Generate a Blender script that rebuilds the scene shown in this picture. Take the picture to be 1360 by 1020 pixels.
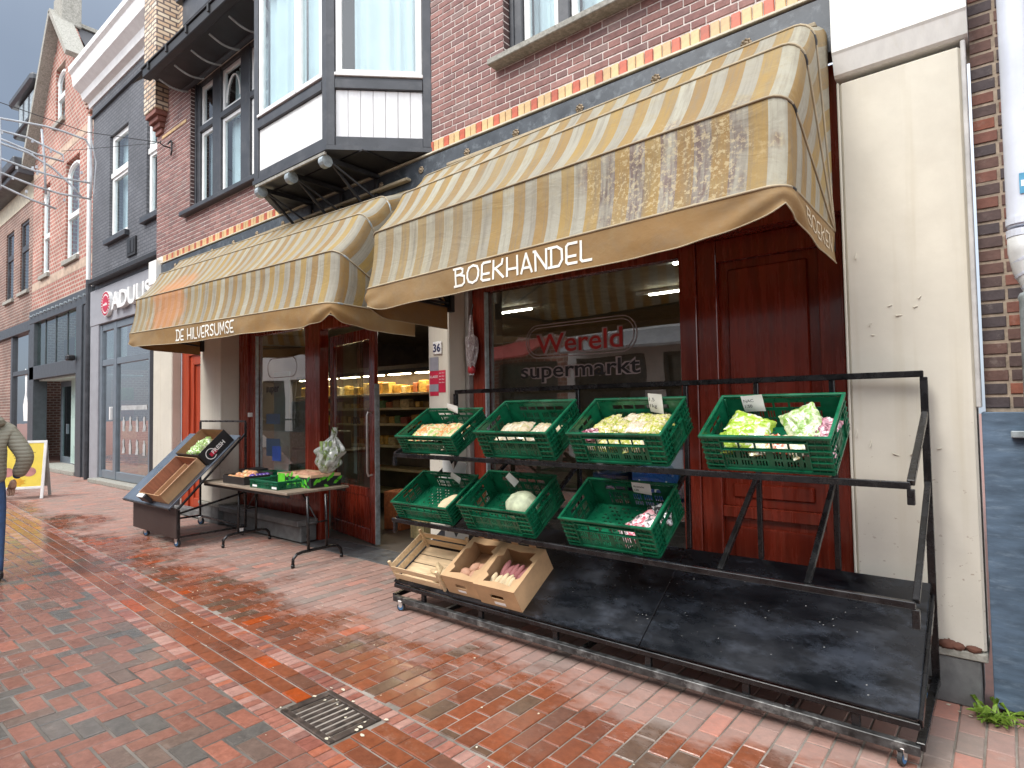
import bpy, math, random
from mathutils import Vector, Matrix, noise
R = math.radians
rnd = random.Random(7)

# ------------------------------------------------------------------ camera
sc = bpy.context.scene
for o in list(bpy.data.objects):
    bpy.data.objects.remove(o)
EYE = Vector((0, 0, 1.6))
FPX = 800.0
_y, _p, _r = R(39.5), R(2.2), R(0.9)
fw = Vector((-math.sin(_y)*math.cos(_p), math.cos(_y)*math.cos(_p), math.sin(_p)))
rt = Vector((math.cos(_y), math.sin(_y), 0))
up = rt.cross(fw)
r2 = rt*math.cos(_r) - up*math.sin(_r)
u2 = up*math.cos(_r) + rt*math.sin(_r)
cd = bpy.data.cameras.new('camera')
cam = bpy.data.objects.new('camera', cd)
sc.collection.objects.link(cam)
cd.sensor_fit = 'HORIZONTAL'; cd.sensor_width = 36; cd.lens = FPX/1360*36
cd.clip_start = 0.05; cd.clip_end = 2000
m3 = Matrix((r2, u2, -fw)).transposed()
cam.matrix_world = Matrix.Translation(EYE) @ m3.to_4x4()
sc.camera = cam

def pix(p):
    v = Vector(p) - EYE
    z = v.dot(fw)
    if z < 0.05: return None
    return (680 + FPX*v.dot(r2)/z, 510 - FPX*v.dot(u2)/z)
def in_view(p, m=20):
    q = pix(p)
    return q is not None and -m < q[0] < 1360+m and -m < q[1] < 1020+m

# ------------------------------------------------------------------ light
SUN_EL, SUN_AZ = 50.0, 200.0          # azimuth measured from +Y clockwise
w = bpy.data.worlds.new('World'); sc.world = w; w.use_nodes = True
nt = w.node_tree; nt.nodes.clear()
def N(t, typ, **kw):
    n = t.nodes.new(typ)
    for k, v in kw.items():
        if k.startswith('i_'):
            key = k[2:]
            n.inputs[int(key) if key.isdigit() else key].default_value = v
        else: setattr(n, k, v)
    return n
out = N(nt, 'ShaderNodeOutputWorld'); bg = N(nt, 'ShaderNodeBackground'); bg.inputs[1].default_value = 0.1
sky = N(nt, 'ShaderNodeTexSky', sky_type='NISHITA', sun_disc=False)
sky.sun_elevation = R(SUN_EL); sky.sun_rotation = R(SUN_AZ)
tc = N(nt, 'ShaderNodeTexCoord')
dt = N(nt, 'ShaderNodeVectorMath', operation='DOT_PRODUCT'); dt.inputs[1].default_value = (0.82, -0.30, 0.52)
mr = N(nt, 'ShaderNodeMapRange', interpolation_type='SMOOTHSTEP'); mr.inputs[1].default_value = -0.85; mr.inputs[2].default_value = 0.75
ns = N(nt, 'ShaderNodeTexNoise'); ns.inputs['Scale'].default_value = 2.2; ns.inputs['Detail'].default_value = 5; ns.inputs['Roughness'].default_value = .5
ad = N(nt, 'ShaderNodeMath', operation='MULTIPLY_ADD'); ad.inputs[1].default_value = 0.22; 
sb = N(nt, 'ShaderNodeMath', operation='SUBTRACT'); sb.inputs[1].default_value = 0.11
cr = N(nt, 'ShaderNodeValToRGB')
cr.color_ramp.elements[0].position = 0.0; cr.color_ramp.elements[0].color = (0.095, 0.12, 0.16, 1)
cr.color_ramp.elements[1].position = 1.0; cr.color_ramp.elements[1].color = (1.45, 1.5, 1.58, 1)
e = cr.color_ramp.elements.new(0.25); e.color = (0.27, 0.31, 0.37, 1)
e = cr.color_ramp.elements.new(0.6); e.color = (0.95, 1.0, 1.1, 1)
sc10 = N(nt, 'ShaderNodeVectorMath', operation='SCALE'); sc10.inputs['Scale'].default_value = 10.0
mx = N(nt, 'ShaderNodeMix', data_type='RGBA'); mx.inputs[0].default_value = 0.90
L = nt.links.new
L(tc.outputs['Generated'], dt.inputs[0]); L(dt.outputs['Value'], mr.inputs[0])
L(tc.outputs['Generated'], ns.inputs['Vector'])
L(ns.outputs[0], ad.inputs[0]); L(mr.outputs[0], ad.inputs[2]); L(ad.outputs[0], sb.inputs[0]); L(sb.outputs[0], cr.inputs[0])
L(cr.outputs[0], sc10.inputs[0]); L(sc10.outputs[0], mx.inputs[7]); L(sky.outputs[0], mx.inputs[6])
L(mx.outputs[2], bg.inputs[0]); L(bg.outputs[0], out.inputs[0])
sd = bpy.data.lights.new('sun', 'SUN'); sd.energy = 1.5; sd.angle = R(25); sd.color = (1, .95, .88)
so = bpy.data.objects.new('sun', sd); sc.collection.objects.link(so)
az = R(SUN_AZ)
sdir = Vector((math.sin(az)*math.cos(R(SUN_EL)), math.cos(az)*math.cos(R(SUN_EL)), math.sin(R(SUN_EL))))
so.rotation_euler = sdir.to_track_quat('Z', 'Y').to_euler()
sc.view_settings.view_transform = 'Standard'; sc.view_settings.look = 'None'
sc.view_settings.exposure = 1.05; sc.view_settings.gamma = 1.0; sc.view_settings.use_curve_mapping = False
sc.render.engine = 'CYCLES'
sc.cycles.max_bounces = 8; sc.cycles.transparent_max_bounces = 16; sc.cycles.use_denoising = True

# ------------------------------------------------------------------ helpers
COL = sc.collection
WM = {}
def thing(name, label, cat, loc=(0, 0, 0), rot=(0, 0, 0), group=None, kind=None):
    o = bpy.data.objects.new(name, None); COL.objects.link(o)
    o.empty_display_size = .1
    o.location = loc; o.rotation_euler = rot
    o['label'] = label; o['category'] = cat
    if group: o['group'] = group
    if kind: o['kind'] = kind
    WM[o.name] = Matrix.LocRotScale(Vector(loc), __import__('mathutils').Euler(rot), None)
    return o
def tag(o, label, cat, group=None):
    o['label'] = label; o['category'] = cat
    if group: o['group'] = group
    return o
def wm(o):
    return WM.get(o.name, Matrix.Identity(4))
def link(name, me, parent=None, local=False, kind=None, mw=None):
    """link mesh me; local=True means its vertices are in the parent's own frame, else world frame"""
    o = bpy.data.objects.new(name, me); COL.objects.link(o)
    if parent is not None:
        o.parent = parent
        if not local:
            o.matrix_parent_inverse = wm(parent).inverted()
            WM[o.name] = Matrix.Identity(4)
        else:
            WM[o.name] = wm(parent)
    if mw is not None: o.matrix_basis = mw
    if kind: o['kind'] = kind
    return o
def I3(): return Matrix.Identity(3)

class MB:
    def __init__(s): s.v = []; s.f = []; s.m = []; s.t = []; s.uv = {}; s.sm = False
    def face(s, idx, mat=0, tint=0.0): s.f.append(idx); s.m.append(mat); s.t.append(tint)
    def pts(s, P):
        n = len(s.v); s.v.extend([tuple(p) for p in P]); return n
    def box(s, a, b, mat=0, tint=0.0, M=None, skip=''):
        """axis box from corner a to corner b, optionally mapped by 4x4 M"""
        x0, y0, z0 = a; x1, y1, z1 = b
        P = [Vector(p) for p in ((x0,y0,z0),(x1,y0,z0),(x1,y1,z0),(x0,y1,z0),(x0,y0,z1),(x1,y0,z1),(x1,y1,z1),(x0,y1,z1))]
        if M is not None: P = [M @ p for p in P]
        n = s.pts(P)
        for k, q in (('b',(0,3,2,1)),('t',(4,5,6,7)),('f',(0,1,5,4)),('r',(1,2,6,5)),('k',(2,3,7,6)),('l',(3,0,4,7))):
            if k in skip: continue
            s.face([n+i for i in q], mat, tint)
        return s
    def cbox(s, a, b, c=.004, mat=0, tint=0.0, M=None):
        """box with all edges chamfered by c"""
        lo = [min(a[i], b[i]) for i in range(3)]; hi = [max(a[i], b[i]) for i in range(3)]
        c = min(c, *[(hi[i]-lo[i])*.45 for i in range(3)])
        idx = {}
        P = []
        for sx in (0, 1):
            for sy in (0, 1):
                for sz in (0, 1):
                    for ax in range(3):
                        q = []
                        for i, sgn in enumerate((sx, sy, sz)):
                            e_ = hi[i] if sgn else lo[i]
                            if i != ax: e_ += -c if sgn else c
                            q.append(e_)
                        idx[(sx, sy, sz, ax)] = len(P); P.append(Vector(q))
        if M is not None: P = [M @ p for p in P]
        n = s.pts(P)
        def g(*k): return n+idx[k]
        F = []
        for v_ in (0, 1):
            F.append([g(v_,0,0,0), g(v_,1,0,0), g(v_,1,1,0), g(v_,0,1,0)] if v_ else [g(v_,0,0,0), g(v_,0,1,0), g(v_,1,1,0), g(v_,1,0,0)])
            F.append([g(0,v_,0,1), g(0,v_,1,1), g(1,v_,1,1), g(1,v_,0,1)] if v_ else [g(0,v_,0,1), g(1,v_,0,1), g(1,v_,1,1), g(0,v_,1,1)])
            F.append([g(0,0,v_,2), g(1,0,v_,2), g(1,1,v_,2), g(0,1,v_,2)] if v_ else [g(0,0,v_,2), g(0,1,v_,2), g(1,1,v_,2), g(1,0,v_,2)])
        for a_ in (0, 1):
            for b_ in (0, 1):
                F.append([g(a_,b_,0,0), g(a_,b_,1,0), g(a_,b_,1,1), g(a_,b_,0,1)])
                F.append([g(a_,0,b_,0), g(a_,1,b_,0), g(a_,1,b_,2), g(a_,0,b_,2)])
                F.append([g(0,a_,b_,1), g(1,a_,b_,1), g(1,a_,b_,2), g(0,a_,b_,2)])
        for sx in (0, 1):
            for sy in (0, 1):
                for sz in (0, 1):
                    F.append([g(sx,sy,sz,0), g(sx,sy,sz,1), g(sx,sy,sz,2)])
        cen = sum(P, Vector())/len(P)
        for f_ in F:
            pp = [Vector(s.v[i]) for i in f_]
            nn = (pp[1]-pp[0]).cross(pp[2]-pp[0])
            if nn.dot(sum(pp, Vector())/len(pp) - cen) < 0: f_.reverse()
            s.face(f_, mat, tint)
        return s
    def bar(s, p, q, w_=.03, h_=None, mat=0, tint=0.0, upv=(0, 0, 1), c=.003):
        """rectangular bar from p to q"""
        p, q = Vector(p), Vector(q); h_ = h_ or w_
        d = q-p; l = d.length; d = d/l
        u_ = Vector(upv)
        if abs(d.dot(u_)) > .95: u_ = Vector((0, 1, 0))
        sx = d.cross(u_).normalized(); uz = sx.cross(d).normalized()
        M = Matrix((sx, d, uz)).transposed().to_4x4(); M.translation = p
        return s.cbox((-w_/2, 0, -h_/2), (w_/2, l, h_/2), c, mat, tint, M)
    def tube(s, P, r=.01, n=8, mat=0, tint=0.0, cap=True, rs=None):
        P = [Vector(p) for p in P]; rings = []
        prev = None
        for i, p in enumerate(P):
            d = (P[min(i+1, len(P)-1)] - P[max(i-1, 0)]).normalized()
            if prev is None:
                a_ = d.orthogonal().normalized()
            else:
                a_ = (prev - d*prev.dot(d)).normalized()
            prev = a_; b_ = d.cross(a_)
            rr = rs[i] if rs else r
            rings.append(s.pts([p + (a_*math.cos(2*math.pi*k/n) + b_*math.sin(2*math.pi*k/n))*rr for k in range(n)]))
        for i in range(len(P)-1):
            for k in range(n):
                s.face([rings[i]+k, rings[i]+(k+1) % n, rings[i+1]+(k+1) % n, rings[i+1]+k], mat, tint)
        if cap:
            s.face([rings[0]+k for k in range(n)][::-1], mat, tint); s.face([rings[-1]+k for k in range(n)], mat, tint)
        return s
    def prism(s, poly, y0, y1, mat=0, M=None, tint=0.0):
        """polygon in (x,z) extruded y0..y1"""
        P = [Vector((x, y0, z)) for x, z in poly] + [Vector((x, y1, z)) for x, z in poly]
        if M is not None: P = [M @ p for p in P]
        n = s.pts(P); k = len(poly)
        s.face([n+i for i in range(k)], mat, tint); s.face([n+k+i for i in range(k)][::-1], mat, tint)
        for i in range(k):
            j = (i+1) % k
            s.face([n+j, n+i, n+k+i, n+k+j], mat, tint)
        return s
    def grid(s, fn, nu, nv, mat=0, tint=0.0, uv=False):
        n = len(s.v)
        for j in range(nv+1):
            for i in range(nu+1):
                r_ = fn(i/nu, j/nv)
                if uv: s.uv[len(s.v)] = r_[1]; r_ = r_[0]
                s.v.append(tuple(r_))
        for j in range(nv):
            for i in range(nu):
                a_ = n+j*(nu+1)+i
                s.face([a_, a_+1, a_+nu+2, a_+nu+1], mat, tint)
        return s
    def mesh(s, name, mats, smooth=False, tints=False):
        me = bpy.data.meshes.new(name)
        me.from_pydata(s.v, [], s.f)
        if not isinstance(mats, (list, tuple)): mats = [mats]
        for m in mats: me.materials.append(m)
        if len(mats) > 1: me.polygons.foreach_set('material_index', s.m)
        if smooth: me.polygons.foreach_set('use_smooth', [len(f_) <= 4 for f_ in s.f])
        if tints:
            at = me.attributes.new('tint', 'FLOAT', 'FACE'); at.data.foreach_set('value', s.t)
        if s.uv:
            ul = me.uv_layers.new(name='UVMap')
            for lp in me.loops:
                ul.data[lp.index].uv = s.uv.get(lp.vertex_index, (0, 0))
        me.update()
        return me
    def build(s, name, mats, parent=None, smooth=False, tints=False, local=False, kind=None):
        return link(name, s.mesh(name, mats, smooth, tints), parent, local, kind)

def copy_tree(o, parent=None):
    c = o.copy(); COL.objects.link(c)
    WM[c.name] = wm(o)
    if parent is not None: c.parent = parent
    for ch in list(o.children):
        copy_tree(ch, c)
    return c

# ------------------------------------------------------------------ materials
MATS = {}
def principled(name):
    m = bpy.data.materials.new(name); m.use_nodes = True
    t = m.node_tree; b = t.nodes['Principled BSDF']
    return m, t, b
def setin(b, key, v):
    if key in b.inputs: b.inputs[key].default_value = v
def pm(name, col, rough=.6, metal=0.0, var=.15, scale=6.0, bump=.0, bscale=40.0, col2=None, dirt_or_sheen=None, dirt_sheen_scale=2.0, dirt_sheen_amt=.5, obj_rand=0.0, spec=.5, rvar=.1, stretch=(1, 1, 1), coat=0.0, bdist=.002, world=False):
    """general procedural paint: base colour with noise variation, optional dirt, bump"""
    if name in MATS: return MATS[name]
    m, t, b = principled(name); L = t.links.new
    setin(b, 'Metallic', metal); setin(b, 'Specular IOR Level', spec); setin(b, 'Coat Weight', coat); setin(b, 'Coat Roughness', .08)
    if world:
        tcn = N(t, 'ShaderNodeNewGeometry'); src = tcn.outputs['Position']
    else:
        tcn = N(t, 'ShaderNodeTexCoord'); src = tcn.outputs['Object']
    mp = N(t, 'ShaderNodeMapping'); mp.inputs['Scale'].default_value = stretch
    L(src, mp.inputs[0]); src = mp.outputs[0]
    n1 = N(t, 'ShaderNodeTexNoise'); n1.inputs['Scale'].default_value = scale; n1.inputs['Detail'].default_value = 8; n1.inputs['Roughness'].default_value = .62
    L(src, n1.inputs['Vector'])
    c2 = col2 or tuple(max(0, c*(1-2.2*var)) for c in col)
    c1 = col if col2 else tuple(min(1, c*(1+var)) for c in col)
    r1 = N(t, 'ShaderNodeMapRange'); r1.inputs[1].default_value = .3; r1.inputs[2].default_value = .7
    L(n1.outputs[0], r1.inputs[0])
    mx = N(t, 'ShaderNodeMix', data_type='RGBA')
    mx.inputs[6].default_value = (*c2, 1); mx.inputs[7].default_value = (*c1, 1)
    L(r1.outputs[0], mx.inputs[0]); c = mx.outputs[2]
    if dirt_or_sheen:
        n2 = N(t, 'ShaderNodeTexNoise'); n2.inputs['Scale'].default_value = dirt_sheen_scale; n2.inputs['Detail'].default_value = 10; n2.inputs['Roughness'].default_value = .7
        L(src, n2.inputs['Vector'])
        r2_ = N(t, 'ShaderNodeMapRange'); r2_.inputs[1].default_value = .52; r2_.inputs[2].default_value = .68; r2_.inputs[4].default_value = dirt_sheen_amt
        L(n2.outputs[0], r2_.inputs[0])
        m2 = N(t, 'ShaderNodeMix', data_type='RGBA'); m2.inputs[7].default_value = (*dirt_or_sheen, 1)
        L(r2_.outputs[0], m2.inputs[0]); L(c, m2.inputs[6]); c = m2.outputs[2]
    if obj_rand:
        oi = N(t, 'ShaderNodeObjectInfo'); hs = N(t, 'ShaderNodeHueSaturation')
        mm = N(t, 'ShaderNodeMapRange'); mm.inputs[3].default_value = 1-obj_rand; mm.inputs[4].default_value = 1+obj_rand
        L(oi.outputs['Random'], mm.inputs[0]); L(mm.outputs[0], hs.inputs['Value']); L(c, hs.inputs['Color']); c = hs.outputs[0]
    L(c, b.inputs['Base Color'])
    rr = N(t, 'ShaderNodeMapRange'); rr.inputs[1].default_value = .3; rr.inputs[2].default_value = .7
    rr.inputs[3].default_value = max(.02, rough-rvar); rr.inputs[4].default_value = min(1, rough+rvar)
    L(n1.outputs[0], rr.inputs[0]); L(rr.outputs[0], b.inputs['Roughness'])
    if bump:
        n3 = N(t, 'ShaderNodeTexNoise'); n3.inputs['Scale'].default_value = bscale; n3.inputs['Detail'].default_value = 6
        L(src, n3.inputs['Vector'])
        bp = N(t, 'ShaderNodeBump'); bp.inputs['Strength'].default_value = bump; bp.inputs['Distance'].default_value = bdist
        L(n3.outputs[0], bp.inputs['Height']); L(bp.outputs[0], b.inputs['Normal'])
    MATS[name] = m
    return m
def emis(name, col, s):
    m = bpy.data.materials.new(name); m.use_nodes = True; t = m.node_tree; t.nodes.clear()
    o = N(t, 'ShaderNodeOutputMaterial'); e_ = N(t, 'ShaderNodeEmission'); e_.inputs[0].default_value = (*col, 1); e_.inputs[1].default_value = s
    t.links.new(e_.outputs[0], o.inputs[0]); return m
def glass(name, tint=(.93, .97, .96), refl=1.7, add=.03, rough=.0):
    m = bpy.data.materials.new(name); m.use_nodes = True; t = m.node_tree; t.nodes.clear(); L = t.links.new
    o = N(t, 'ShaderNodeOutputMaterial'); tr = N(t, 'ShaderNodeBsdfTransparent'); tr.inputs[0].default_value = (*tint, 1)
    gl = N(t, 'ShaderNodeBsdfGlossy'); gl.inputs['Roughness'].default_value = rough
    tcn = N(t, 'ShaderNodeTexCoord'); n3 = N(t, 'ShaderNodeTexNoise'); n3.inputs['Scale'].default_value = 1.2
    bp = N(t, 'ShaderNodeBump'); bp.inputs['Strength'].default_value = .12; bp.inputs['Distance'].default_value = .02
    L(tcn.outputs['Object'], n3.inputs['Vector']); L(n3.outputs[0], bp.inputs['Height']); L(bp.outputs[0], gl.inputs['Normal'])
    fr = N(t, 'ShaderNodeFresnel'); fr.inputs[0].default_value = 1.5
    ma = N(t, 'ShaderNodeMath', operation='MULTIPLY_ADD', use_clamp=True); ma.inputs[1].default_value = refl; ma.inputs[2].default_value = add
    mx = N(t, 'ShaderNodeMixShader')
    gb_ = N(t, 'ShaderNodeNewGeometry'); ib = N(t, 'ShaderNodeMath', operation='SUBTRACT'); ib.inputs[0].default_value = 1; L(gb_.outputs['Backfacing'], ib.inputs[1])
    mf = N(t, 'ShaderNodeMath', operation='MULTIPLY'); L(ib.outputs[0], mf.inputs[1]); L(ma.outputs[0], mf.inputs[0])
    L(fr.outputs[0], ma.inputs[0]); L(mf.outputs[0], mx.inputs[0]); L(tr.outputs[0], mx.inputs[1]); L(gl.outputs[0], mx.inputs[2]); L(mx.outputs[0], o.inputs[0])
    return m

def brick_mat(name, cols, use_obj, wet=False, var=.25, rough=.8, bscale=60, bump=.5, glossy=None):
    """fired brick: colour picked per piece (face attribute 'tint' or the object's random number)"""
    m, t, b = principled(name); L = t.links.new
    if use_obj:
        oi = N(t, 'ShaderNodeObjectInfo'); rv = oi.outputs['Random']
    else:
        at = N(t, 'ShaderNodeAttribute', attribute_name='tint'); rv = at.outputs['Fac']
    cr = N(t, 'ShaderNodeValToRGB'); cr.color_ramp.interpolation = 'CONSTANT'
    els = cr.color_ramp.elements; tot = sum(c[0] for c in cols); acc = 0
    for i, (wgt, c) in enumerate(cols):
        pos = acc/tot
        if i == 0: el = els[0]; el.position = 0
        elif i == 1: el = els[1]; el.position = pos
        else: el = els.new(pos)
        el.color = (*c, 1); acc += wgt
    L(rv, cr.inputs[0])
    ge = N(t, 'ShaderNodeNewGeometry'); P = ge.outputs['Position']
    n1 = N(t, 'ShaderNodeTexNoise'); n1.inputs['Scale'].default_value = 22; n1.inputs['Detail'].default_value = 8; n1.inputs['Roughness'].default_value = .7
    L(P, n1.inputs['Vector'])
    n0 = N(t, 'ShaderNodeTexNoise'); n0.inputs['Scale'].default_value = 2.3; n0.inputs['Detail'].default_value = 5
    L(P, n0.inputs['Vector'])
    ml = N(t, 'ShaderNodeMapRange'); ml.inputs[1].default_value = .3; ml.inputs[2].default_value = .7; ml.inputs[3].default_value = 1-var; ml.inputs[4].default_value = 1+var
    L(n1.outputs[0], ml.inputs[0])
    ml0 = N(t, 'ShaderNodeMapRange'); ml0.inputs[1].default_value = .3; ml0.inputs[2].default_value = .7; ml0.inputs[3].default_value = .88; ml0.inputs[4].default_value = 1.12
    L(n0.outputs[0], ml0.inputs[0])
    mu = N(t, 'ShaderNodeMath', operation='MULTIPLY'); L(ml.outputs[0], mu.inputs[0]); L(ml0.outputs[0], mu.inputs[1])
    hs = N(t, 'ShaderNodeHueSaturation'); L(cr.outputs[0], hs.inputs['Color']); L(mu.outputs[0], hs.inputs['Value'])
    c = hs.outputs[0]
    # pale efflorescence / scuffs
    n4 = N(t, 'ShaderNodeTexNoise'); n4.inputs['Scale'].default_value = 9; n4.inputs['Detail'].default_value = 10; n4.inputs['Roughness'].default_value = .75
    L(P, n4.inputs['Vector'])
    m4 = N(t, 'ShaderNodeMapRange'); m4.inputs[1].default_value = .56; m4.inputs[2].default_value = .74; m4.inputs[4].default_value = .35
    L(n4.outputs[0], m4.inputs[0])
    mx4 = N(t, 'ShaderNodeMix', data_type='RGBA'); mx4.inputs[7].default_value = (.42, .36, .31, 1)
    L(m4.outputs[0], mx4.inputs[0]); L(c, mx4.inputs[6]); c = mx4.outputs[2]
    if wet:
        sx = N(t, 'ShaderNodeSeparateXYZ'); L(P, sx.inputs[0])
        nw = N(t, 'ShaderNodeTexNoise'); nw.inputs['Scale'].default_value = 1.1; nw.inputs['Detail'].default_value = 10; nw.inputs['Roughness'].default_value = .72
        mpw = N(t, 'ShaderNodeMapping'); mpw.inputs['Scale'].default_value = (.7, 1.3, 1)
        L(P, mpw.inputs[0]); L(mpw.outputs[0], nw.inputs['Vector'])
        # dry close to the shop front, wet towards the street
        my = N(t, 'ShaderNodeMapRange'); my.inputs[1].default_value = 2.2; my.inputs[2].default_value = 3.4; my.inputs[3].default_value = .14; my.inputs[4].default_value = -.15
        L(sx.outputs[1], my.inputs[0])
        aw = N(t, 'ShaderNodeMath', operation='ADD'); L(nw.outputs[0], aw.inputs[0]); L(my.outputs[0], aw.inputs[1])
        mw_ = N(t, 'ShaderNodeMapRange', interpolation_type='SMOOTHSTEP'); mw_.inputs[1].default_value = .40; mw_.inputs[2].default_value = .58
        L(aw.outputs[0], mw_.inputs[0]); wetf = mw_.outputs[0]
        hs2 = N(t, 'ShaderNodeHueSaturation'); hs2.inputs['Saturation'].default_value = 1.10; hs2.inputs['Value'].default_value = .86
        L(c, hs2.inputs['Color'])
        dry = N(t, 'ShaderNodeMix', data_type='RGBA'); dry.inputs[0].default_value = .34; dry.inputs[7].default_value = (.42, .36, .33, 1); L(c, dry.inputs[6])
        mxw = N(t, 'ShaderNodeMix', data_type='RGBA'); L(wetf, mxw.inputs[0]); L(dry.outputs[2], mxw.inputs[6]); L(hs2.outputs[0], mxw.inputs[7]); c = mxw.outputs[2]
        rw = N(t, 'ShaderNodeMapRange'); rw.inputs[3].default_value = .8; rw.inputs[4].default_value = .17
        L(wetf, rw.inputs[0])
        rn = N(t, 'ShaderNodeMath', operation='MULTIPLY_ADD'); rn.inputs[1].default_value = .30
        rs = N(t, 'ShaderNodeMath', operation='SUBTRACT'); rs.inputs[1].default_value = .15
        L(n1.outputs[0], rn.inputs[0]); L(rw.outputs[0], rn.inputs[2]); L(rn.outputs[0], rs.inputs[0]); L(rs.outputs[0], b.inputs['Roughness'])
        bs = N(t, 'ShaderNodeMapRange'); bs.inputs[3].default_value = bump; bs.inputs[4].default_value = bump*.35; L(wetf, bs.inputs[0])
        bstr = bs.outputs[0]
    else:
        setin(b, 'Roughness', rough); bstr = None
    L(c, b.inputs['Base Color'])
    n3 = N(t, 'ShaderNodeTexNoise'); n3.inputs['Scale'].default_value = bscale; n3.inputs['Detail'].default_value = 6
    L(P, n3.inputs['Vector'])
    bp = N(t, 'ShaderNodeBump'); bp.inputs['Strength'].default_value = bump; bp.inputs['Distance'].default_value = .004
    if bstr: L(bstr, bp.inputs['Strength'])
    L(n3.outputs[0], bp.inputs['Height']); L(bp.outputs[0], b.inputs['Normal'])
    return m

def brick_tex(name, c1, c2, mortar, bw=.22, rh=.063, ms=.012, rough=.85, bump=.6, axis='xz'):
    """brickwork too far away to tell its bricks apart"""
    m, t, b = principled(name); L = t.links.new
    ge = N(t, 'ShaderNodeNewGeometry'); sp = N(t, 'ShaderNodeSeparateXYZ'); L(ge.outputs['Position'], sp.inputs[0])
    ad_ = N(t, 'ShaderNodeMath', operation='ADD'); L(sp.outputs[0], ad_.inputs[0]); L(sp.outputs[1], ad_.inputs[1])
    cb = N(t, 'ShaderNodeCombineXYZ'); L(ad_.outputs[0], cb.inputs[0]); L(sp.outputs[2], cb.inputs[1])
    br = N(t, 'ShaderNodeTexBrick'); br.inputs['Scale'].default_value = 1.0
    br.inputs['Color1'].default_value = (*c1, 1); br.inputs['Color2'].default_value = (*c2, 1); br.inputs['Mortar'].default_value = (*mortar, 1)
    br.inputs['Brick Width'].default_value = bw; br.inputs['Row Height'].default_value = rh; br.inputs['Mortar Size'].default_value = ms; br.inputs['Mortar Smooth'].default_value = .15
    L(cb.outputs[0], br.inputs['Vector'])
    n1 = N(t, 'ShaderNodeTexNoise'); n1.inputs['Scale'].default_value = 1.3; n1.inputs['Detail'].default_value = 8; L(ge.outputs['Position'], n1.inputs['Vector'])
    mr_ = N(t, 'ShaderNodeMapRange'); mr_.inputs[1].default_value = .3; mr_.inputs[2].default_value = .7; mr_.inputs[3].default_value = .75; mr_.inputs[4].default_value = 1.2
    L(n1.outputs[0], mr_.inputs[0])
    hs = N(t, 'ShaderNodeHueSaturation'); L(br.outputs[0], hs.inputs['Color']); L(mr_.outputs[0], hs.inputs['Value']); L(hs.outputs[0], b.inputs['Base Color'])
    iv = N(t, 'ShaderNodeMath', operation='SUBTRACT'); iv.inputs[0].default_value = 1; L(br.outputs['Fac'], iv.inputs[1])
    bp = N(t, 'ShaderNodeBump'); bp.inputs['Strength'].default_value = bump; bp.inputs['Distance'].default_value = .006
    L(iv.outputs[0], bp.inputs['Height']); L(bp.outputs[0], b.inputs['Normal']); setin(b, 'Roughness', rough)
    return m

M_GLASS = glass('window_glass')
M_GLASS_UP = glass('upper_window_glass', (.9, .96, .98), 1.6, .05)
M_GLASS_SHOP = glass('shop_glass', (.88, .93, .91), 3.4, .11)
M_WHITE = pm('white_paint', (.78, .78, .76), .45, var=.05, dirt_or_sheen=(.5, .48, .42), dirt_sheen_amt=.25)
M_DKGREY = pm('anthracite_paint', (.05, .054, .062), .42, var=.18, rvar=.12, dirt_or_sheen=(.14, .14, .14), dirt_sheen_scale=5, dirt_sheen_amt=.3, bump=.1)
M_BLACK = pm('black_paint', (.018, .018, .02), .5, var=.2)
M_RED = pm('dark_red_wood_paint', (.20, .022, .009), .26, var=.22, scale=3, stretch=(6, 6, .5), bump=.15, bscale=20, spec=.5, rvar=.07, coat=.3, dirt_or_sheen=(.26, .07, .04), dirt_sheen_scale=5, dirt_sheen_amt=.35)
M_ORED = pm('orange_red_wood_paint', (.42, .06, .022), .4, var=.15, scale=3, stretch=(6, 6, .5), bump=.12, bscale=20)
M_STONE = pm('blue_grey_stone', (.15, .155, .155), .7, var=.2, scale=9, bump=.3, dirt_or_sheen=(.3, .29, .27), dirt_sheen_amt=.4, dirt_sheen_scale=4)
M_CONC = pm('concrete_sill', (.33, .32, .28), .9, var=.2, scale=30, bump=.6, bscale=80, bdist=.004, dirt_or_sheen=(.12, .12, .09), dirt_sheen_scale=9)
M_CURT = pm('curtain_fabric', (.74, .78, .76), .9, var=.06, scale=1.5)
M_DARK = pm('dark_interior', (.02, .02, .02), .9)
M_STEEL = pm('black_steel_tube', (.010, .010, .011), .26, metal=.0, var=.3, scale=12, rvar=.12, bump=.12, dirt_or_sheen=(.08, .075, .07), dirt_sheen_scale=14, dirt_sheen_amt=.14)
M_CHROME = pm('zinc_metal', (.8, .8, .78), .42, metal=1, var=.1)
M_GALV = pm('galvanised_steel', (.42, .48, .5), .5, metal=.6, var=.2, scale=18, rvar=.1, bump=.05)
M_PVC = pm('grey_pvc', (.60, .64, .72), .4, var=.06, scale=3, dirt_or_sheen=(.35, .36, .38), dirt_sheen_amt=.3)
M_RUB = pm('rubber', (.03, .03, .03), .7)
M_BLUEW = pm('blue_wheel_rim', (.05, .16, .34), .5)
M_PAPER = pm('white_paper', (.8, .8, .78), .7, var=.03)
M_INK = pm('black_ink', (.02, .02, .025), .6)
M_CARD = pm('brown_cardboard', (.52, .33, .175), .85, var=.12, scale=5, bump=.12, bscale=120)
M_CARDIN = pm('cardboard_inside', (.36, .2, .1), .9, var=.15, scale=5)
M_WOODP = pm('pale_poplar_wood', (.68, .50, .30), .8, var=.14, scale=5, stretch=(1, 9, 9), bump=.3, bscale=30)

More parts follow.
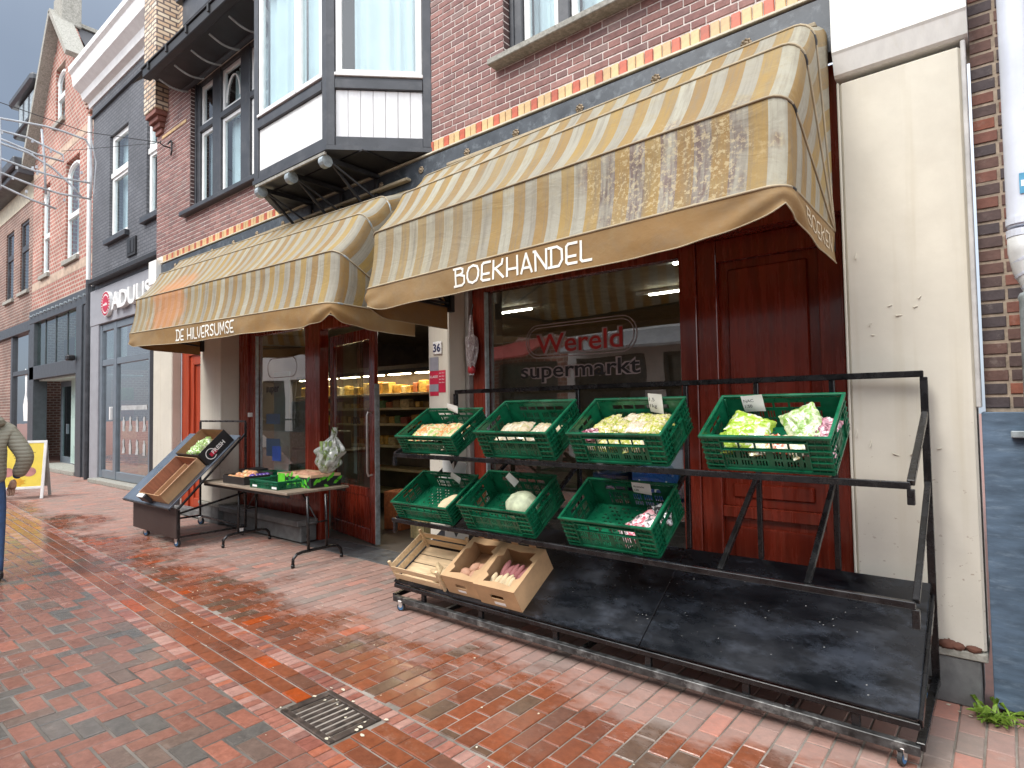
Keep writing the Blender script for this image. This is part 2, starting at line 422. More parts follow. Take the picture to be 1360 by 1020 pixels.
def crm():
    """cream render with flaking scratches"""
    m = pm('cream_render', (.60, .565, .475), .75, var=.06, scale=1.6, bump=.35, bscale=9, bdist=.006, dirt_or_sheen=(.50, .46, .38), dirt_sheen_scale=1.5, dirt_sheen_amt=.4)
    t = m.node_tree; b = t.nodes['Principled BSDF']; L = t.links.new
    src = b.inputs['Base Color'].links[0].from_socket
    ge = N(t, 'ShaderNodeNewGeometry'); P = ge.outputs['Position']
    sp = N(t, 'ShaderNodeSeparateXYZ'); L(P, sp.inputs[0])
    v = N(t, 'ShaderNodeTexNoise'); v.inputs['Scale'].default_value = 42; v.inputs['Detail'].default_value = 3; v.inputs['Roughness'].default_value = .6; mp = N(t, 'ShaderNodeMapping'); mp.inputs['Scale'].default_value = (.7, 1, 1.1)
    mp.inputs['Rotation'].default_value = (0, .6, 0)
    L(P, mp.inputs[0]); L(mp.outputs[0], v.inputs['Vector'])
    lt = N(t, 'ShaderNodeMath', operation='GREATER_THAN'); lt.inputs[1].default_value = .665; L(v.outputs[0], lt.inputs[0])
    n = N(t, 'ShaderNodeTexNoise'); n.inputs['Scale'].default_value = 4.5; n.inputs['Detail'].default_value = 4; L(P, n.inputs['Vector'])
    # chips cluster between knee and hip height where the racks rub the wall
    mz = N(t, 'ShaderNodeMapRange'); mz.inputs[1].default_value = 1.75; mz.inputs[2].default_value = .95; mz.inputs[3].default_value = -.2; mz.inputs[4].default_value = .07; L(sp.outputs[2], mz.inputs[0])
    ad_ = N(t, 'ShaderNodeMath', operation='ADD'); L(n.outputs[0], ad_.inputs[0]); L(mz.outputs[0], ad_.inputs[1])
    gt = N(t, 'ShaderNodeMath', operation='GREATER_THAN'); gt.inputs[1].default_value = .53; L(ad_.outputs[0], gt.inputs[0])
    mu = N(t, 'ShaderNodeMath', operation='MULTIPLY'); L(lt.outputs[0], mu.inputs[0]); L(gt.outputs[0], mu.inputs[1])
    m8 = N(t, 'ShaderNodeMath', operation='MULTIPLY'); m8.inputs[1].default_value = .8; L(mu.outputs[0], m8.inputs[0])
    mx = N(t, 'ShaderNodeMix', data_type='RGBA'); mx.inputs[7].default_value = (.30, .23, .16, 1); L(m8.outputs[0], mx.inputs[0]); L(src, mx.inputs[6])
    mpd = N(t, 'ShaderNodeMapping'); mpd.inputs['Scale'].default_value = (14, 14, .55); L(P, mpd.inputs[0])
    nd_ = N(t, 'ShaderNodeTexNoise'); nd_.inputs['Scale'].default_value = 1; nd_.inputs['Detail'].default_value = 6; L(mpd.outputs[0], nd_.inputs['Vector'])
    rd_ = N(t, 'ShaderNodeMapRange'); rd_.inputs[1].default_value = .55; rd_.inputs[2].default_value = .75; rd_.inputs[4].default_value = .38; L(nd_.outputs[0], rd_.inputs[0])
    mxd = N(t, 'ShaderNodeMix', data_type='RGBA'); mxd.inputs[7].default_value = (.44, .38, .26, 1); L(rd_.outputs[0], mxd.inputs[0]); L(src, mxd.inputs[6]); L(mxd.outputs[2], mx.inputs[6])
    # pale grey rain grime near the foot
    n2 = N(t, 'ShaderNodeTexNoise'); n2.inputs['Scale'].default_value = 3; n2.inputs['Detail'].default_value = 8; L(P, n2.inputs['Vector'])
    mz2 = N(t, 'ShaderNodeMapRange'); mz2.inputs[1].default_value = 2.2; mz2.inputs[2].default_value = .3; mz2.inputs[3].default_value = 0; mz2.inputs[4].default_value = .55; L(sp.outputs[2], mz2.inputs[0])
    mu2 = N(t, 'ShaderNodeMath', operation='MULTIPLY'); L(n2.outputs[0], mu2.inputs[0]); L(mz2.outputs[0], mu2.inputs[1])
    mx2 = N(t, 'ShaderNodeMix', data_type='RGBA'); mx2.inputs[7].default_value = (.52, .52, .5, 1); L(mu2.outputs[0], mx2.inputs[0]); L(mx.outputs[2], mx2.inputs[6])
    L(mx2.outputs[2], b.inputs['Base Color'])
    return m
M_CREAM = crm()

FONTC = [0]
def text_mb(body, size, o, u, v, mat=0, mb=None, bold=0.0, depth=.002, width=None, align='LEFT', space=1.0):
    """text laid out from origin o along u, up along v (world vectors), thickness along u x v"""
    cu = bpy.data.curves.new('t', 'FONT'); cu.body = body; cu.size = size; cu.extrude = depth/2; cu.offset = bold; cu.align_x = align; cu.space_character = space
    cu.resolution_u = 3
    ob = bpy.data.objects.new('t', cu); COL.objects.link(ob)
    bpy.context.view_layer.update()
    dg = bpy.context.evaluated_depsgraph_get()
    me = bpy.data.meshes.new_from_object(ob.evaluated_get(dg))
    u, v, o = Vector(u).normalized(), Vector(v).normalized(), Vector(o); n_ = u.cross(v)
    xs = [q.co.x for q in me.vertices] or [0, 1]
    k = 1.0
    if width: k = width/(max(xs)-min(xs))
    x0 = min(xs) if align == 'LEFT' else 0
    mb = mb or MB()
    base = mb.pts([o + u*((q.co.x-x0)*k) + v*q.co.y + n_*q.co.z for q in me.vertices])
    for p in me.polygons: mb.face([base+i for i in p.vertices], mat)
    bpy.data.objects.remove(ob); bpy.data.curves.remove(cu); bpy.data.meshes.remove(me)
    return mb

# ------------------------------------------------------------------ ground and paving
M_MORT_G = pm('sand_joint', (.34, .30, .26), .9, var=.3, scale=3, bump=.4, col2=(.07, .06, .045), world=True)
WALK = [(26, (.235, .088, .052)), (20, (.195, .078, .050)), (20, (.27, .098, .058)), (10, (.165, .082, .058)), (8, (.285, .13, .09)), (4, (.38, .10, .048)), (7, (.14, .088, .062)), (5, (.25, .115, .085))]
STREET = [(28, (.255, .128, .100)), (22, (.225, .113, .088)), (16, (.285, .142, .112)), (5, (.31, .115, .08)), (12, (.125, .115, .105)), (13, (.165, .12, .10)), (4, (.33, .15, .112))]
ROLL = [(28, (.34, .16, .125)), (20, (.28, .12, .095)), (26, (.42, .25, .21)), (12, (.24, .13, .11)), (14, (.40, .16, .11))]
def two(name, cols, **k): return brick_mat(name+'_single', cols, True, **k), brick_mat(name+'_joined', cols, False, **k)
MW1, MW2 = two('pavement_brick', WALK, wet=True)
MS1, MS2 = two('street_brick', STREET, wet=True)
MR1, MR2 = two('edging_brick', ROLL, wet=True)

g = MB(); g.box((-140, -90, -.35), (80, 90, -.03)); g.build('ground', pm('ground_paving', (.2, .1, .08), .8), kind='structure')
M_MORT_D = pm('dark_joint', (.20, .175, .15), .8, var=.3, scale=1.6, bump=.4, col2=(.03, .025, .02), world=True)
def sheet(name, poly, z, mat=None):
    mb = MB(); n = mb.pts([(x, y, z) for x, y in poly]+[(x, y, z-.02) for x, y in poly]); k = len(poly)
    mb.face([n+i for i in range(k)])
    for i in range(k): mb.face([n+(i+1) % k, n+i, n+k+i, n+k+(i+1) % k])
    return mb.build(name, mat or M_MORT_G, kind='structure')
def yU(x): return 2.05 + (-2.38-x)*.0485        # shop-side edging row
def yL(x): return 1.64 + (-2.39-x)*.0485        # street-side edging row
GX0, GX1 = -26, 3.2
sw = sheet('sidewalk', [(GX0, yU(GX0)+.05), (GX1, yU(GX1)+.05), (GX1, 4.02), (-11.1, 4.02), (-11.1, 4.84), (GX0, 5.6)], -.006)
gt_ = sheet('gutter', [(GX0, yL(GX0)-.05), (GX1, yL(GX1)-.05), (GX1, yU(GX1)+.05), (GX0, yU(GX0)+.05)], -.008)
st_ = sheet('street', [(GX0, -4.5), (GX1, -4.5), (GX1, yL(GX1)-.05), (GX0, yL(GX0)-.05)], -.006, M_MORT_D)
def pave_mesh(lx, ly, h=.03, c=.004):
    mb = MB(); mb_pave(mb, Matrix.Identity(4), lx, ly, 0, h, c); return mb
def mb_pave(mb, M, lx, ly, tint, h=.03, c=.004):
    a_, b_ = lx/2, ly/2
    P = [(-a_, -b_, -h), (a_, -b_, -h), (a_, b_, -h), (-a_, b_, -h), (-a_, -b_, -c), (a_, -b_, -c), (a_, b_, -c), (-a_, b_, -c), (-a_+c, -b_+c, 0), (a_-c, -b_+c, 0), (a_-c, b_-c, 0), (-a_+c, b_-c, 0)]
    n = mb.pts([M @ Vector(p) for p in P])
    for q in ((0,1,5,4),(1,2,6,5),(2,3,7,6),(3,0,4,7),(4,5,9,8),(5,6,10,9),(6,7,11,10),(7,4,8,11),(8,9,10,11)):
        mb.face([n+i for i in q], 0, tint)
def pave(parent, bricks, m1, m2, name, n_ind=290, seed=1):
    """bricks: (cx, cy, lx, ly, ang). The nearest in view become objects, the rest one joined mesh"""
    rr = random.Random(seed)
    key = lambda b_: (b_[0]**2 + b_[1]**2 + 2.5) if in_view((b_[0], b_[1], 0), -2) else 1e9
    bs = sorted(bricks, key=key)
    cache = {}; rest = MB()
    for i, (cx, cy, lx, ly, ang) in enumerate(bs):
        zz = rr.uniform(-.003, .0012)
        M = Matrix.Translation((cx+rr.uniform(-.0012, .0012), cy+rr.uniform(-.0012, .0012), zz)) @ Matrix.Rotation(ang+rr.uniform(-.008, .008), 4, 'Z') @ Matrix.Rotation(rr.uniform(-.006, .006), 4, 'X') @ Matrix.Rotation(rr.uniform(-.006, .006), 4, 'Y')
        if i < n_ind and key((cx, cy)) < 1e8:
            k = (round(lx, 3), round(ly, 3))
            if k not in cache: cache[k] = pave_mesh(lx, ly).mesh(name, m1)
            link(name, cache[k], parent, mw=M)
        else:
            mb_pave(rest, M, lx, ly, rr.random())
    rest.build(name+'_field', m2, parent, tints=True, kind='stuff')
# pavement: rows at right angles to the shop front, half bond
bw, bl, jt = .102, .207, .0085
bricks = []
ncol = int((GX1-GX0)/(bw+jt))
for i in range(ncol):
    x = GX0 + (i+.5)*(bw+jt)
    ytop = 3.985 if x > -11.1 else (4.79 if x > -17.7 else 5.3)
    ybot = yU(x)+.058
    y = ytop - (bl+jt)*(.5 if i % 2 else 1.0) - ((i*7) % 5)*.003
    yy = ytop
    while yy > ybot + .03:
        y0 = max(y, ybot)
        if yy - y0 > .03:
            ly = yy-y0-jt if yy-y0 < bl else bl
            bricks.append((x, (yy+y0)/2, bw, ly, 0))
        yy = y; y -= bl+jt
pave(sw, bricks, MW1, MW2, 'paving_brick', 295, 3)
# gutter: brick-on-edge rows either side of three stretcher courses
ga = math.atan(-.0485)
G0, G1 = (-3.065, -2.565)
bricks = []
for fy in (yU, yL):
    x = GX0
    while x < GX1:
        bricks.append((x, fy(x), .056+rnd.uniform(-.004, .003), .093, ga)); x += .0635
bricks2 = []
for r_ in range(3):
    x = GX0 + r_*.07
    while x < GX1:
        y = yL(x) + .052 + (.31/3)*(r_+.5)
        if x+bl/2 > G0-.012 and x-bl/2 < G1+.012:
            if x-bl/2 < G0-.05: bricks2.append(((x-bl/2+G0-.012)/2, y, G0-.012-(x-bl/2), .093, ga))
            elif x+bl/2 > G1+.05: bricks2.append(((x+bl/2+G1+.012)/2, y, x+bl/2-G1-.012, .093, ga))
        else: bricks2.append((x, y, bl, .093, ga))
        x += bl + .010
pave(gt_, bricks, MR1, MR2, 'edging_brick', 200, 5)
pave(gt_, bricks2, MW1, MW2, 'gutter_brick', 95, 6)
# street: herringbone square to the kerb
bricks = []
u_ = .1085
for i in range(int(-27/u_), int(4/u_)):
    for j in range(int(-4.4/u_), int(3.2/u_)):
        k = (i-j) % 4
        if k == 0: cx, cy, an = (i+1)*u_, (j+.5)*u_, 0
        elif k == 3: cx, cy, an = (i+.5)*u_, (j+1)*u_, math.pi/2
        else: continue
        hx, hy = (.104, .052) if an == 0 else (.052, .104)
        top = yL(cx)-.051
        if cy+hy > top:
            if cy-hy < top-.012:
                ly = top-(cy-hy)
                if an == 0: bricks.append((cx, cy-hy+ly/2, .206, ly, 0))
                else: bricks.append((cx, cy-hy+ly/2, .101, ly, 0))
            continue
        bricks.append((cx, cy, .2045 if (i*31+j*17) % 5 else .201, .0955, an))
pave(st_, bricks, MS1, MS2, 'paving_brick', 295, 9)

# ------------------------------------------------------------------ our building
HOUSE = thing('shop_building', 'brick corner-to-corner shophouse with striped awnings, grey bay window and dark red shopfront', 'building', (-5.5, 4, 0))
M_MORT = pm('wall_mortar', (.68, .60, .55), .95, var=.15, scale=30, bump=.4)
WALLC = [(28, (.235, .120, .105)), (24, (.205, .105, .095)), (18, (.265, .138, .120)), (14, (.19, .110, .102)), (10, (.29, .155, .135)), (6, (.225, .145, .13))]
MB1, MB2 = two('wall_brick', WALLC, rough=.85)

def rects_minus(x0, x1, z0, z1, holes):
    xs = sorted({x0, x1, *[min(max(h[0], x0), x1) for h in holes], *[min(max(h[1], x0), x1) for h in holes]})
    zs = sorted({z0, z1, *[min(max(h[2], z0), z1) for h in holes], *[min(max(h[3], z0), z1) for h in holes]})
    out_ = []
    for a_, b_ in zip(xs, xs[1:]):
        run = None
        for c_, d_ in zip(zs, zs[1:]):
            mx_, mz_ = (a_+b_)/2, (c_+d_)/2
            if any(h[0] < mx_ < h[1] and h[2] < mz_ < h[3] for h in holes):
                if run: out_.append((a_, b_, *run)); run = None
            else: run = (run[0], d_) if run else (c_, d_)
        if run: out_.append((a_, b_, *run))
    return out_
def wall_boxes(mb, x0, x1, z0, z1, Y0, Y1, holes=(), mat=0):
    for a_, b_, c_, d_ in rects_minus(x0, x1, z0, z1, holes): mb.box((a_, Y0, c_), (b_, Y1, d_), mat)
    return mb
WZ0, WZ1 = 4.215, 7.5
W_L = (-9.78, -7.35, 4.74, 6.78)      # left window opening
W_R = (-3.34, -.75, 4.66, 6.9)        # right window opening
W_B = (-6.95, -4.40, 4.15, 7.5)       # behind the bay
XL, XR = -11.08, -.10
mb = MB(); wall_boxes(mb, XL, XR, WZ0-.12, WZ1, 4.006, 4.26, [W_L, W_R, (-6.8, -4.45, 4.4, 7.6)])
WALL = mb.build('brick_wall', M_MORT, HOUSE)
# brick courses (stretcher and header alternating)
CH = .0632; cand = []
nrow = int((WZ1-WZ0)/CH)
for r_ in range(nrow):
    z = WZ0 + (r_+.5)*CH
    x = XL - (.16 if r_ % 2 else 0)
    k = 0
    while x < XR:
        l = .208 if k % 2 == 0 else .098
        x0, x1 = x, x+l
        segs = [(max(x0, XL), min(x1, XR))]
        for h in (W_L, W_R, (-6.98, -4.36, 4.05, 7.6)):
            if h[2]-.02 < z < h[3]+.02:
                ns_ = []
                for a_, b_ in segs:
                    if b_ <= h[0] or a_ >= h[1]: ns_.append((a_, b_))
                    else:
                        if a_ < h[0]: ns_.append((a_, h[0]))
                        if b_ > h[1]: ns_.append((h[1], b_))
                segs = ns_
        for a_, b_ in segs:
            if b_-a_ > .025: cand.append(((a_+b_)/2, z, b_-a_))
        x += l + .012; k += 1
def wb(mb, M, l, h, tint):
    c = .002; d = .0015; a_, b_ = l/2, h/2
    P = [(-a_, .01, -b_), (a_, .01, -b_), (a_, .01, b_), (-a_, .01, b_), (-a_, -d+c, -b_), (a_, -d+c, -b_), (a_, -d+c, b_), (-a_, -d+c, b_), (-a_+c, -d, -b_+c), (a_-c, -d, -b_+c), (a_-c, -d, b_-c), (-a_+c, -d, b_-c)]
    n = mb.pts([M @ Vector(p) for p in P])
    for q in ((0,1,5,4),(1,2,6,5),(2,3,7,6),(3,0,4,7),(4,5,9,8),(5,6,10,9),(6,7,11,10),(7,4,8,11),(8,9,10,11)): mb.face([n+i for i in q], 0, tint)
def lay(parent, cand, Yw, h, m1, m2, name, n_ind, seed, jit=.0015):
    rr = random.Random(seed)
    key = lambda c: ((c[0])**2 + (c[1]-1.6)**2 + (Yw**2)) if in_view((c[0], Yw, c[1]), -2) else 1e9
    cs = sorted(cand, key=key); cache = {}; rest = MB()
    for i, (x, z, l) in enumerate(cs):
        M = Matrix.Translation((x, Yw+rr.uniform(-jit, jit), z+rr.uniform(-.0008, .0008))) @ Matrix.Rotation(rr.uniform(-.006, .006), 4, 'Y') @ Matrix.Rotation(rr.uniform(-.008, .008), 4, 'Z')
        if i < n_ind and key((x, z)) < 1e8:
            k = (round(l, 2), h)
            if k not in cache:
                q = MB(); wb(q, Matrix.Identity(4), round(l, 2), h, 0); cache[k] = q.mesh(name, m1)
            link(name, cache[k], parent, mw=M)
        else: wb(rest, M, l, h, rr.random())
    if rest.v: rest.build(name+'_field', m2, parent, tints=True, kind='stuff')
lay(WALL, cand, 4.002, .050, MB1, MB2, 'brick', 295, 11, .001)
for xr, (z0_, z1_) in ((W_R[0], (4.7, 6.9)), (W_L[0], (4.8, 6.8)), (W_L[1], (4.8, 6.8))):
    q = MB(); z = z0_+.02; sgn = 1
    for k in range(int((z1_-z0_)/CH)):
        xa = xr-.010 if xr != W_L[1] else xr-.004; q.cbox((xa, 4.010, z+k*CH), (xa+.014, 4.112, z+k*CH+.05), .002)
    q.build('reveal_bricks', pm('reveal_brick_brown', (.10, .055, .05), .85, var=.25), WALL, kind='stuff')
# glazed band of yellow and red bricks on end
M_YB = [pm('yellow_glazed_brick', (.64, .43, .20), .35, var=.16, scale=14, obj_rand=.14, dirt_or_sheen=(.3, .22, .12), dirt_sheen_amt=.35, dirt_sheen_scale=9),
        pm('red_glazed_brick', (.48, .10, .045), .38, var=.18, scale=14, obj_rand=.14)]
BAND = MB().box((-10.80, 4.006, 4.085), (-.74, 4.2, WZ0-.122)).build('glazed_brick_band', M_MORT, HOUSE)
cache = []
for m in M_YB:
    q = MB(); q.cbox((-.0315, -.006, -.058), (.0315, .012, .058), .004); cache.append(q.mesh('glazed_brick', m))
x = -10.76; k = 0
while x < -.80:
    link('glazed_brick', cache[1 if k % 3 == 2 else 0], BAND, mw=Matrix.Translation((x, 4.0, 4.146)) @ Matrix.Rotation(rnd.uniform(-.012, .012), 4, 'Y'))
    x += .0705; k += 1
# lip, shadow gutter and fascia board with rosettes
MB().cbox((-10.80, 3.955, 4.066), (-.735, 4.05, 4.084), .003).build('drip_moulding', pm('cream_moulding', (.6, .55, .42), .6, dirt_or_sheen=(.2, .2, .16)), HOUSE)
FAS = MB().cbox((-10.78, 3.965, 3.70), (-.735, 4.10, 4.05), .004).build('fascia_board', pm('slate_blue_paint', (.055, .066, .078), .38, var=.25, scale=5, dirt_or_sheen=(.22, .25, .27), dirt_sheen_scale=12, dirt_sheen_amt=.45, bump=.15), HOUSE)
M_BRASS = pm('weathered_brass', (.35, .27, .18), .5, metal=.5, var=.3, scale=40, dirt_or_sheen=(.1, .13, .1))
def rosette():
    q = MB()
    for a_ in range(8):
        an = a_*math.pi/4; cx, cz = .027*math.cos(an), .027*math.sin(an)
        n = q.pts([(cx+.012*math.cos(b_*math.pi/3), -.004, cz+.012*math.sin(b_*math.pi/3)) for b_ in range(6)] + [(cx, -.014, cz)])
        for b_ in range(6): q.face([n+b_, n+(b_+1) % 6, n+6])
    n = q.pts([(.018*math.cos(b_*math.pi/4), -.006, .018*math.sin(b_*math.pi/4)) for b_ in range(8)] + [(0, -.026, 0)])
    for b_ in range(8): q.face([n+b_, n+(b_+1) % 8, n+8])
    return q.mesh('rosette', M_BRASS)
rm = rosette()
for x in (-10.2, -9.55, -8.9, -8.25, -7.6, -6.95, -6.3, -5.0, -4.38, -3.76, -3.18, -2.53, -1.88, -1.24):
    link('rosette', rm, FAS, mw=Matrix.Translation((x, 3.962, 3.945)))
# masonry behind awnings / lintel
MB().box((-10.7, 4.12, 2.78), (-.735, 4.35, 3.70)).build('lintel', M_RED, HOUSE)
MB().box((-10.7, 4.35, 2.98), (-.3, 9.2, 3.12)).build('shop_ceiling', pm('ceiling_cream', (.42, .36, .25), .8), HOUSE)

def pier(x0, x1, zt, name='pier', y0=3.98, y1=4.32, base=True):
    o = MB().cbox((x0, y0, .29 if base else 0), (x1, y1, zt), .012).build(name, M_CREAM, HOUSE)
    if base:
        MB().cbox((x0-.003, y0-.012, 0), (x1-.025, y1, .245), .006).build('stone_base', M_STONE, o)
        xm = x0+(x1-x0)*.62
        for a_, b_ in ((x0-.004, xm-.003), (xm+.003, x1+.004)):
            MB().cbox((a_, y0-.022, .247), (b_, y1, .289), .005).build('stone_cap', M_CONC, o)
    return o
FLK = pm('lifted_paint_flake', (.60, .56, .46), .8)
PR = pier(-.715, -.135, 3.50, 'right_pier')
MB().cbox((-.728, 3.97, .6), (-.716, 4.0, 3.5), .003).build('edge_bead', M_CREAM, PR)
MB().cbox((-.134, 3.968, 1.56), (-.112, 4.1, 3.52), .004).build('edge_bead', pm('pale_grey_bead', (.52, .51, .49), .6), PR)
for x, z, l, a_ in ((-.50, 2.14, .03, .3), (-.46, 2.08, .045, 0), (-.36, 2.17, .03, .9), (-.38, 2.12, .03, .2), (-.60, 2.04, .03, 1.2), (-.59, 1.98, .02, 0), (-.50, 1.30, .05, -.4), (-.42, 1.31, .05, .5), (-.62, 1.36, .06, 1.4), (-.30, 1.34, .03, .1), (-.66, 2.45, .05, 1.5), (-.69, 1.42, .07, 1.5)):
    MB().cbox((-l/2.6, -.003, -.0025), (l/2.6, .003, .003), .0015, M=Matrix.Translation((x, 3.976, z)) @ Matrix.Rotation(-a_, 4, 'Y') @ Matrix.Rotation(.3, 4, 'Z')).build('paint_flake', FLK, PR)
pier(-4.33, -4.05, 3.7, 'middle_pier')
pier(-9.33, -8.68, 3.7, 'pilaster')
pier(-11.12, -10.36, 3.6, 'left_pier', y1=4.125, base=True)
def cornice_block(x0, x1, z0, z1):
    q = MB(); M = Matrix.Identity(4)
    # profile in (y,z): slanting lower face then upright
    pr = [(4.3, z0), (3.972, z0), (3.955, z0+.012), (3.915, z0+.115), (3.905, z0+.13), (3.905, z1), (4.3, z1)]
    n = q.pts([(x0, y, z) for y, z in pr] + [(x1, y, z) for y, z in pr]); k = len(pr)
    q.face([n+i for i in range(k)]); q.face([n+k+i for i in range(k)][::-1])
    for i in range(k): q.face([n+(i+1) % k, n+i, n+k+i, n+k+(i+1) % k])
    return q.build('cornice_block', pm('chalk_white_paint', (.80, .80, .76), .55, var=.04, dirt_or_sheen=(.62, .56, .36), dirt_sheen_amt=.35, dirt_sheen_scale=1.6, stretch=(4, 4, .5)), HOUSE)
cornice_block(-.735, -.10, 3.53, 4.9)
cornice_block(-11.14, -10.82, 3.62, 4.14)

# upper windows ------------------------------------------------------------
def light(mb, x0, x1, z0, z1, Y, fwid=.055, d=.05, mat=0):
    """one sash ring"""
    mb.cbox((x0, Y-d, z0), (x0+fwid, Y, z1), .004, mat); mb.cbox((x1-fwid, Y-d, z0), (x1, Y, z1), .004, mat)
    mb.cbox((x0+fwid, Y-d+.001, z0), (x1-fwid, Y-.001, z0+fwid*1.15), .004, mat); mb.cbox((x0+fwid, Y-d+.001, z1-fwid), (x1-fwid, Y-.001, z1), .004, mat)
def curtain(parent, x0, x1, z0, z1, Y, folds=18, amp=.018, mat=None, name='curtain'):
    q = MB(); ph = rnd.uniform(0, 6)
    def f(u, v): 
        t_ = u*folds
        return (x0+(x1-x0)*u, Y+amp*math.sin(t_*2*math.pi+ph+math.sin(u*13)*1.5)*(1+.3*math.sin(v*3)), z0+(z1-z0)*v)
    q.grid(f, max(24, folds*6), 4); return q.build(name, mat or M_CURT, parent, smooth=True)
def pane(parent, x0, x1, z0, z1, Y, mat=None):
    return MB().box((x0, Y, z0), (x1, Y+.005, z1)).build('pane', mat or M_GLASS_UP, parent)
WLt = MB()
x0, x1, z0, z1 = W_L; YF = 4.12
for a_, b_ in ((x0, x0+.14), (-9.20, -8.94), (-8.32, -8.06), (x1-.14, x1)): WLt.cbox((a_, YF-.03, z0), (b_, YF+.08, z1), .006)
for a_, b_ in ((x0+.14, -9.20), (-8.94, -8.32), (-8.06, x1-.14)):
    WLt.cbox((a_, YF-.025, z0), (b_, YF+.08, z0+.07), .005); WLt.cbox((a_, YF-.025, z1-.06), (b_, YF+.08, z1), .005); WLt.cbox((a_, YF-.035, 5.98), (b_, YF+.08, 6.07), .006)
WLt.cbox((x0-.0, YF-.05, z0-.02), (x0+.05, YF-.03, z1), .004); 
WLo = WLt.build('triple_window', M_DKGREY, HOUSE)
for a_, b_ in ((x0+.14, -9.20), (-8.94, -8.32), (-8.06, x1-.14)):
    s = MB(); light(s, a_+.004, b_-.004, z0+.072, 5.978, YF+.055); light(s, a_+.004, b_-.004, 6.072, z1-.062, YF+.055)
    s.build('sash', M_WHITE, WLo)
    pane(WLo, a_+.05, b_-.05, z0+.12, 5.93, YF+.03); pane(WLo, a_+.05, b_-.05, 6.12, z1-.11, YF+.03)
    curtain(WLo, a_, b_, z0+.05, 5.99, YF+.16, 7)
    curtain(WLo, a_, b_, 6.05, z1, YF+.2, 7)
arch = MB(); arch.tube([(-8.63+.2*math.cos(t_), YF+.02, 6.2+.36*math.sin(t_)) for t_ in [i*math.pi/12 for i in range(13)]], .012, 6)
arch.build('arched_glazing_bar', M_WHITE, WLo)
MB().cbox((x0-.16, 3.90, z0-.075), (x1+.14, 4.10, z0-.004), .008).build('window_sill', M_DKGREY, HOUSE)
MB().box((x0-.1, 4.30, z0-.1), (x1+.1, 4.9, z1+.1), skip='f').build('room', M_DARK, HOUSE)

x0, x1, z0, z1 = W_R
q = MB()
for a_, b_ in ((x0, x0+.14), (-2.81, -2.70), (-1.95, -1.84), (x1-.12, x1)): q.cbox((a_, YF-.03, z0), (b_, YF+.08, z1), .006)
q.cbox((x0+.02, YF-.045, z0+.03), (x0+.06, YF-.03, z1), .004)
for a_, b_ in ((x0+.14, -2.81), (-2.70, -1.95), (-1.84, x1-.12)):
    q.cbox((a_, YF-.025, z0), (b_, YF+.08, z0+.12), .005); q.cbox((a_, YF-.025, 6.0), (b_, YF+.08, 6.1), .005)
WRo = q.build('double_window', M_DKGREY, HOUSE)
for a_, b_ in ((x0+.14, -2.81), (-2.70, -1.95), (-1.84, x1-.12)):
    s = MB(); light(s, a_+.004, b_-.004, z0+.122, 5.998, YF+.055); s.build('sash', M_WHITE, WRo)
    pane(WRo, a_+.05, b_-.05, z0+.17, 5.95, YF+.03); curtain(WRo, a_, b_, z0+.1, 6.0, YF+.17, 5)
MB().cbox((x0-.09, 3.88, z0-.058), (x1+.1, 4.10, z0-.004), .006).build('window_sill', M_CONC, HOUSE)
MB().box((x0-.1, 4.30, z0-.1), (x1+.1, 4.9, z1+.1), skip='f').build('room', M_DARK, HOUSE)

# eaves gutter over the left window ------------------------------------------
q = MB()
q.cbox((-9.95, 3.38, 6.66), (-6.55, 3.50, 6.80), .012); q.cbox((-9.97, 3.36, 6.80), (-6.53, 3.52, 6.825), .004)
EAV = q.build('eaves_gutter', M_BLACK, HOUSE)
q = MB(); q.box((-9.93, 3.50, 6.70), (-6.57, 4.02, 6.74)); q.build('soffit_board', M_BLACK, EAV)
MB().cbox((-9.95, 3.93, 6.80-.12), (-6.95, 3.99, 6.92-.02), .004).build('wall_plate', M_DKGREY, EAV)
M_EDGE = pm('pale_grey_paint', (.34, .34, .33), .5)
for k in range(6):
    x = -9.75 + k*.56
    q = MB(); P = []
    q.tube([(x, 3.96-.42*t_, 6.62+.05*math.sin(t_*math.pi)*-1 + .03*t_) for t_ in [i/8 for i in range(9)]], .014, 6)
    q.build('eaves_bracket', M_EDGE, EAV)
for k in range(5):
    MB().cbox((-9.7+.66*k, 3.352, 6.70), (-9.66+.66*k, 3.378, 6.815), .003).build('gutter_clip', M_BLACK, EAV)
# roof plane and parapet above the eaves
q = MB(); n = q.pts([(-10.6, 3.45, 6.84), (-6.9, 3.45, 6.84), (-6.9, 6.5, 9.8), (-10.6, 6.5, 9.8)]); q.face([n, n+1, n+2, n+3]); q.face([n+3, n+2, n+1, n])
q.build('roof', pm('roof_tile_dark', (.06, .055, .055), .7, bump=.4), HOUSE)
# corner pier of pale glazed bricks, on a corbel
M_PALE = brick_tex('pale_glazed_bricks', (.66, .58, .44), (.50, .33, .2), (.13, .10, .09), .2, .075, .014, .5)
q = MB(); q.cbox((-11.12, 3.80, 6.62), (-10.62, 4.3, 9.6), .01); CP = q.build('corner_pier', M_PALE, HOUSE)
q = MB(); 
for i, (o_, z) in enumerate(((.02, 6.54), (.07, 6.46), (.12, 6.38), (.16, 6.30))): q.cbox((-11.10+o_*.3, 3.80+o_, z), (-10.64-o_, 4.2, z+.079), .006)
q.build('corbel', pm('red_brown_corbel_brick', (.22, .09, .07), .8), CP)
MB().box((-10.615, 4.15, 7.502), (-9.2, 4.5, 9.2)).build('parapet', M_PALE, HOUSE)
q = MB(); q.cbox((-10.3, 3.98, 8.3), (-8.6, 4.9, 8.42), .01); q.cbox((-10.2, 4.05, 7.9), (-8.7, 4.9, 8.3), .01); q.build('dormer', M_DKGREY, HOUSE)
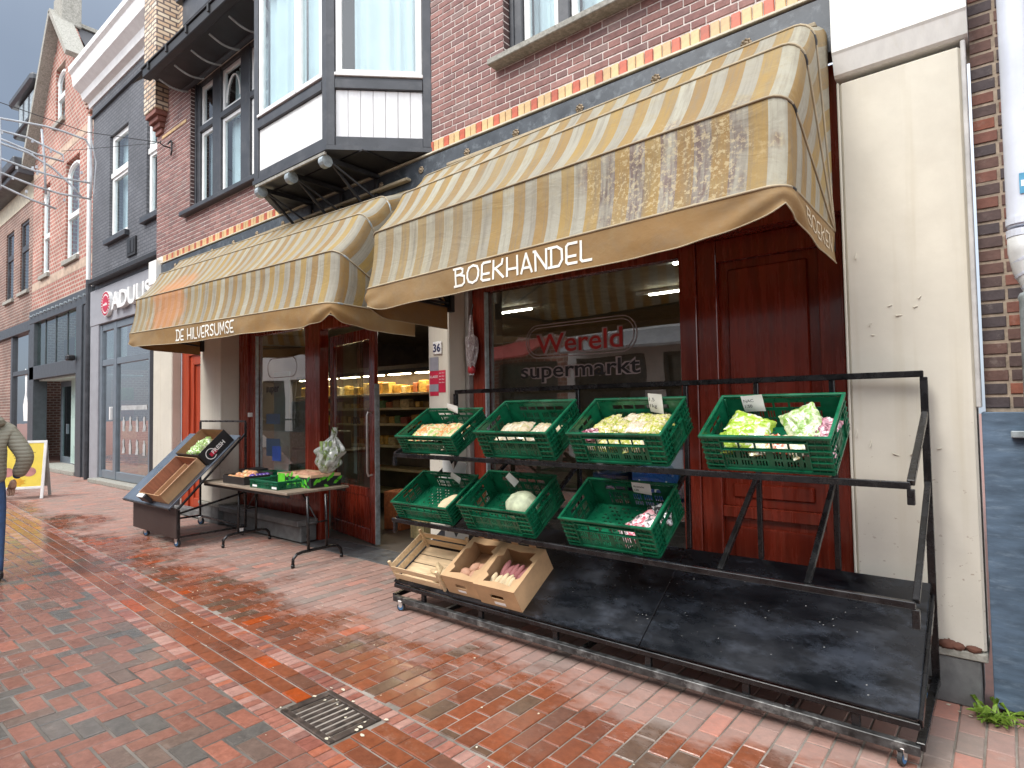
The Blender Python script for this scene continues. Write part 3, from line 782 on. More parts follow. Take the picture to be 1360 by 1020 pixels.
# hook with iron cross for the street decoration
q = MB(); q.tube([(-10.42, 3.99, 5.92), (-10.42, 3.86, 5.92)], .012); q.tube([(-10.5, 3.95, 6.0), (-10.42, 3.97, 6.05), (-10.34, 3.95, 6.0), (-10.34, 3.95, 5.84), (-10.42, 3.97, 5.8)], .012)
q.tube([(-10.42, 3.86, 5.92), (-10.42, 3.80, 5.95), (-10.42, 3.82, 5.99)], .01); q.build('wall_hook', M_BLACK, HOUSE)
for zc, xa, xb in ((6.2, -10.85, -9.9),):
    for k in range(5): MB().cbox((xa+k*.19+.002, 3.990, zc), (xa+(k+1)*.19-.008, 4.0, zc+.05), .003).build('yellow_brick', M_YB[0], HOUSE)

# bay window ------------------------------------------------------------------
BZ0, BZ1 = 4.14, 7.4
BP = [(-7.07, 4.0), (-6.37, 3.30), (-4.98, 3.30), (-4.28, 4.0)]
BAY = MB()
# sill slab under the bay (flooring) with thickness
def poly_slab(q, pts, z0, z1, mat=0):
    n = q.pts([(x, y, z0) for x, y in pts] + [(x, y, z1) for x, y in pts]); k = len(pts)
    q.face([n+i for i in range(k)], mat); q.face([n+k+i for i in range(k)][::-1], mat)
    for i in range(k): q.face([n+(i+1) % k, n+i, n+k+i, n+k+(i+1) % k], mat)
poly_slab(BAY, [(-7.09, 3.995), (-6.385, 3.275), (-4.965, 3.275), (-4.255, 3.995)], 4.10, 4.145)
BAYO = BAY.build('bay_window', M_DKGREY, HOUSE)
MB().box((-6.6, 3.5, 4.085), (-4.7, 3.99, 4.098)).build('bay_soffit', M_BLACK, BAYO)
M_BOARD = pm('white_boarding', (.72, .72, .72), .45, var=.06, scale=2, stretch=(5, 5, .6), dirt_or_sheen=(.5, .5, .47), dirt_sheen_amt=.35, dirt_sheen_scale=3)
for fi in range(3):
    p0, p1 = Vector((*BP[fi], 0)), Vector((*BP[fi+1], 0)); d = (p1-p0); W = d.length; d.normalize(); nn = Vector((d.y, -d.x, 0))
    M = Matrix((d, -nn, Vector((0, 0, 1)))).transposed().to_4x4(); M.translation = p0   # local x along face, y inwards, z up
    fr = MB(); e_ = .055
    for a_, b_ in ((-.012, .075), (W-.075, W+.012)): fr.cbox((a_, -.012, BZ0+.008), (b_, .06, BZ1), .006, M=M)
    for a_, b_, pr_ in ((BZ0+.006, BZ0+.10, .004), (4.71, 4.80, .02), (4.80, 4.835, .0), (6.30, 6.38, .004)): fr.cbox((.075, -pr_, a_), (W-.075, .055, b_), .004, M=M)
    fr.build('bay_frame', M_DKGREY, BAYO)
    z0, z1 = BZ0+.103, 4.708
    if fi == 1:
        MB().cbox((.076, .012, z0), (W-.076, .04, z1), .004, M=M).build('white_panel', M_WHITE, BAYO)
        cols = [(.08, W*.62), (W*.62, W-.08)]
    else:
        nb = 7
        for k in range(nb):
            a_ = .076+(W-.152)*k/nb; MB().cbox((a_+.0015, .012, z0), (a_+(W-.152)/nb-.0015, .035, z1), .004, M=M).build('board', M_BOARD, BAYO)
        cols = [(.08, W-.08)]
    for a_, b_ in cols:
        s = MB()
        f2 = .06
        s.cbox((a_, .0, 4.838), (a_+f2, .05, 6.298), .005, M=M); s.cbox((b_-f2, .0, 4.838), (b_, .05, 6.298), .005, M=M)
        s.cbox((a_+f2, .001, 4.838), (b_-f2, .049, 4.838+f2*1.2), .005, M=M); s.cbox((a_+f2, .001, 6.298-f2), (b_-f2, .049, 6.298), .005, M=M)
        s.cbox((a_-.01, -.022, 4.836), (b_+.01, .0, 4.868), .004, M=M)
        s.build('white_sash', M_WHITE, BAYO)
        MB().box((a_+f2*.8, .026, 4.88), (b_-f2*.8, .03, 6.26), M=M).build('pane', M_GLASS_UP, BAYO)
        q = MB(); ph = rnd.uniform(0, 6)
        xa, xb = (a_+.02, b_-.02) if fi != 2 else (a_+.17, b_-.06)
        q.grid(lambda u, v: M @ Vector((xa+(xb-xa)*u, .11+.02*math.sin(u*44*(xb-xa)+ph+1.4*math.sin(u*9)), 4.86+1.5*v)), 90, 3)
        q.build('curtain', M_CURT, BAYO, smooth=True)
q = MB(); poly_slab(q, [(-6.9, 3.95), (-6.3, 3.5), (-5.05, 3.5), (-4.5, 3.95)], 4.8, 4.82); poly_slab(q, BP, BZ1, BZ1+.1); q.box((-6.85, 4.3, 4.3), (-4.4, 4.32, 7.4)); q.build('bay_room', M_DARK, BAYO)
for k, x in enumerate((-6.3, -5.68, -5.06)):
    q = MB()
    q.bar((x, 3.32, 4.05), (x, 3.97, 4.05), .045, .05); q.bar((x, 3.40, 4.03), (x, 3.955, 3.55), .022, .03); q.bar((x, 3.95, 4.02), (x, 3.95, 3.5), .045, .04)
    q.bar((x+.02, 3.37, 4.03), (x+.14, 3.955, 3.70), .016, .02)
    b_ = q.build('bay_bracket', M_BLACK, BAYO)
    c_ = MB(); c_.tube([(x-.035, 3.33, 4.02), (x+.035, 3.33, 4.02)], .06, 14); c_.build('bracket_roller', M_GALV, b_)
MB().cbox((-6.34, 3.28, 4.062), (-5.0, 3.305, 4.096), .004).build('bay_trim', M_CONC, BAYO)

# ------------------------------------------------------------------ shopfronts (ground floor)
SY = 4.30
def frame_bars(q, bars, mat=0):
    for a, b in bars: q.cbox(a, b, .005, mat)
# right shopfront: window, post and panelled door
q = MB()
frame_bars(q, [((-3.99, SY-.05, 0), (-3.83, SY+.06, 2.78)), ((-1.875, SY-.05, 0), (-1.745, SY+.06, 2.78)), ((-3.83, SY-.045, .30), (-1.875, SY+.05, .42)), ((-3.83, SY-.045, 2.70), (-1.875, SY+.05, 2.779))])
SHOPR = q.build('right_shopfront', M_RED, HOUSE)
MB().cbox((-3.83, SY-.02, .0), (-1.875, SY+.03, .299), .004).build('plinth_panel', M_RED, SHOPR)
MB().cbox((-3.829, SY-.06, .42), (-3.812, SY-.01, 2.70), .003).build('glazing_strip', M_GALV, SHOPR)
MB().box((-3.83, SY, .42), (-1.875, SY+.006, 2.70)).build('pane', M_GLASS_SHOP, SHOPR)
# grey strip between pier and red post
MB().cbox((-4.045, 4.2, 0), (-3.995, 4.3, 2.78), .003).build('grey_fillet', pm('grey_filler', (.3, .28, .26), .7), SHOPR)
# lettering on the glass: Wereld supermarkt
LO, LU, LV = Vector((0, SY-.004, 0)), Vector((1, 0, 0)), Vector((0, 0, 1))
M_LRED = pm('red_vinyl', (.42, .02, .018), .5); M_LBLK = pm('black_vinyl', (.015, .015, .018), .5); M_LOUT = pm('pale_vinyl_outline', (.36, .30, .30), .6)
def glass_text(body, x, z, size, width, m_fill, tilt=0.0):
    U = Vector((1, 0, tilt)).normalized()
    out_ = text_mb(body, size, (x, SY-.003, z), U, (0, 0, 1), width=width, bold=.011, depth=.001)
    o1 = out_.build('letter_outlines', M_LOUT, SHOPR)
    fill = text_mb(body, size, (x, SY-.006, z), U, (0, 0, 1), width=width, bold=.002, depth=.001)
    fill.build('lettering', m_fill, SHOPR)
glass_text('Wereld', -3.25, 2.075, .235, .87, M_LRED)
glass_text('supermarkt', -3.43, 1.86, .185, 1.2, M_LBLK)
def loop(q, x0, x1, z0, z1, r_, wd):
    P = []
    for cx, cz, a0 in ((x1-r_, z1-r_, 0), (x0+r_, z1-r_, 90), (x0+r_, z0+r_, 180), (x1-r_, z0+r_, 270)):
        for k in range(7):
            an = R(a0+k*15); P.append((cx, cz, math.cos(an), math.sin(an), r_))
    n = q.pts([(cx+(r_)*c, SY-.004, cz+(r_)*s) for cx, cz, c, s, _ in P] + [(cx+(r_-wd)*c, SY-.004, cz+(r_-wd)*s) for cx, cz, c, s, _ in P]); k = len(P)
    for i in range(k): q.face([n+i, n+(i+1) % k, n+k+(i+1) % k, n+k+i])
q = MB(); loop(q, -3.37, -2.25, 2.03, 2.33, .14, .008); loop(q, -3.345, -2.275, 2.055, 2.305, .12, .008); q.build('logo_ring', M_LOUT, SHOPR)
# door on the right
q = MB()
frame_bars(q, [((-1.744, SY-.03, .02), (-1.60, SY+.05, 2.78)), ((-.93, SY-.03, .02), (-.735, SY+.05, 2.78)), ((-1.60, SY-.025, 2.62), (-.93, SY+.05, 2.779)), ((-1.60, SY-.02, 1.10), (-.93, SY+.05, 1.22)), ((-1.60, SY-.02, .80), (-.93, SY+.05, .88)), ((-1.60, SY-.025, .02), (-.93, SY+.05, .20))])
DR = q.build('panelled_door', M_RED, HOUSE)
for z0, z1 in ((1.22, 2.62), (.88, 1.10), (.20, .80)):
    MB().cbox((-1.60, SY+.02, z0), (-.93, SY+.045, z1), .002).build('door_panel', M_RED, DR)
    q = MB(); q.cbox((-1.53, SY+.0, z0+.06), (-1.0, SY+.02, z1-.06), .012); q.build('raised_field', M_RED, DR)
q = MB(); q.cbox((-1.17, SY-.045, .2), (-1.155, SY-.0, 2.62), .003); 
MB().cbox((-.905, SY-.038, 1.02), (-.875, SY-.031, 1.18), .003).build('lock_plate', M_BRASS, DR); MB().tube([(-.89, SY-.04, 1.12), (-.89, SY-.085, 1.12)], .012, 8).build('door_knob', M_BRASS, DR)
MB().cbox((-.80, SY-.04, .02), (-.785, SY-.02, 2.78), .003).build('door_bead', M_RED, DR)
MB().cbox((-1.75, 4.02, 0), (-.735, 4.30, .10), .006).build('door_step', M_STONE, HOUSE)

# left shopfront: window over the stone bench, post, open door leaf
q = MB()
frame_bars(q, [((-8.66, SY-.06, 0), (-8.40, SY+.06, 2.78)), ((-8.40, SY-.03, .45), (-8.20, SY+.06, 2.78)), ((-6.93, SY-.05, 0), (-6.60, SY+.08, 2.78)), ((-8.20, SY-.045, .45), (-6.93, SY+.05, .60)), ((-8.20, SY-.045, 2.66), (-6.93, SY+.05, 2.779)), ((-6.60, SY-.04, 2.60), (-4.335, SY+.05, 2.779))])
SHOPL = q.build('left_shopfront', M_RED, HOUSE)
MB().cbox((-8.66, SY-.02, .0), (-6.93, SY+.03, .449), .004).build('plinth_panel', M_RED, SHOPL)
MB().cbox((-8.199, SY-.05, .60), (-8.18, SY-.01, 2.66), .003).build('glazing_strip', M_GALV, SHOPL)
MB().box((-8.20, SY, .60), (-6.93, SY+.006, 2.66)).build('pane', M_GLASS_SHOP, SHOPL)
MB().cbox((-8.35, SY-.085, 1.52), (-8.31, SY-.03, 1.58), .004).build('bell_push', M_WHITE, SHOPL)
g2 = text_mb('super', .15, (-7.98, SY-.004, 1.86), (1, 0, 0), (0, 0, 1), bold=.004, depth=.001); g2.build('lettering', M_LBLK, SHOPL)
q = MB(); loop(q, -7.95, -7.2, 2.05, 2.32, .13, .008); q.build('logo_ring', M_LOUT, SHOPL)
for z0_, z1_ in ((1.42, 1.56), (.98, 1.22)): MB().box((-7.98, SY-.004, z0_), (-7.62, SY-.003, z1_)).build('window_sticker', pm('navy_vinyl', (.04, .07, .12), .5), SHOPL)
q = MB(); q.box((-7.82, SY-.0052, .92), (-7.60, SY-.0042, 1.12)); q.build('window_sticker', pm('royal_blue_vinyl', (.03, .08, .35), .5), SHOPL)
# stone bench under the window
MB().cbox((-8.68, 4.02, 0), (-6.66, 4.24, .20), .01).build('bench_stone', M_STONE, HOUSE)
MB().cbox((-8.68, 3.96, .20), (-6.63, 4.24, .275), .01).build('bench_stone', M_STONE, HOUSE)
# open door leaf, in its own frame
A, B = Vector((-7.02, 4.70, 0)), Vector((-5.75, 4.46, 0)); d = (B-A); W = d.length; d.normalize(); nn = Vector((d.y, -d.x, 0))
M = Matrix((d, -nn, Vector((0, 0, 1)))).transposed().to_4x4(); M.translation = A
q = MB()
for a_, b_, c_, e_ in ((0, .12, .02, 2.58), (W-.14, W, .02, 2.58), (.12, W-.14, .02, .18), (.12, W-.14, .56, .66), (.12, W-.14, 2.44, 2.58)): q.cbox((a_, -.025, c_), (b_, .025, e_), .006, M=M)
LEAF = q.build('open_door', M_RED, HOUSE)
MB().cbox((.12, -.008, .18), (W-.14, .008, .56), .003, M=M).build('door_panel', M_RED, LEAF)
MB().box((.12, -.003, .66), (W-.14, .003, 2.44), M=M).build('pane', M_GLASS_SHOP, LEAF)
q = MB(); q.tube([M @ Vector(p) for p in ((W-.07, -.03, 1.56), (W-.07, -.075, 1.57), (W-.075, -.085, 1.53), (W-.075, -.085, .86), (W-.07, -.075, .82), (W-.07, -.03, .83))], .014, 8)
q.build('door_handle', M_CHROME, LEAF)
g2 = text_mb('100%', .13, M @ Vector((.62, -.006, 1.42)), d, (0, 0, 1), bold=.002, depth=.001); g2.build('lettering', M_LBLK, LEAF)
MB().cbox((W+.004, -.03, .02), (W+.02, .03, 1.9), .003, M=M).build('door_edge_strip', M_GALV, LEAF)
# slate threshold
for k in range(9):
    for j in range(3):
        MB().cbox((-6.62+k*.254+.003, 3.995+j*.2+.003, -.02), (-6.62+(k+1)*.254-.003, 4.19+j*.2, .002+rnd.uniform(0, .003)), .003).build('threshold_tile', pm('slate_tile', (.09, .095, .1), .55, var=.3, scale=8, bump=.3), HOUSE)
# pier face plates: house number 36, and stickers
NP = MB().cbox((-4.245, 3.962, 2.115), (-4.13, 3.979, 2.235), .004).build('number_plate', M_WHITE, HOUSE)
text_mb('36', .105, (-4.237, 3.959, 2.14), (1, 0, 0), (0, 0, 1), width=.1, bold=.002, depth=.002).build('numeral', pm('navy_enamel', (.02, .025, .09), .4), NP)
M_STR = pm('crimson_sticker', (.55, .02, .06), .4); M_STG = pm('grey_sticker', (.28, .28, .32), .5)
s1 = MB().box((-4.305, 3.976, 1.96), (-4.185, 3.9795, 2.09)).build('sticker', M_STG, HOUSE)
s2 = MB().box((-4.305, 3.976, 1.72), (-4.185, 3.9795, 1.957)).build('sticker', M_STR, HOUSE)
q = MB().box((-4.305, 3.9745, 1.76), (-4.185, 3.9758, 1.83)); q.build('grey_patch', M_STG, s2)
text_mb('KLASSE', .035, (-4.30, 3.9745, 1.89), (1, 0, 0), (0, 0, 1), depth=.001, width=.11).build('lettering', M_PAPER, s2)
s3 = MB().box((-4.18, 3.976, 1.75), (-4.09, 3.9795, 1.96)).build('sticker', M_STR, HOUSE)
for k in range(4): text_mb('alarm  24 uur', .016, (-4.172, 3.9745, 1.93-k*.03), (1, 0, 0), (0, 0, 1), depth=.001, width=.07).build('lettering', M_PAPER, s3)
# recessed orange-red street door left of the pilaster
q = MB()
frame_bars(q, [((-10.35, 4.13, 0), (-10.1, 4.25, 2.78)), ((-9.5, 4.13, 0), (-9.335, 4.25, 2.78)), ((-10.1, 4.13, 2.5), (-9.5, 4.25, 2.779)), ((-10.1, 4.16, .02), (-9.98, 4.25, 2.5)), ((-9.62, 4.16, .02), (-9.5, 4.25, 2.5)), ((-9.98, 4.16, .02), (-9.62, 4.25, .25)), ((-9.98, 4.16, .9), (-9.62, 4.25, 1.05)), ((-9.98, 4.16, 2.35), (-9.62, 4.25, 2.5))])
q.cbox((-9.98, 4.19, .25), (-9.62, 4.22, 2.35), .004)
D2 = q.build('street_door', M_ORED, HOUSE)
MB().cbox((-9.52, 4.09, 1.2), (-9.47, 4.13, 1.34), .006).build('letter_flap', M_WHITE, D2)
MB().cbox((-10.35, 4.02, 0), (-9.335, 4.13, .12), .008).build('door_step', M_STONE, HOUSE)
MB().box((-10.36, 4.27, 0), (-9.3, 4.3, 3.0)).build('door_backing', M_DARK, HOUSE)

# shop interior ----------------------------------------------------------------
M_FLOOR = pm('shop_floor_tile', (.12, .11, .1), .4, var=.2)
M_WINT = pm('interior_wall', (.20, .15, .11), .8)
q = MB(); q.box((-10.3, 4.4, -.02), (-.3, 9.2, .006)); q.build('shop_floor', M_FLOOR, HOUSE)
q = MB(); q.box((-10.3, 9.0, 0), (-.3, 9.2, 3)); q.box((-.5, 4.4, 0), (-.3, 9, 3)); q.box((-10.35, 4.65, 0), (-10.2, 9, 3)); q.box((-4.05, 4.33, 0), (-3.99, 4.7, 3)); q.build('interior_wall', M_WINT, HOUSE)
SH = thing('grocery_shelf', 'long lit grocery shelving with packets inside the open shop doorway', 'shelving', (-7.9, 6.2, 0))
q = MB(); q.box((-9.9, 6.28, 0), (-6.05, 6.34, 2.3)); q.build('back_panel', pm('shelf_back', (.20, .16, .12), .8), SH)
M_SHELF = pm('cream_shelf', (.62, .52, .30), .6)
SZ = (1.84, 1.62, 1.38, 1.05, .7, .35)
for z in SZ: MB().cbox((-9.88, 5.88, z-.035), (-6.08, 6.27, z), .004).build('shelf_board', M_SHELF, SH)
M_TUBE = emis('shelf_lamp', (1, .80, .5), 22.0)
for k in range(6):
    x = -9.8+k*.62; MB().box((x, 5.90, 2.118), (x+.46, 5.96, 2.13)).build('shelf_lamp', M_TUBE, SH)
MB().cbox((-9.9, 5.9, 2.135), (-6.05, 6.3, 2.2), .004).build('canopy', M_BLACK, SH)
PAL = [(.66, .42, .1), (.62, .5, .25), (.5, .16, .06), (.3, .2, .08), (.7, .6, .4), (.12, .25, .1), (.55, .3, .06), (.35, .08, .05)]
PMs = [pm('packet_colour_%s' % 'abcdefgh'[i], c, .5, var=.25, scale=20) for i, c in enumerate(PAL)]
for r_, z in enumerate(SZ[:4]):
    x = -9.8; k = 0
    while x < -6.2:
        w_ = rnd.uniform(.09, .2); h_ = rnd.uniform(.07, .15) if r_ else rnd.uniform(.1, .19)
        d_ = rnd.uniform(.1, .2)
        me = MB().cbox((-w_/2, 0, 0), (w_/2, d_, h_), .012).mesh('grocery_packet', PMs[rnd.choice((0, 0, 1, 4, 6, 0, 2) if r_ == 0 else (0, 1, 2, 3, 3, 6, 7, 5))])
        o = link('grocery_packet', me); o.location = (x+w_/2, 5.92+rnd.uniform(0, .06), z)
        tag(o, 'small packet in a row on the lit grocery shelves inside the shop', 'food packet', 'packets on the lit grocery shelves')
        x += w_+rnd.uniform(.005, .05)
# low clutter by the doorway
for k, (x, y, s_, h_, ci) in enumerate(((-6.35, 5.3, .3, .5, 2), (-6.0, 5.5, .35, .32, 3), (-7.0, 5.2, .25, .25, 5), (-5.6, 5.1, .3, .22, 1))):
    o = MB().cbox((-s_/2, -s_/2, 0), (s_/2, s_/2, h_), .01).mesh('stock_box', PMs[ci]); o = link('stock_box', o); o.location = (x, y, .006); o.rotation_euler = (0, 0, rnd.uniform(-.3, .3))
    tag(o, ('tall brown carton on the shop floor behind the door', 'low dark carton beside the lit shelving', 'green carton on the floor by the shelving', 'flat tan carton just inside the threshold')[k], 'carton')
M_LAMP = emis('ceiling_lamp', (1, .92, .8), 14.0)
for k, (x, y) in enumerate(((-8.3, 5.4), (-5.2, 6.4), (-3.0, 6.6), (-2.1, 5.3), (-6.9, 7.6))):
    t_ = thing('ceiling_lamp', ('strip lamp over the left shop window', 'strip lamp over the shop aisle behind the middle pier', 'strip lamp seen through the Wereld window, further one', 'strip lamp seen through the Wereld window, nearer one', 'strip lamp deep inside the shop above the shelving')[k], 'ceiling lamp', (x, y, 2.97))
    MB().cbox((x-.45, y-.03, 2.93), (x+.45, y+.03, 2.975), .004).build('lamp_body', M_WHITE, t_); MB().box((x-.28, y-.018, 2.91), (x+.28, y+.018, 2.929)).build('tube', M_LAMP, t_)
# counter and till silhouettes behind the left window
t_ = thing('shop_counter', 'dark shop counter with a till behind the left shop window', 'counter', (-7.5, 5.2, 0))
MB().cbox((-8.4, 5.0, 0), (-7.1, 5.5, 1.0), .01).build('counter_body', pm('counter_teal', (.12, .2, .2), .5), t_); MB().cbox((-8.45, 4.96, 1.0), (-7.05, 5.54, 1.04), .006).build('counter_top', M_BLACK, t_)
MB().cbox((-7.75, 5.05, 1.04), (-7.4, 5.3, 1.3), .02).build('till', M_BLACK, t_)
t_ = thing('drinks_fridge', 'pale upright drinks cabinet behind the left shop window', 'fridge', (-8.9, 5.5, 0))
MB().cbox((-9.25, 5.4, 0), (-8.75, 5.65, 1.75), .01).build('cabinet', pm('fridge_teal_grey', (.22, .30, .30), .5), t_)
MB().cbox((-9.2, 5.385, .2), (-8.8, 5.398, 1.6), .004).build('fridge_door', M_GALV, t_)
MB().cbox((-8.15, 4.50, .62), (-7.74, 4.52, 2.15), .004).build('reflection_panel', pm('teal_reflection_panel', (.34, .43, .42), .4, var=.08), SHOPL)  # added panel, its teal imitates a door-like reflection in the glass
T_ = thing('wire_rack', 'white wire rack standing behind the left shop window', 'wire rack', (-7.5, 4.8, 0))
for k in range(9): MB().cbox((-7.68+k*.045, 4.79, .9), (-7.665+k*.045, 4.80, 2.0), .002).build('upright', M_WHITE, T_)
for z in (.95, 1.4, 1.95): MB().cbox((-7.70, 4.801, z), (-7.29, 4.815, z+.02), .002).build('crossbar', M_WHITE, T_)
# low blue cartons standing in the right window
for k, (x, w_, z0, h_, lab) in enumerate(((-2.16, .40, .78, .32, 'blue carton in the right shop window, lower of the two blue ones'), (-2.08, .30, 1.101, .22, 'pale blue carton topmost of the stack in the right shop window'), (-2.62, .22, .78, .26, 'navy carton beside the blue stack in the right shop window'))):
    t_ = thing('stock_carton', lab, 'carton', (x, 4.55, z0))
    MB().cbox((x-w_/2, 4.36, z0+.001), (x+w_/2, 4.7, z0+h_), .006).build('carton_body', pm('blue_carton_%s' % 'abcd'[k], ((.02, .10, .42), (.30, .42, .6), (.02, .03, .12))[k], .5), t_)
    if k == 0: text_mb('Lurpak', .1, (x-.14, 4.355, z0+h_*.5), (1, 0, 0), (0, 0, 1), depth=.002, bold=.002).build('lettering', M_PAPER, t_)
q = MB(); q.box((-3.75, 4.36, .43), (-1.90, 4.9, .775)); q = q.build('window_display_base', pm('display_grey', (.05, .05, .05), .8), HOUSE)

# ------------------------------------------------------------------ awnings
def canvas(name, gold, pale, pitch, striped=True, dirt_or_sheen=.6):
    m, t, b = principled(name); L = t.links.new
    ge = N(t, 'ShaderNodeNewGeometry'); P = ge.outputs['Position']
    if striped:
        uvn = N(t, 'ShaderNodeUVMap'); sp = N(t, 'ShaderNodeSeparateXYZ'); L(uvn.outputs[0], sp.inputs[0])
        dv = N(t, 'ShaderNodeMath', operation='DIVIDE'); dv.inputs[1].default_value = pitch; L(sp.outputs[0], dv.inputs[0])
        fr = N(t, 'ShaderNodeMath', operation='FRACT'); L(dv.outputs[0], fr.inputs[0])
        lt = N(t, 'ShaderNodeMath', operation='LESS_THAN'); lt.inputs[1].default_value = .5; L(fr.outputs[0], lt.inputs[0])
        fl = N(t, 'ShaderNodeMath', operation='FLOOR'); L(dv.outputs[0], fl.inputs[0])
        mx = N(t, 'ShaderNodeMix', data_type='RGBA'); mx.inputs[6].default_value = (*pale, 1); mx.inputs[7].default_value = (*gold, 1); L(lt.outputs[0], mx.inputs[0]); c = mx.outputs[2]
        # each strip has faded differently
        wn = N(t, 'ShaderNodeTexWhiteNoise', noise_dimensions='1D'); d2 = N(t, 'ShaderNodeMath', operation='MULTIPLY'); d2.inputs[1].default_value = 2; L(dv.outputs[0], d2.inputs[0])
        f2 = N(t, 'ShaderNodeMath', operation='FLOOR'); L(d2.outputs[0], f2.inputs[0]); L(f2.outputs[0], wn.inputs['W'])
        hs = N(t, 'ShaderNodeHueSaturation'); mh = N(t, 'ShaderNodeMapRange'); mh.inputs[3].default_value = .82; mh.inputs[4].default_value = 1.12; L(wn.outputs[0], mh.inputs[0]); L(mh.outputs[0], hs.inputs['Value'])
        mh2 = N(t, 'ShaderNodeMapRange'); mh2.inputs[3].default_value = .494; mh2.inputs[4].default_value = .510; L(wn.outputs[0], mh2.inputs[0]); L(mh2.outputs[0], hs.inputs['Hue'])
        L(c, hs.inputs['Color']); c = hs.outputs[0]
        mp = N(t, 'ShaderNodeMapping'); mp.inputs['Scale'].default_value = (9, 1.2, 1); L(uvn.outputs[0], mp.inputs[0]); vec = mp.outputs[0]
    else:
        rgb = N(t, 'ShaderNodeRGB'); rgb.outputs[0].default_value = (*gold, 1); c = rgb.outputs[0]
        mp = N(t, 'ShaderNodeMapping'); mp.inputs['Scale'].default_value = (3, 3, 3); L(P, mp.inputs[0]); vec = mp.outputs[0]
    # grime: soft clouds, run-off streaks and mould speckle
    def lay_(c, noise_scale, lo, hi, amt, col, src, detail=8, rough=.65):
        n = N(t, 'ShaderNodeTexNoise'); n.inputs['Scale'].default_value = noise_scale; n.inputs['Detail'].default_value = detail; n.inputs['Roughness'].default_value = rough; L(src, n.inputs['Vector'])
        r_ = N(t, 'ShaderNodeMapRange', interpolation_type='SMOOTHSTEP'); r_.inputs[1].default_value = lo; r_.inputs[2].default_value = hi; r_.inputs[4].default_value = amt; L(n.outputs[0], r_.inputs[0])
        m_ = N(t, 'ShaderNodeMix', data_type='RGBA'); m_.inputs[7].default_value = (*col, 1); L(r_.outputs[0], m_.inputs[0]); L(c, m_.inputs[6]); return m_.outputs[2]
    c = lay_(c, 1.1, .40, .66, .45*dirt_or_sheen, (.30, .26, .17), P)
    c = lay_(c, 2.0, .45, .72, .55*dirt_or_sheen, (.20, .17, .125), vec)
    c = lay_(c, 5.0, .50, .68, .4*dirt_or_sheen, (.34, .27, .13), P, 10, .75)
    c = lay_(c, 14.0, .52, .72, .35*dirt_or_sheen, (.22, .19, .14), P, 10, .75)
    if striped:
        mps = N(t, 'ShaderNodeMapping'); mps.inputs['Scale'].default_value = (26, 1.0, 1); L(uvn.outputs[0], mps.inputs[0])
        c = lay_(c, 1.6, .46, .70, .55*dirt_or_sheen, (.19, .165, .13), mps.outputs[0], 9, .7)
    if striped:
        # the patch of peeled, purplish cloth near the right end
        dist = N(t, 'ShaderNodeVectorMath', operation='DISTANCE'); dist.inputs[1].default_value = (-1.42, 3.03, 2.86)
        sc_ = N(t, 'ShaderNodeVectorMath', operation='MULTIPLY'); sc_.inputs[1].default_value = (1, 1, 1.7); L(P, sc_.inputs[0]); dist.inputs[1].default_value = (-1.42, 3.03, 2.86*1.7); L(sc_.outputs[0], dist.inputs[0])
        nn_ = N(t, 'ShaderNodeTexNoise'); nn_.inputs['Scale'].default_value = 5; nn_.inputs['Detail'].default_value = 8; L(P, nn_.inputs['Vector'])
        s_ = N(t, 'ShaderNodeMath', operation='MULTIPLY_ADD'); s_.inputs[1].default_value = -.9; L(nn_.outputs[0], s_.inputs[0]); L(dist.outputs['Value'], s_.inputs[2])
        rr = N(t, 'ShaderNodeMapRange', interpolation_type='SMOOTHSTEP'); rr.inputs[1].default_value = .18; rr.inputs[2].default_value = -.12; rr.inputs[3].default_value = 0; rr.inputs[4].default_value = .85; L(s_.outputs[0], rr.inputs[0])
        m_ = N(t, 'ShaderNodeMix', data_type='RGBA', blend_type='MULTIPLY'); m_.inputs[7].default_value = (.52, .40, .45, 1)
        il = N(t, 'ShaderNodeMath', operation='SUBTRACT'); il.inputs[0].default_value = 1.12; L(lt.outputs[0], il.inputs[1])
        st = N(t, 'ShaderNodeTexNoise'); st.inputs['Scale'].default_value = 4; st.inputs['Detail'].default_value = 9; L(mp.outputs[0], st.inputs['Vector'])
        st2 = N(t, 'ShaderNodeMapRange'); st2.inputs[1].default_value = .35; st2.inputs[2].default_value = .6; L(st.outputs[0], st2.inputs[0])
        a1_ = N(t, 'ShaderNodeMath', operation='MULTIPLY'); L(rr.outputs[0], a1_.inputs[0]); L(il.outputs[0], a1_.inputs[1])
        a2_ = N(t, 'ShaderNodeMath', operation='MULTIPLY', use_clamp=True); L(a1_.outputs[0], a2_.inputs[0]); L(st2.outputs[0], a2_.inputs[1])
        L(a2_.outputs[0], m_.inputs[0]); L(c, m_.inputs[6]); c = m_.outputs[2]
        fl_ = N(t, 'ShaderNodeTexNoise'); fl_.inputs['Scale'].default_value = 42; fl_.inputs['Detail'].default_value = 6; fl_.inputs['Roughness'].default_value = .7; L(P, fl_.inputs['Vector'])
        fm_ = N(t, 'ShaderNodeMapRange'); fm_.inputs[1].default_value = .53; fm_.inputs[2].default_value = .57; L(fl_.outputs[0], fm_.inputs[0])
        fn_ = N(t, 'ShaderNodeMath', operation='MULTIPLY'); L(fm_.outputs[0], fn_.inputs[0]); L(rr.outputs[0], fn_.inputs[1]); fm_.inputs[4].default_value = .6
        m5 = N(t, 'ShaderNodeMix', data_type='RGBA'); m5.inputs[7].default_value = (.60, .50, .30, 1); L(fn_.outputs[0], m5.inputs[0]); L(c, m5.inputs[6]); c = m5.outputs[2]
        dist2 = N(t, 'ShaderNodeVectorMath', operation='DISTANCE'); dist2.inputs[1].default_value = (-8.05, 3.05, 2.95); L(P, dist2.inputs[0])
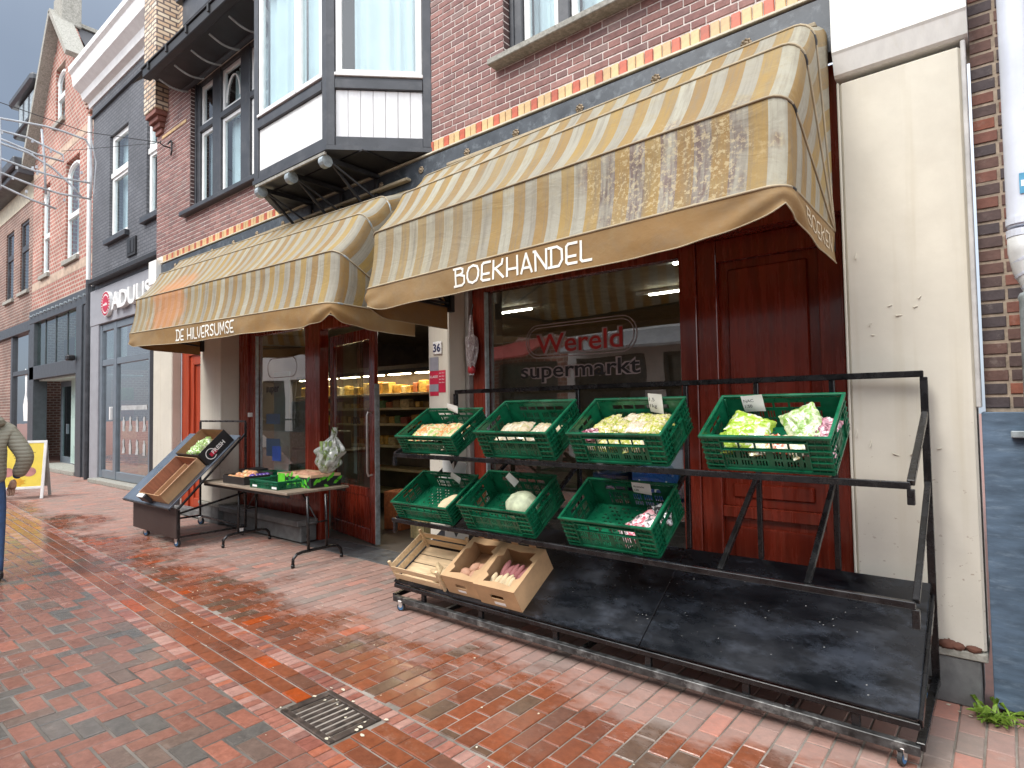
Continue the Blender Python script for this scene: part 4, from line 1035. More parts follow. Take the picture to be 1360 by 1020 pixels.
        s2_ = N(t, 'ShaderNodeMath', operation='MULTIPLY_ADD'); s2_.inputs[1].default_value = -.9; L(nn_.outputs[0], s2_.inputs[0]); L(dist2.outputs['Value'], s2_.inputs[2])
        r3 = N(t, 'ShaderNodeMapRange', interpolation_type='SMOOTHSTEP'); r3.inputs[1].default_value = .2; r3.inputs[2].default_value = -.15; r3.inputs[3].default_value = 0; r3.inputs[4].default_value = .7; L(s2_.outputs[0], r3.inputs[0])
        m_ = N(t, 'ShaderNodeMix', data_type='RGBA'); m_.inputs[7].default_value = (.50, .22, .09, 1); L(r3.outputs[0], m_.inputs[0]); L(c, m_.inputs[6]); c = m_.outputs[2]
    L(c, b.inputs['Base Color']); setin(b, 'Roughness', .72); setin(b, 'Specular IOR Level', .35)
    n3 = N(t, 'ShaderNodeTexNoise'); n3.inputs['Scale'].default_value = 7; n3.inputs['Detail'].default_value = 7; L(P, n3.inputs['Vector'])
    bp = N(t, 'ShaderNodeBump'); bp.inputs['Strength'].default_value = .5; bp.inputs['Distance'].default_value = .016
    wv = N(t, 'ShaderNodeTexNoise'); wv.inputs['Scale'].default_value = 2.2; wv.inputs['Detail'].default_value = 3; wv.inputs['Distortion'].default_value = 1.6
    mpc = N(t, 'ShaderNodeMapping'); mpc.inputs['Rotation'].default_value = (0, .5, 0); mpc.inputs['Scale'].default_value = (1.2, 3, 3.4); L(P, mpc.inputs[0]); L(mpc.outputs[0], wv.inputs['Vector'])
    rg = N(t, 'ShaderNodeMath', operation='SUBTRACT'); rg.inputs[1].default_value = .5; L(wv.outputs[0], rg.inputs[0]); rb = N(t, 'ShaderNodeMath', operation='ABSOLUTE'); L(rg.outputs[0], rb.inputs[0])
    rc_ = N(t, 'ShaderNodeMath', operation='MULTIPLY_ADD'); rc_.inputs[1].default_value = -.9 if striped else -.25; L(rb.outputs[0], rc_.inputs[0]); L(n3.outputs[0], rc_.inputs[2]); L(rc_.outputs[0], bp.inputs['Height']); L(bp.outputs[0], b.inputs['Normal'])
    tr = N(t, 'ShaderNodeBsdfTranslucent'); hs3 = N(t, 'ShaderNodeHueSaturation'); hs3.inputs['Saturation'].default_value = 1.5; hs3.inputs['Hue'].default_value = .47; L(c, hs3.inputs['Color']); L(hs3.outputs[0], tr.inputs[0])
    ms = N(t, 'ShaderNodeMixShader'); ms.inputs[0].default_value = .15 if striped else .04
    o = t.nodes['Material Output']; L(b.outputs[0], ms.inputs[1]); L(tr.outputs[0], ms.inputs[2]); L(ms.outputs[0], o.inputs['Surface'])
    return m
M_CAN = canvas('striped_canvas', (.335, .215, .072), (.36, .34, .275), .190, dirt_or_sheen=1.0)
M_VAL = canvas('valance_canvas', (.25, .145, .052), (.4, .3, .1), 1, False, .55)
M_PIPE = pm('canvas_piping', (.40, .33, .22), .8)
M_LETW = pm('white_letter_paint', (.82, .80, .72), .7, var=.04)
M_LETF = pm('faded_letter_paint', (.60, .50, .36), .8, var=.15)

STROKES = {
 'B': (.62, [[(0,0),(0,1)], [(-.12,1),(.35,1),(.5,.93),(.5,.72),(.3,.62),(0,.62)], [(.3,.62),(.62,.5),(.62,.12),(.45,0),(-.12,0)]]),
 'O': (.72, [[(.36,0),(.1,.1),(0,.35),(0,.65),(.1,.9),(.36,1),(.62,.9),(.72,.65),(.72,.35),(.62,.1),(.36,0)]]),
 'E': (.5, [[(.52,1),(.1,1),(0,.9),(0,.1),(.1,0),(.52,0)], [(0,.36),(.46,.36)]]),
 'K': (.6, [[(0,0),(0,1)], [(.55,1),(.5,.75),(.1,.55),(0,.55)], [(.12,.55),(.6,0)]]),
 'H': (.6, [[(0,0),(0,1)], [(.6,0),(.6,1)], [(0,.36),(.6,.36)]]),
 'A': (.6, [[(0,0),(.3,1),(.6,0)], [(.12,.26),(.5,.26)]]),
 'N': (.6, [[(0,-.0),(0,1),(.6,0),(.6,1.0)], [(0,1),(-.1,1)]]),
 'D': (.62, [[(.05,0),(.05,1)], [(-.1,1),(.35,1),(.6,.8),(.62,.3),(.45,.0),(-.1,0)]]),
 'L': (.45, [[(0,1),(0,.1),(.08,0),(.5,0)]]),
 'I': (.06, [[(.03,0),(.03,1)]]),
 'V': (.55, [[(0,1),(.05,.3),(.25,0),(.5,.4),(.55,1)]]),
 'R': (.58, [[(0,0),(0,1),(.35,1),(.55,.85),(.5,.6),(0,.4)], [(.25,.5),(.6,0)]]),
 'S': (.5, [[(.5,.9),(.3,1),(.05,.9),(.05,.65),(.45,.35),(.45,.1),(.25,0),(0,.1)]]),
 'U': (.58, [[(0,1),(0,.25),(.12,.0),(.4,0),(.58,.2),(.58,1)]]),
 'M': (.72, [[(0,0),(.06,1),(.36,.3),(.66,1),(.72,0)]]),
 ' ': (.35, []),
}
def stroke_text(body, fn, x0, width, h, th, gap=.22):
    """fn(x, t) gives a world point for x metres along and t metres above the baseline"""
    adv = sum(STROKES[c][0]+gap for c in body)-gap; k = width/adv
    q = MB(); x = x0
    for c in body:
        wd, lines = STROKES[c]
        for ln in lines:
            for (ax, ay), (bx_, by) in zip(ln, ln[1:]):
                a_ = Vector((x+ax*k, ay*h)); b_ = Vector((x+bx_*k, by*h)); d = b_-a_
                if d.length < 1e-5: continue
                n_ = Vector((-d.y, d.x)).normalized()*th/2; e_ = d.normalized()*th*.35; ns_ = max(1, int(d.length/.04))
                P = []
                for i in range(ns_+1):
                    p = (a_-e_).lerp(b_+e_, i/ns_); P += [fn(*(p+n_)), fn(*(p-n_))]
                n0 = q.pts(P)
                for i in range(ns_): q.face([n0+2*i, n0+2*i+1, n0+2*i+3, n0+2*i+2])
        x += (wd+gap)*k
    return q

def make_awning(label, x0, x1, zt0, zt1, texts, seed, side_text=None):
    rr = random.Random(seed)
    YP, ZP = 3.95, 2.575
    ribs = [(2.985, 2.60), (3.06, 3.07), (3.36, 3.47), (3.62, 3.70), (3.955, 3.86)]
    T = thing('striped_awning', label, 'awning', ((x0+x1)/2, 3.95, 2.58), group='shop awnings')
    rc = .10
    def rib(v):
        v = v*(len(ribs)-1); i = min(int(v), len(ribs)-2); f = v-i
        y = ribs[i][0]*(1-f)+ribs[i+1][0]*f; z = ribs[i][1]*(1-f)+ribs[i+1][1]*f
        s_ = -.022*math.sin(math.pi*f)*(1 if i < 3 else .3)
        dy, dz = y-YP, z-ZP; l = math.hypot(dy, dz)
        return dy*(1+s_/l), dz*(1+s_/l)
    R0 = .97; LF = (x1-x0)-2*rc
    # U path parameter: list of (kind, t, arc length)
    path = []
    for i in range(9): path.append(('l', i/8, i/8*(R0-rc)))
    a0 = R0-rc
    for i in range(1, 6): path.append(('cl', i/5, a0+i/5*rc*math.pi/2))
    a1 = a0+rc*math.pi/2; nf = int(LF/.06)
    for i in range(1, nf+1): path.append(('f', i/nf, a1+i/nf*LF))
    a2 = a1+LF
    for i in range(1, 6): path.append(('cr', i/5, a2+i/5*rc*math.pi/2))
    a3 = a2+rc*math.pi/2
    for i in range(1, 9): path.append(('r', i/8, a3+i/8*(R0-rc)))
    def pt(k, v, off=0.0):
        kind, t_, arc = path[k]
        dy, dz = rib(v); l = math.hypot(dy, dz); uy, uz = dy/l, dz/l
        if kind == 'l': x, d = x0, (l-rc)*t_
        elif kind == 'r': x, d = x1, (l-rc)*(1-t_)
        elif kind == 'f': x, d = x0+rc+LF*t_, l
        elif kind == 'cl': a_ = t_*math.pi/2; x, d = x0+rc-rc*math.cos(a_), l-rc+rc*math.sin(a_)
        else: a_ = t_*math.pi/2; x, d = x1-rc+rc*math.sin(a_), l-rc+rc*math.cos(a_)
        wr = .010*noise.noise(Vector((x*1.7, v*3+seed, d*2))) + .005*noise.noise(Vector((x*9, v*7+seed, 0)))
        edge = min(1, 6*abs(v*4-round(v*4)))*(1 if kind in 'f' else .5)
        d += wr*edge + off*(1 if kind in ('f', 'cl', 'cr') else 0)
        if kind == 'l': x -= off+wr*edge
        if kind == 'r': x += off+wr*edge
        z = ZP+uz*d + (zt0+(zt1-zt0)*(x-x0)/(x1-x0))
        return Vector((x, YP+uy*d, z)), (arc, v*1.6)
    nk = len(path)-1
    q = MB(); q.grid(lambda u, v: pt(int(round(u*nk)), v), nk, 28, uv=True)
    can = q.build('canopy', M_CAN, T, smooth=True)
    for v in (0, .25, .5, .75):
        p = MB(); p.tube([pt(k, v, .004)[0] for k in range(nk+1)], .007, 6); p.build('seam_piping', M_PIPE, can, smooth=True)
        p = MB(); p.tube([pt(k, v, -.016)[0] for k in range(nk+1)], .011, 6); p.build('awning_rib', M_GALV if seed != 1 else M_BLACK, T, smooth=True)
    # valance
    Ltot = path[-1][2]
    def H(arc):
        def dip(c, deep, wid): return deep*math.exp(-((arc-c)/wid)**2)
        d_ = abs(arc-(a2+a3)/2)
        return .198 - dip((a0+a1)/2, .06, .14) - .055*math.exp(-(d_/.34)**2) - .062*math.exp(-d_/.045) + .010*math.sin(arc*2.1+seed) + .004*math.sin(arc*23)*math.exp(-(d_/.6)**2)
    def vpt(arc, h, out_=0.0):
        k = min(range(nk+1), key=lambda i: abs(path[i][2]-arc))
        if path[k][2] > arc and k > 0: k -= 1
        k = min(k, nk-1); f = (arc-path[k][2])/max(1e-6, path[k+1][2]-path[k][2])
        P0, P1 = pt(k, 0)[0], pt(k+1, 0)[0]; P = P0.lerp(P1, max(0, min(1, f)))
        dd = (P1-P0); nrm = Vector((dd.y, -dd.x, 0)).normalized()
        wv = (.014*math.sin(arc*9+seed)*.5 + .022*noise.noise(Vector((arc*2.3, seed*3.1, h*1.2))))*h
        dip = math.exp(-((arc-(a2+a3)/2)/.3)**2)+math.exp(-((arc-(a0+a1)/2)/.25)**2)
        wv += (.02*math.sin(h*3) + .016*math.sin((arc-(a2+a3)/2)*16*(1 if arc < (a2+a3)/2 else -1) + h*7))*dip*h
        P = P + nrm*(wv+.004+out_); P.z -= h*H(arc); return P
    q = MB(); nv = 150; q.grid(lambda u, v: vpt(u*Ltot, 1-v), nv*2, 8)
    va = q.build('valance', M_VAL, T, smooth=True)
    p = MB(); p.tube([vpt(i/200*Ltot, 1.0) for i in range(201)], .004, 5); p.build('valance_hem', M_PIPE, va, smooth=True)
    for body, tx0, tx1, hb, hh, th in texts:
        a_off = a1-(x0+rc)
        def fn(x, t_): 
            arc = x+a_off; return vpt(arc, (H(arc)-(hb+t_))/H(arc), .004)
        stroke_text(body, fn, tx0, tx1-tx0, hh, th).build('lettering', M_LETW, va)
    if side_text:
        body, s0, s1, hb, hh, th = side_text
        def fn2(x, t_): return vpt(x, max(0.02, (H(x)-(hb+t_))/H(x)), .004)
        stroke_text(body, fn2, a3+s0, s1-s0, hh, th).build('faded_lettering', M_LETF, va)
    # side arms from pivot to front bar and front bar
    for x in (x0+.03, x1-.03):
        MB().bar((x, YP-.02, ZP+.0), (x, 3.02, ZP+.01+(zt0 if x < (x0+x1)/2 else zt1)), .022).build('side_arm', M_BLACK, T)
        MB().cbox((x-.03, 3.94, ZP-.08), (x+.03, 3.985, ZP+.08), .004).build('pivot_plate', M_BLACK, T)
    MB().cbox((x0+.05, 3.90, 3.845+max(zt0, zt1)*.3), (x1-.05, 3.964, 3.875+max(zt0, zt1)*.3), .006).build('head_bar', M_PIPE, T)
    return T
make_awning('striped awning lettered BOEKHANDEL with stained gold and grey canvas above the green crates', -4.02, -.765, -.03, .035, [('BOEKHANDEL', -2.95, -1.85, .045, .12, .016)], 1, ('BOEKEN', .22, .78, .05, .085, .010))
make_awning('striped awning lettered DE HILVERSUMSE with an orange stain, left of the other awning', -9.25, -4.48, .08, -.07, [('DE HILVERSUMSE', -7.62, -6.20, .035, .12, .018)], 2)

# ------------------------------------------------------------------ right neighbour: dark brick, plinth, downpipe
NB = thing('dark_brick_building', 'dark brick neighbouring house with painted blue plinth at the right edge', 'building', (1.5, 4.05, 0))
q = MB(); q.box((-.098, 4.05, 0), (7.5, 4.3, 9)); NW = q.build('mortar_wall', pm('brown_mortar', (.36, .29, .22), .95, var=.2, scale=30, bump=.5), NB)
DK = [(30, (.085, .055, .05)), (25, (.12, .065, .052)), (20, (.065, .05, .052)), (15, (.17, .07, .05)), (10, (.22, .075, .045))]
MD1, MD2 = two('dark_brick', DK, rough=.8)
cand = []; r_ = 0; z = 1.585
while z < 6.0:
    x = -.098 + (0 if r_ % 2 else -.0); first = .092 if r_ % 2 else .10
    x1_ = x+first; cand.append(((x+x1_)/2, z, x1_-x)); x = x1_+.014; k = r_
    while x < 1.6:
        l = .205 if k % 2 else .098; cand.append((x+l/2, z, l)); x += l+.014; k += 1
    z += .0705; r_ += 1
lay(NW, cand, 4.046, .054, MD1, MD2, 'brick', 260, 21, .003)
MB().cbox((-.115, 3.99, .02), (2.4, 4.20, 1.535), .004).build('blue_plinth', pm('slate_blue_plinth', (.10, .155, .225), .6, var=.2, scale=5, stretch=(1, 1, 4), bump=.35, bscale=50, dirt_or_sheen=(.22, .3, .38), dirt_sheen_scale=7, dirt_sheen_amt=.5), NB)
DP = thing('downpipe', 'grey plastic rain downpipe running into a galvanised lower section', 'downpipe', (.08, 3.88, 0))
q = MB(); q.tube([(.080, 3.88, 9), (.080, 3.88, 2.45)], .058, 48); q.build('upper_pipe', M_PVC, DP)
for z in (2.40, 2.46): 
    q = MB(); q.tube([(.085, 3.88, z), (.085, 3.88, z+.035)], .069, 20); q.build('pipe_collar', M_PVC, DP)
q = MB(); q.tube([(.085, 3.88, 2.42), (.085, 3.88, 2.33), (.10, 3.88, 2.24), (.13, 3.88, 2.17), (.145, 3.88, 2.10)], .066, 20); q.build('bend', pm('white_pvc', (.66, .67, .66), .45, dirt_or_sheen=(.3, .3, .28)), DP, smooth=True)
for z, xx in ((2.30, .09), (2.235, .102), (2.18, .125)):
    q = MB(); q.tube([(xx, 3.88, z), (xx+.006, 3.88, z-.012)], .069, 20); q.build('bend_ring', M_PVC, DP)
q = MB(); q.tube([(.15, 3.88, 2.12), (.15, 3.88, 2.10), (.15, 3.88, 2.08), (.15, 3.88, .0)], .1, 24, rs=[.092, .10, .095, .095]); q.build('lower_pipe', M_GALV, DP, smooth=True)
MB().cbox((.0, 3.95, 1.405), (.14, 3.985, 1.44), .004).build('pipe_clamp', M_GALV, DP)
def decal_cyl(q, cx, cy, r_, a0, a1, z0, z1, n=8):
    P = []
    for i in range(n+1):
        a_ = R(a0+(a1-a0)*i/n); P += [(cx+r_*math.sin(a_), cy-r_*math.cos(a_), z0), (cx+r_*math.sin(a_), cy-r_*math.cos(a_), z1)]
    k = q.pts(P)
    for i in range(n): q.face([k+2*i, k+2*i+2, k+2*i+3, k+2*i+1])
q = MB(); decal_cyl(q, .085, 3.88, .0635, -8, 50, 2.60, 2.70); s_ = q.build('sticker', pm('light_blue_sticker', (.10, .36, .56), .4, var=.2), DP)
q = MB(); decal_cyl(q, .085, 3.88, .0642, -2, 45, 2.635, 2.665); q.build('sticker_print', M_PAPER, s_)
def disc_cyl(cx, cy, r_, a0, z, rad, mat, name, hw=1.0):
    q = MB(); n = q.pts([(cx+r_*math.sin(R(a0)+(rad*math.cos(k*math.pi/8))/r_), cy-r_*math.cos(R(a0)+(rad*math.cos(k*math.pi/8))/r_), z+rad*hw*math.sin(k*math.pi/8)) for k in range(16)])
    q.face([n+i for i in range(16)]); return q.build(name, mat, DP)
disc_cyl(.15, 3.88, .097, -25, 1.87, .032, M_PAPER, 'round_sticker'); disc_cyl(.15, 3.88, .097, -20, 1.62, .03, M_STR, 'round_sticker', 1.1)
q = MB(); decal_cyl(q, .15, 3.88, .097, -42, 5, 1.715, 1.765); q.build('sticker', M_PAPER, DP)

# ------------------------------------------------------------------ ADULIS building (painted grey brick)
M_GB = brick_tex('grey_painted_brick', (.10, .104, .115), (.125, .129, .14), (.06, .062, .07), .22, .075, .012, .6, .8)
M_LG = pm('light_grey_render', (.30, .305, .33), .6, var=.06)
M_MG = pm('blue_grey_frame', (.15, .18, .21), .4, var=.1)
GBD = thing('grey_building', 'grey painted brick house with white cornice and ADULIS shop sign', 'building', (-14.2, 4.8, 0))
q = MB(); wall_boxes(q, -17.3, -11.0, 4.72, 9.2, 4.80, 5.1, [(-16.1, -14.92, 5.66, 8.1), (-13.85, -12.6, 5.7, 8.2)]); q.build('wall', M_GB, GBD)
q = MB()
pr = [(5.1, 9.2), (4.74, 9.2), (4.72, 9.32), (4.60, 9.36), (4.56, 9.5), (4.40, 9.62), (4.36, 9.9), (4.30, 9.95), (4.30, 10.08), (5.1, 10.12)]
n = q.pts([(-17.45, y, z) for y, z in pr] + [(-11.0, y, z) for y, z in pr]); k = len(pr)
q.face([n+i for i in range(k)]); q.face([n+k+i for i in range(k)][::-1])
for i in range(k): q.face([n+(i+1) % k, n+i, n+k+i, n+k+(i+1) % k])
q.build('white_cornice', M_WHITE, GBD)
MB().box((-17.3, 4.775, 8.96), (-11.0, 4.799, 9.19)).build('frieze', M_GB, GBD)
MB().box((-17.3, 4.74, 8.9), (-11.0, 4.798, 8.955)).build('moulding', M_DKGREY, GBD)
for x0, x1, z0, z1, zt in ((-16.1, -14.92, 5.66, 8.1, 7.15), (-13.85, -12.6, 5.7, 8.2, 7.1)):
    q = MB(); light(q, x0, x1, z0, zt, 4.93, .11, .07); light(q, x0, x1, zt, z1, 4.93, .11, .07); q.cbox((x0, 4.83, zt-.05), (x1, 4.86, zt+.07), .006); wi = q.build('window', M_WHITE, GBD)
    pane(wi, x0+.1, x1-.1, z0+.1, zt-.03, 4.90); pane(wi, x0+.1, x1-.1, zt+.08, z1-.1, 4.90)
    MB().box((x0, 5.08, z0), (x1, 5.09, z1)).build('pane_backing', M_CURT, wi)  # pale plane imitates whitish reflections and curtains in these panes
    MB().cbox((x0-.1, 4.7, z0-.14), (x1+.1, 4.82, z0-.01), .01).build('sill', M_DKGREY, GBD)
q = MB(); q.cbox((-14.85, 4.76, 5.02), (-14.35, 4.8, 5.42), .004)
for k in range(2): q.box((-14.78+k*.21, 4.75, 5.08), (-14.62+k*.21, 4.762, 5.36))
q.build('vent_grille', M_BLACK, GBD)
MB().cbox((-17.0, 4.62, 4.70), (-11.0, 4.8, 4.80), .006).build('ledge', M_BLACK, GBD)
MB().box((-17.0, 4.79, 4.60), (-11.0, 4.83, 4.70)).build('lamp_strip', M_DKGREY, GBD)
SG = MB().cbox((-17.3, 4.77, 3.72), (-11.0, 4.92, 4.58), .01).build('sign_fascia', M_LG, GBD)
text_mb('ADULIS', .52, (-15.45, 4.70, 3.93), (1, 0, 0), (0, 0, 1), width=2.25, depth=.09, bold=.012).build('letter_set', M_WHITE, SG)
q = MB(); q.tube([(-15.93, 4.765, 4.12), (-15.93, 4.69, 4.12)], .29, 24); lg = q.build('round_logo', M_WHITE, SG)
q = MB(); 
for k in range(24):
    a_ = k*math.pi/12; q.cbox((-15.93+.25*math.cos(a_)-.022, 4.68, 4.12+.25*math.sin(a_)-.022), (-15.93+.25*math.cos(a_)+.022, 4.689, 4.12+.25*math.sin(a_)+.022), .003)
q.tube([(-15.93, 4.689, 4.12), (-15.93, 4.682, 4.12)], .19, 20); q.build('logo_print', M_STR, lg)
text_mb('adulis', .09, (-16.07, 4.68, 4.08), (1, 0, 0), (0, 0, 1), width=.27, depth=.002, bold=.003).build('lettering', M_WHITE, lg)
MB().cbox((-17.3, 4.78, 0), (-16.72, 4.9, 3.72), .01).build('side_pier', M_LG, GBD); MB().cbox((-13.45, 4.86, 0), (-11.0, 5.0, 3.72), .01).build('side_pier', M_LG, GBD)
q = MB(); q.cbox((-13.6, 4.8, 0), (-13.36, 4.95, 3.71), .01); q.build('black_pier', M_BLACK, GBD)
q = MB()
for a_, b_ in ((-16.72, -16.58), (-15.80, -15.62), (-13.72, -13.6)): q.cbox((a_, 4.82, .1), (b_, 4.92, 3.70), .006)
for a_, b_ in ((-16.58, -15.80), (-15.62, -13.72)): q.cbox((a_, 4.83, .1), (b_, 4.91, .28), .006); q.cbox((a_, 4.83, 2.72), (b_, 4.91, 2.86), .006); q.cbox((a_, 4.83, 3.55), (b_, 4.91, 3.70), .006)
fr_ = q.build('shop_frame', M_MG, GBD)
for a_, b_ in ((-16.58, -15.80), (-15.62, -13.72)):
    for c_, d_ in ((.28, 2.72), (2.86, 3.55)): MB().box((a_, 4.87, c_), (b_, 4.876, d_)).build('pane', M_GLASS_SHOP, fr_)
MB().cbox((-15.86, 4.76, 1.45), (-15.80, 4.82, 1.75), .006).build('door_handle', M_WHITE, fr_)
q = MB()
rr_ = random.Random(4)
q.box((-15.4, 4.862, 1.67), (-13.9, 4.864, 1.77))
q.build('sticker_band', pm('frosted_vinyl', (.42, .43, .43), .6), fr_)
for r_ in range(2):
    for k in range(4):
        x = -15.35+k*.4; z = 1.2-r_*.5; q = MB()
        pts = [(.0, 0), (.2, .02), (.22, .14), (.16, .22), (.18, .36), (.1, .42), (.03, .34), (.06, .2)] if (k+r_) % 2 else [(.03, 0), (.19, 0), (.19, .28), (.14, .33), (.14, .4), (.08, .4), (.08, .33), (.03, .28)]
        n = q.pts([(x+a_*.85, 4.863, z+b_*.8) for a_, b_ in pts]); q.face([n+i for i in range(len(pts))]); o_ = q.build('food_sticker', pm('frosted_vinyl', (.42, .43, .43), .6), fr_)
MB().cbox((-16.75, 4.6, 0), (-13.3, 4.84, .09), .008).build('door_step', M_CONC, GBD)
q = MB(); q.box((-17.2, 7.5, 0), (-11.1, 7.6, 3.7)); q.box((-17.2, 4.95, -.01), (-11.1, 7.5, .01)); q.build('shop_interior', pm('interior_beige', (.16, .13, .10), .8), GBD)
q = MB(); q.cbox((-15.4, 5.2, 0), (-14.2, 5.7, .95), .01); q.build('shop_counter', pm('counter_beige', (.35, .27, .18), .6), GBD)
q = MB()
for k in range(4): q.cbox((-14.1+k*.02, 5.0+k*.12, .12+k*.2), (-13.7, 5.08+k*.12, .15+k*.2), .004)
q.tube([(-14.15, 5.0, .0), (-14.05, 5.5, .95)], .02); q.tube([(-13.68, 5.0, .0), (-13.75, 5.5, .95)], .02); q.build('step_display', M_CARD, GBD)
for k, (x, z, ci) in enumerate(((-16.3, 1.9, 5), (-16.3, 1.5, 7), (-16.1, 1.0, 4), (-14.1, .9, 7))): MB().cbox((x, 5.1, z), (x+.35, 5.3, z+.3), .02).build('window_goods', PMs[ci], GBD)
q = MB(); q.tube([(-17.42, 4.76, 9.0), (-17.42, 4.76, 4.9)], .05, 10); q.build('rain_pipe', M_WHITE, GBD)
q = MB(); q.tube([(-17.42, 4.76, 4.9), (-17.42, 4.76, .0)], .055, 10); q.build('rain_pipe', M_DKGREY, GBD)
# white dormer above the cornice
q = MB(); q.cbox((-15.9, 6.2, 10.1), (-14.2, 8, 12.6), .02); DM = q.build('dormer', M_WHITE, GBD)
MB().box((-15.2, 6.18, 10.5), (-14.4, 6.195, 12.2)).build('pane', M_GLASS_UP, DM)

# ------------------------------------------------------------------ gabled brick house
M_OB = brick_tex('orange_brick', (.36, .135, .10), (.29, .10, .075), (.42, .33, .27), .22, .115, .022, .85, .7)
GH = thing('gabled_house', 'tall orange brick house with pointed gable, arched windows and glazed grey shop entrance', 'house', (-20.5, 4.9, 0))
GY = 4.9
def arch_window(parent, x0, x1, z0, z1, zt, Y, name='arched_window', rise=.28):
    q = MB(); f_ = .1
    q.cbox((x0, Y+.05, z0), (x0+f_, Y+.12, z1), .006); q.cbox((x1-f_, Y+.05, z0), (x1, Y+.12, z1), .006); q.cbox((x0+f_, Y+.05, z0), (x1-f_, Y+.12, z0+.12), .006)
    q.cbox((x0+f_, Y+.03, zt-.07), (x1-f_, Y+.12, zt+.07), .006)
    P = [(x0+(x1-x0)*(.5-.5*math.cos(a_)), z1-.06+rise*math.sin(a_)) for a_ in [i*math.pi/10 for i in range(11)]]
    q.tube([(x, Y+.085, z) for x, z in P], .06, 6)
    w_ = q.build(name, M_WHITE, parent)
    q = MB(); q.prism([(x0+.05, z0+.06), (x1-.05, z0+.06), (x1-.05, z1)]+[(x, z-.02) for x, z in P[::-1]][1:-1]+[(x0+.05, z1)], Y+.085, Y+.09); q.build('pane', M_GLASS_UP, w_)
    MB().box((x0, Y+.27, z0), (x1, Y+.28, z1)).build('pane_backing', M_CURT, w_)
    MB().cbox((x0-.08, Y-.08, z0-.13), (x1+.08, Y+.05, z0-.003), .008).build('sill', M_CONC, w_)
    return w_
holes = [(-22.32, -21.5, 5.7, 8.45), (-19.95, -18.75, 5.75, 8.55), (-21.05, -20.15, 9.9, 11.6)]
q = MB(); wall_boxes(q, -23.35, -17.5, 4.78, 9.4, GY, GY+.3, [h for h in holes if h[3] < 9.4])
q.prism([(-23.35, 9.4), (-21.05, 9.4), (-21.05, 12.15), (-21.2, 12.15)], GY, GY+.3)
q.prism([(-21.05, 11.6), (-20.15, 11.6), (-20.15, 12.5), (-20.6, 13.0), (-21.05, 12.4)], GY, GY+.3)
q.prism([(-21.05, 9.4), (-20.15, 9.4), (-20.15, 9.9), (-21.05, 9.9)], GY, GY+.3)
q.prism([(-20.15, 9.4), (-17.5, 9.4), (-17.5, 10.0), (-18.6, 10.5), (-18.65, 11.1), (-19.1, 11.2), (-20.15, 12.5)], GY, GY+.3)
q.box((-23.35, GY+.3, 4.78), (-23.1, 9, 9.3)); GWL = q.build('wall', M_OB, GH)
for z in (8.9, 5.4): MB().box((-23.34, GY-.006, z), (-17.51, GY-.001, z+.22)).build('stone_band', pm('buff_stone', (.48, .36, .27), .8), GH)
for i in range(9): MB().cbox((-18.9+i*.14, GY-.10, 10.5-i*.16), (-17.5, GY-.002, 10.55-i*.16+.03), .004).build('corbel_course', M_OB, GH)
for x0, x1, z0, z1, zt in ((-22.30, -21.52, 5.75, 8.1, 6.9), (-19.93, -18.77, 5.8, 8.2, 7.0), (-21.03, -20.17, 9.95, 11.2, 10.7)): arch_window(GH, x0, x1, z0, z1, zt, GY)
q = MB(); q.bar((-23.45, GY-.05, 9.3), (-20.6, GY-.05, 13.05), .16, .5, upv=(0, 1, 0)); q.bar((-20.6, GY-.05, 13.05), (-18.95, GY-.05, 11.2), .14, .5, upv=(0, 1, 0)); q.build('gable_coping', M_CONC, GH)
q = MB(); q.cbox((-21.0, GY-.1, 12.7), (-20.25, GY+.4, 13.6), .03); q.cbox((-20.85, GY-.06, 13.6), (-20.4, GY+.35, 14.1), .03); q.build('gable_finial', M_CONC, GH)
q = MB(); n = q.pts([(-20.6, GY+.3, 12.9), (-20.6, 14, 12.9), (-17.2, GY+.3, 9.6), (-17.2, 14, 9.6), (-23.9, GY+.3, 9.2), (-23.9, 14, 9.2)]); q.face([n, n+2, n+3, n+1]); q.face([n, n+1, n+5, n+4]); q.build('roof', pm('slate_roof', (.05, .05, .055), .7, bump=.5), GH)
MB().cbox((-20.7, GY+.4, 12.88), (-20.5, 14, 13.0), .01).build('ridge', M_CONC, GH)
M_ST = pm('dark_steel_front', (.06, .068, .078), .45, var=.15)
q = MB(); q.cbox((-23.35, GY-.06, 4.38), (-17.5, GY+.3, 4.78), .01); q.cbox((-23.35, GY-.05, 2.66), (-18.6, GY+.2, 3.06), .01); q.cbox((-18.6, GY-.08, 0), (-18.15, GY+.3, 4.38), .01); q.cbox((-18.14, GY-.04, 0), (-17.5, GY+.3, 4.38), .01); q.cbox((-23.35, GY-.05, 0), (-22.85, GY+.3, 4.38), .01)
SF = q.build('steel_shopfront', M_ST, GH)
for k in range(14): 
    q = MB(); q.tube([(-23.1+k*.4, GY-.12, 4.60), (-23.1+k*.4, GY-.06, 4.60)], .035, 8); q.build('spot_lamp', M_GALV, SF)
for x in (-21.9, -20.85, -19.75): MB().cbox((x-.02, GY+.02, 3.06), (x+.02, GY+.06, 4.38), .004).build('glazing_bar', M_ST, SF)
M_PG = glass('pale_green_glass', (.66, .84, .78), 1.4, .12)
for a_, b_ in ((-22.85, -21.92), (-21.88, -20.87), (-20.83, -19.77), (-19.73, -18.6)): MB().box((a_, GY+.04, 3.062), (b_, GY+.05, 4.378)).build('pane', M_PG, SF)
M_FROST = pm('frosted_green_glass', (.52, .68, .62), .3, var=.05, scale=1, spec=.6)
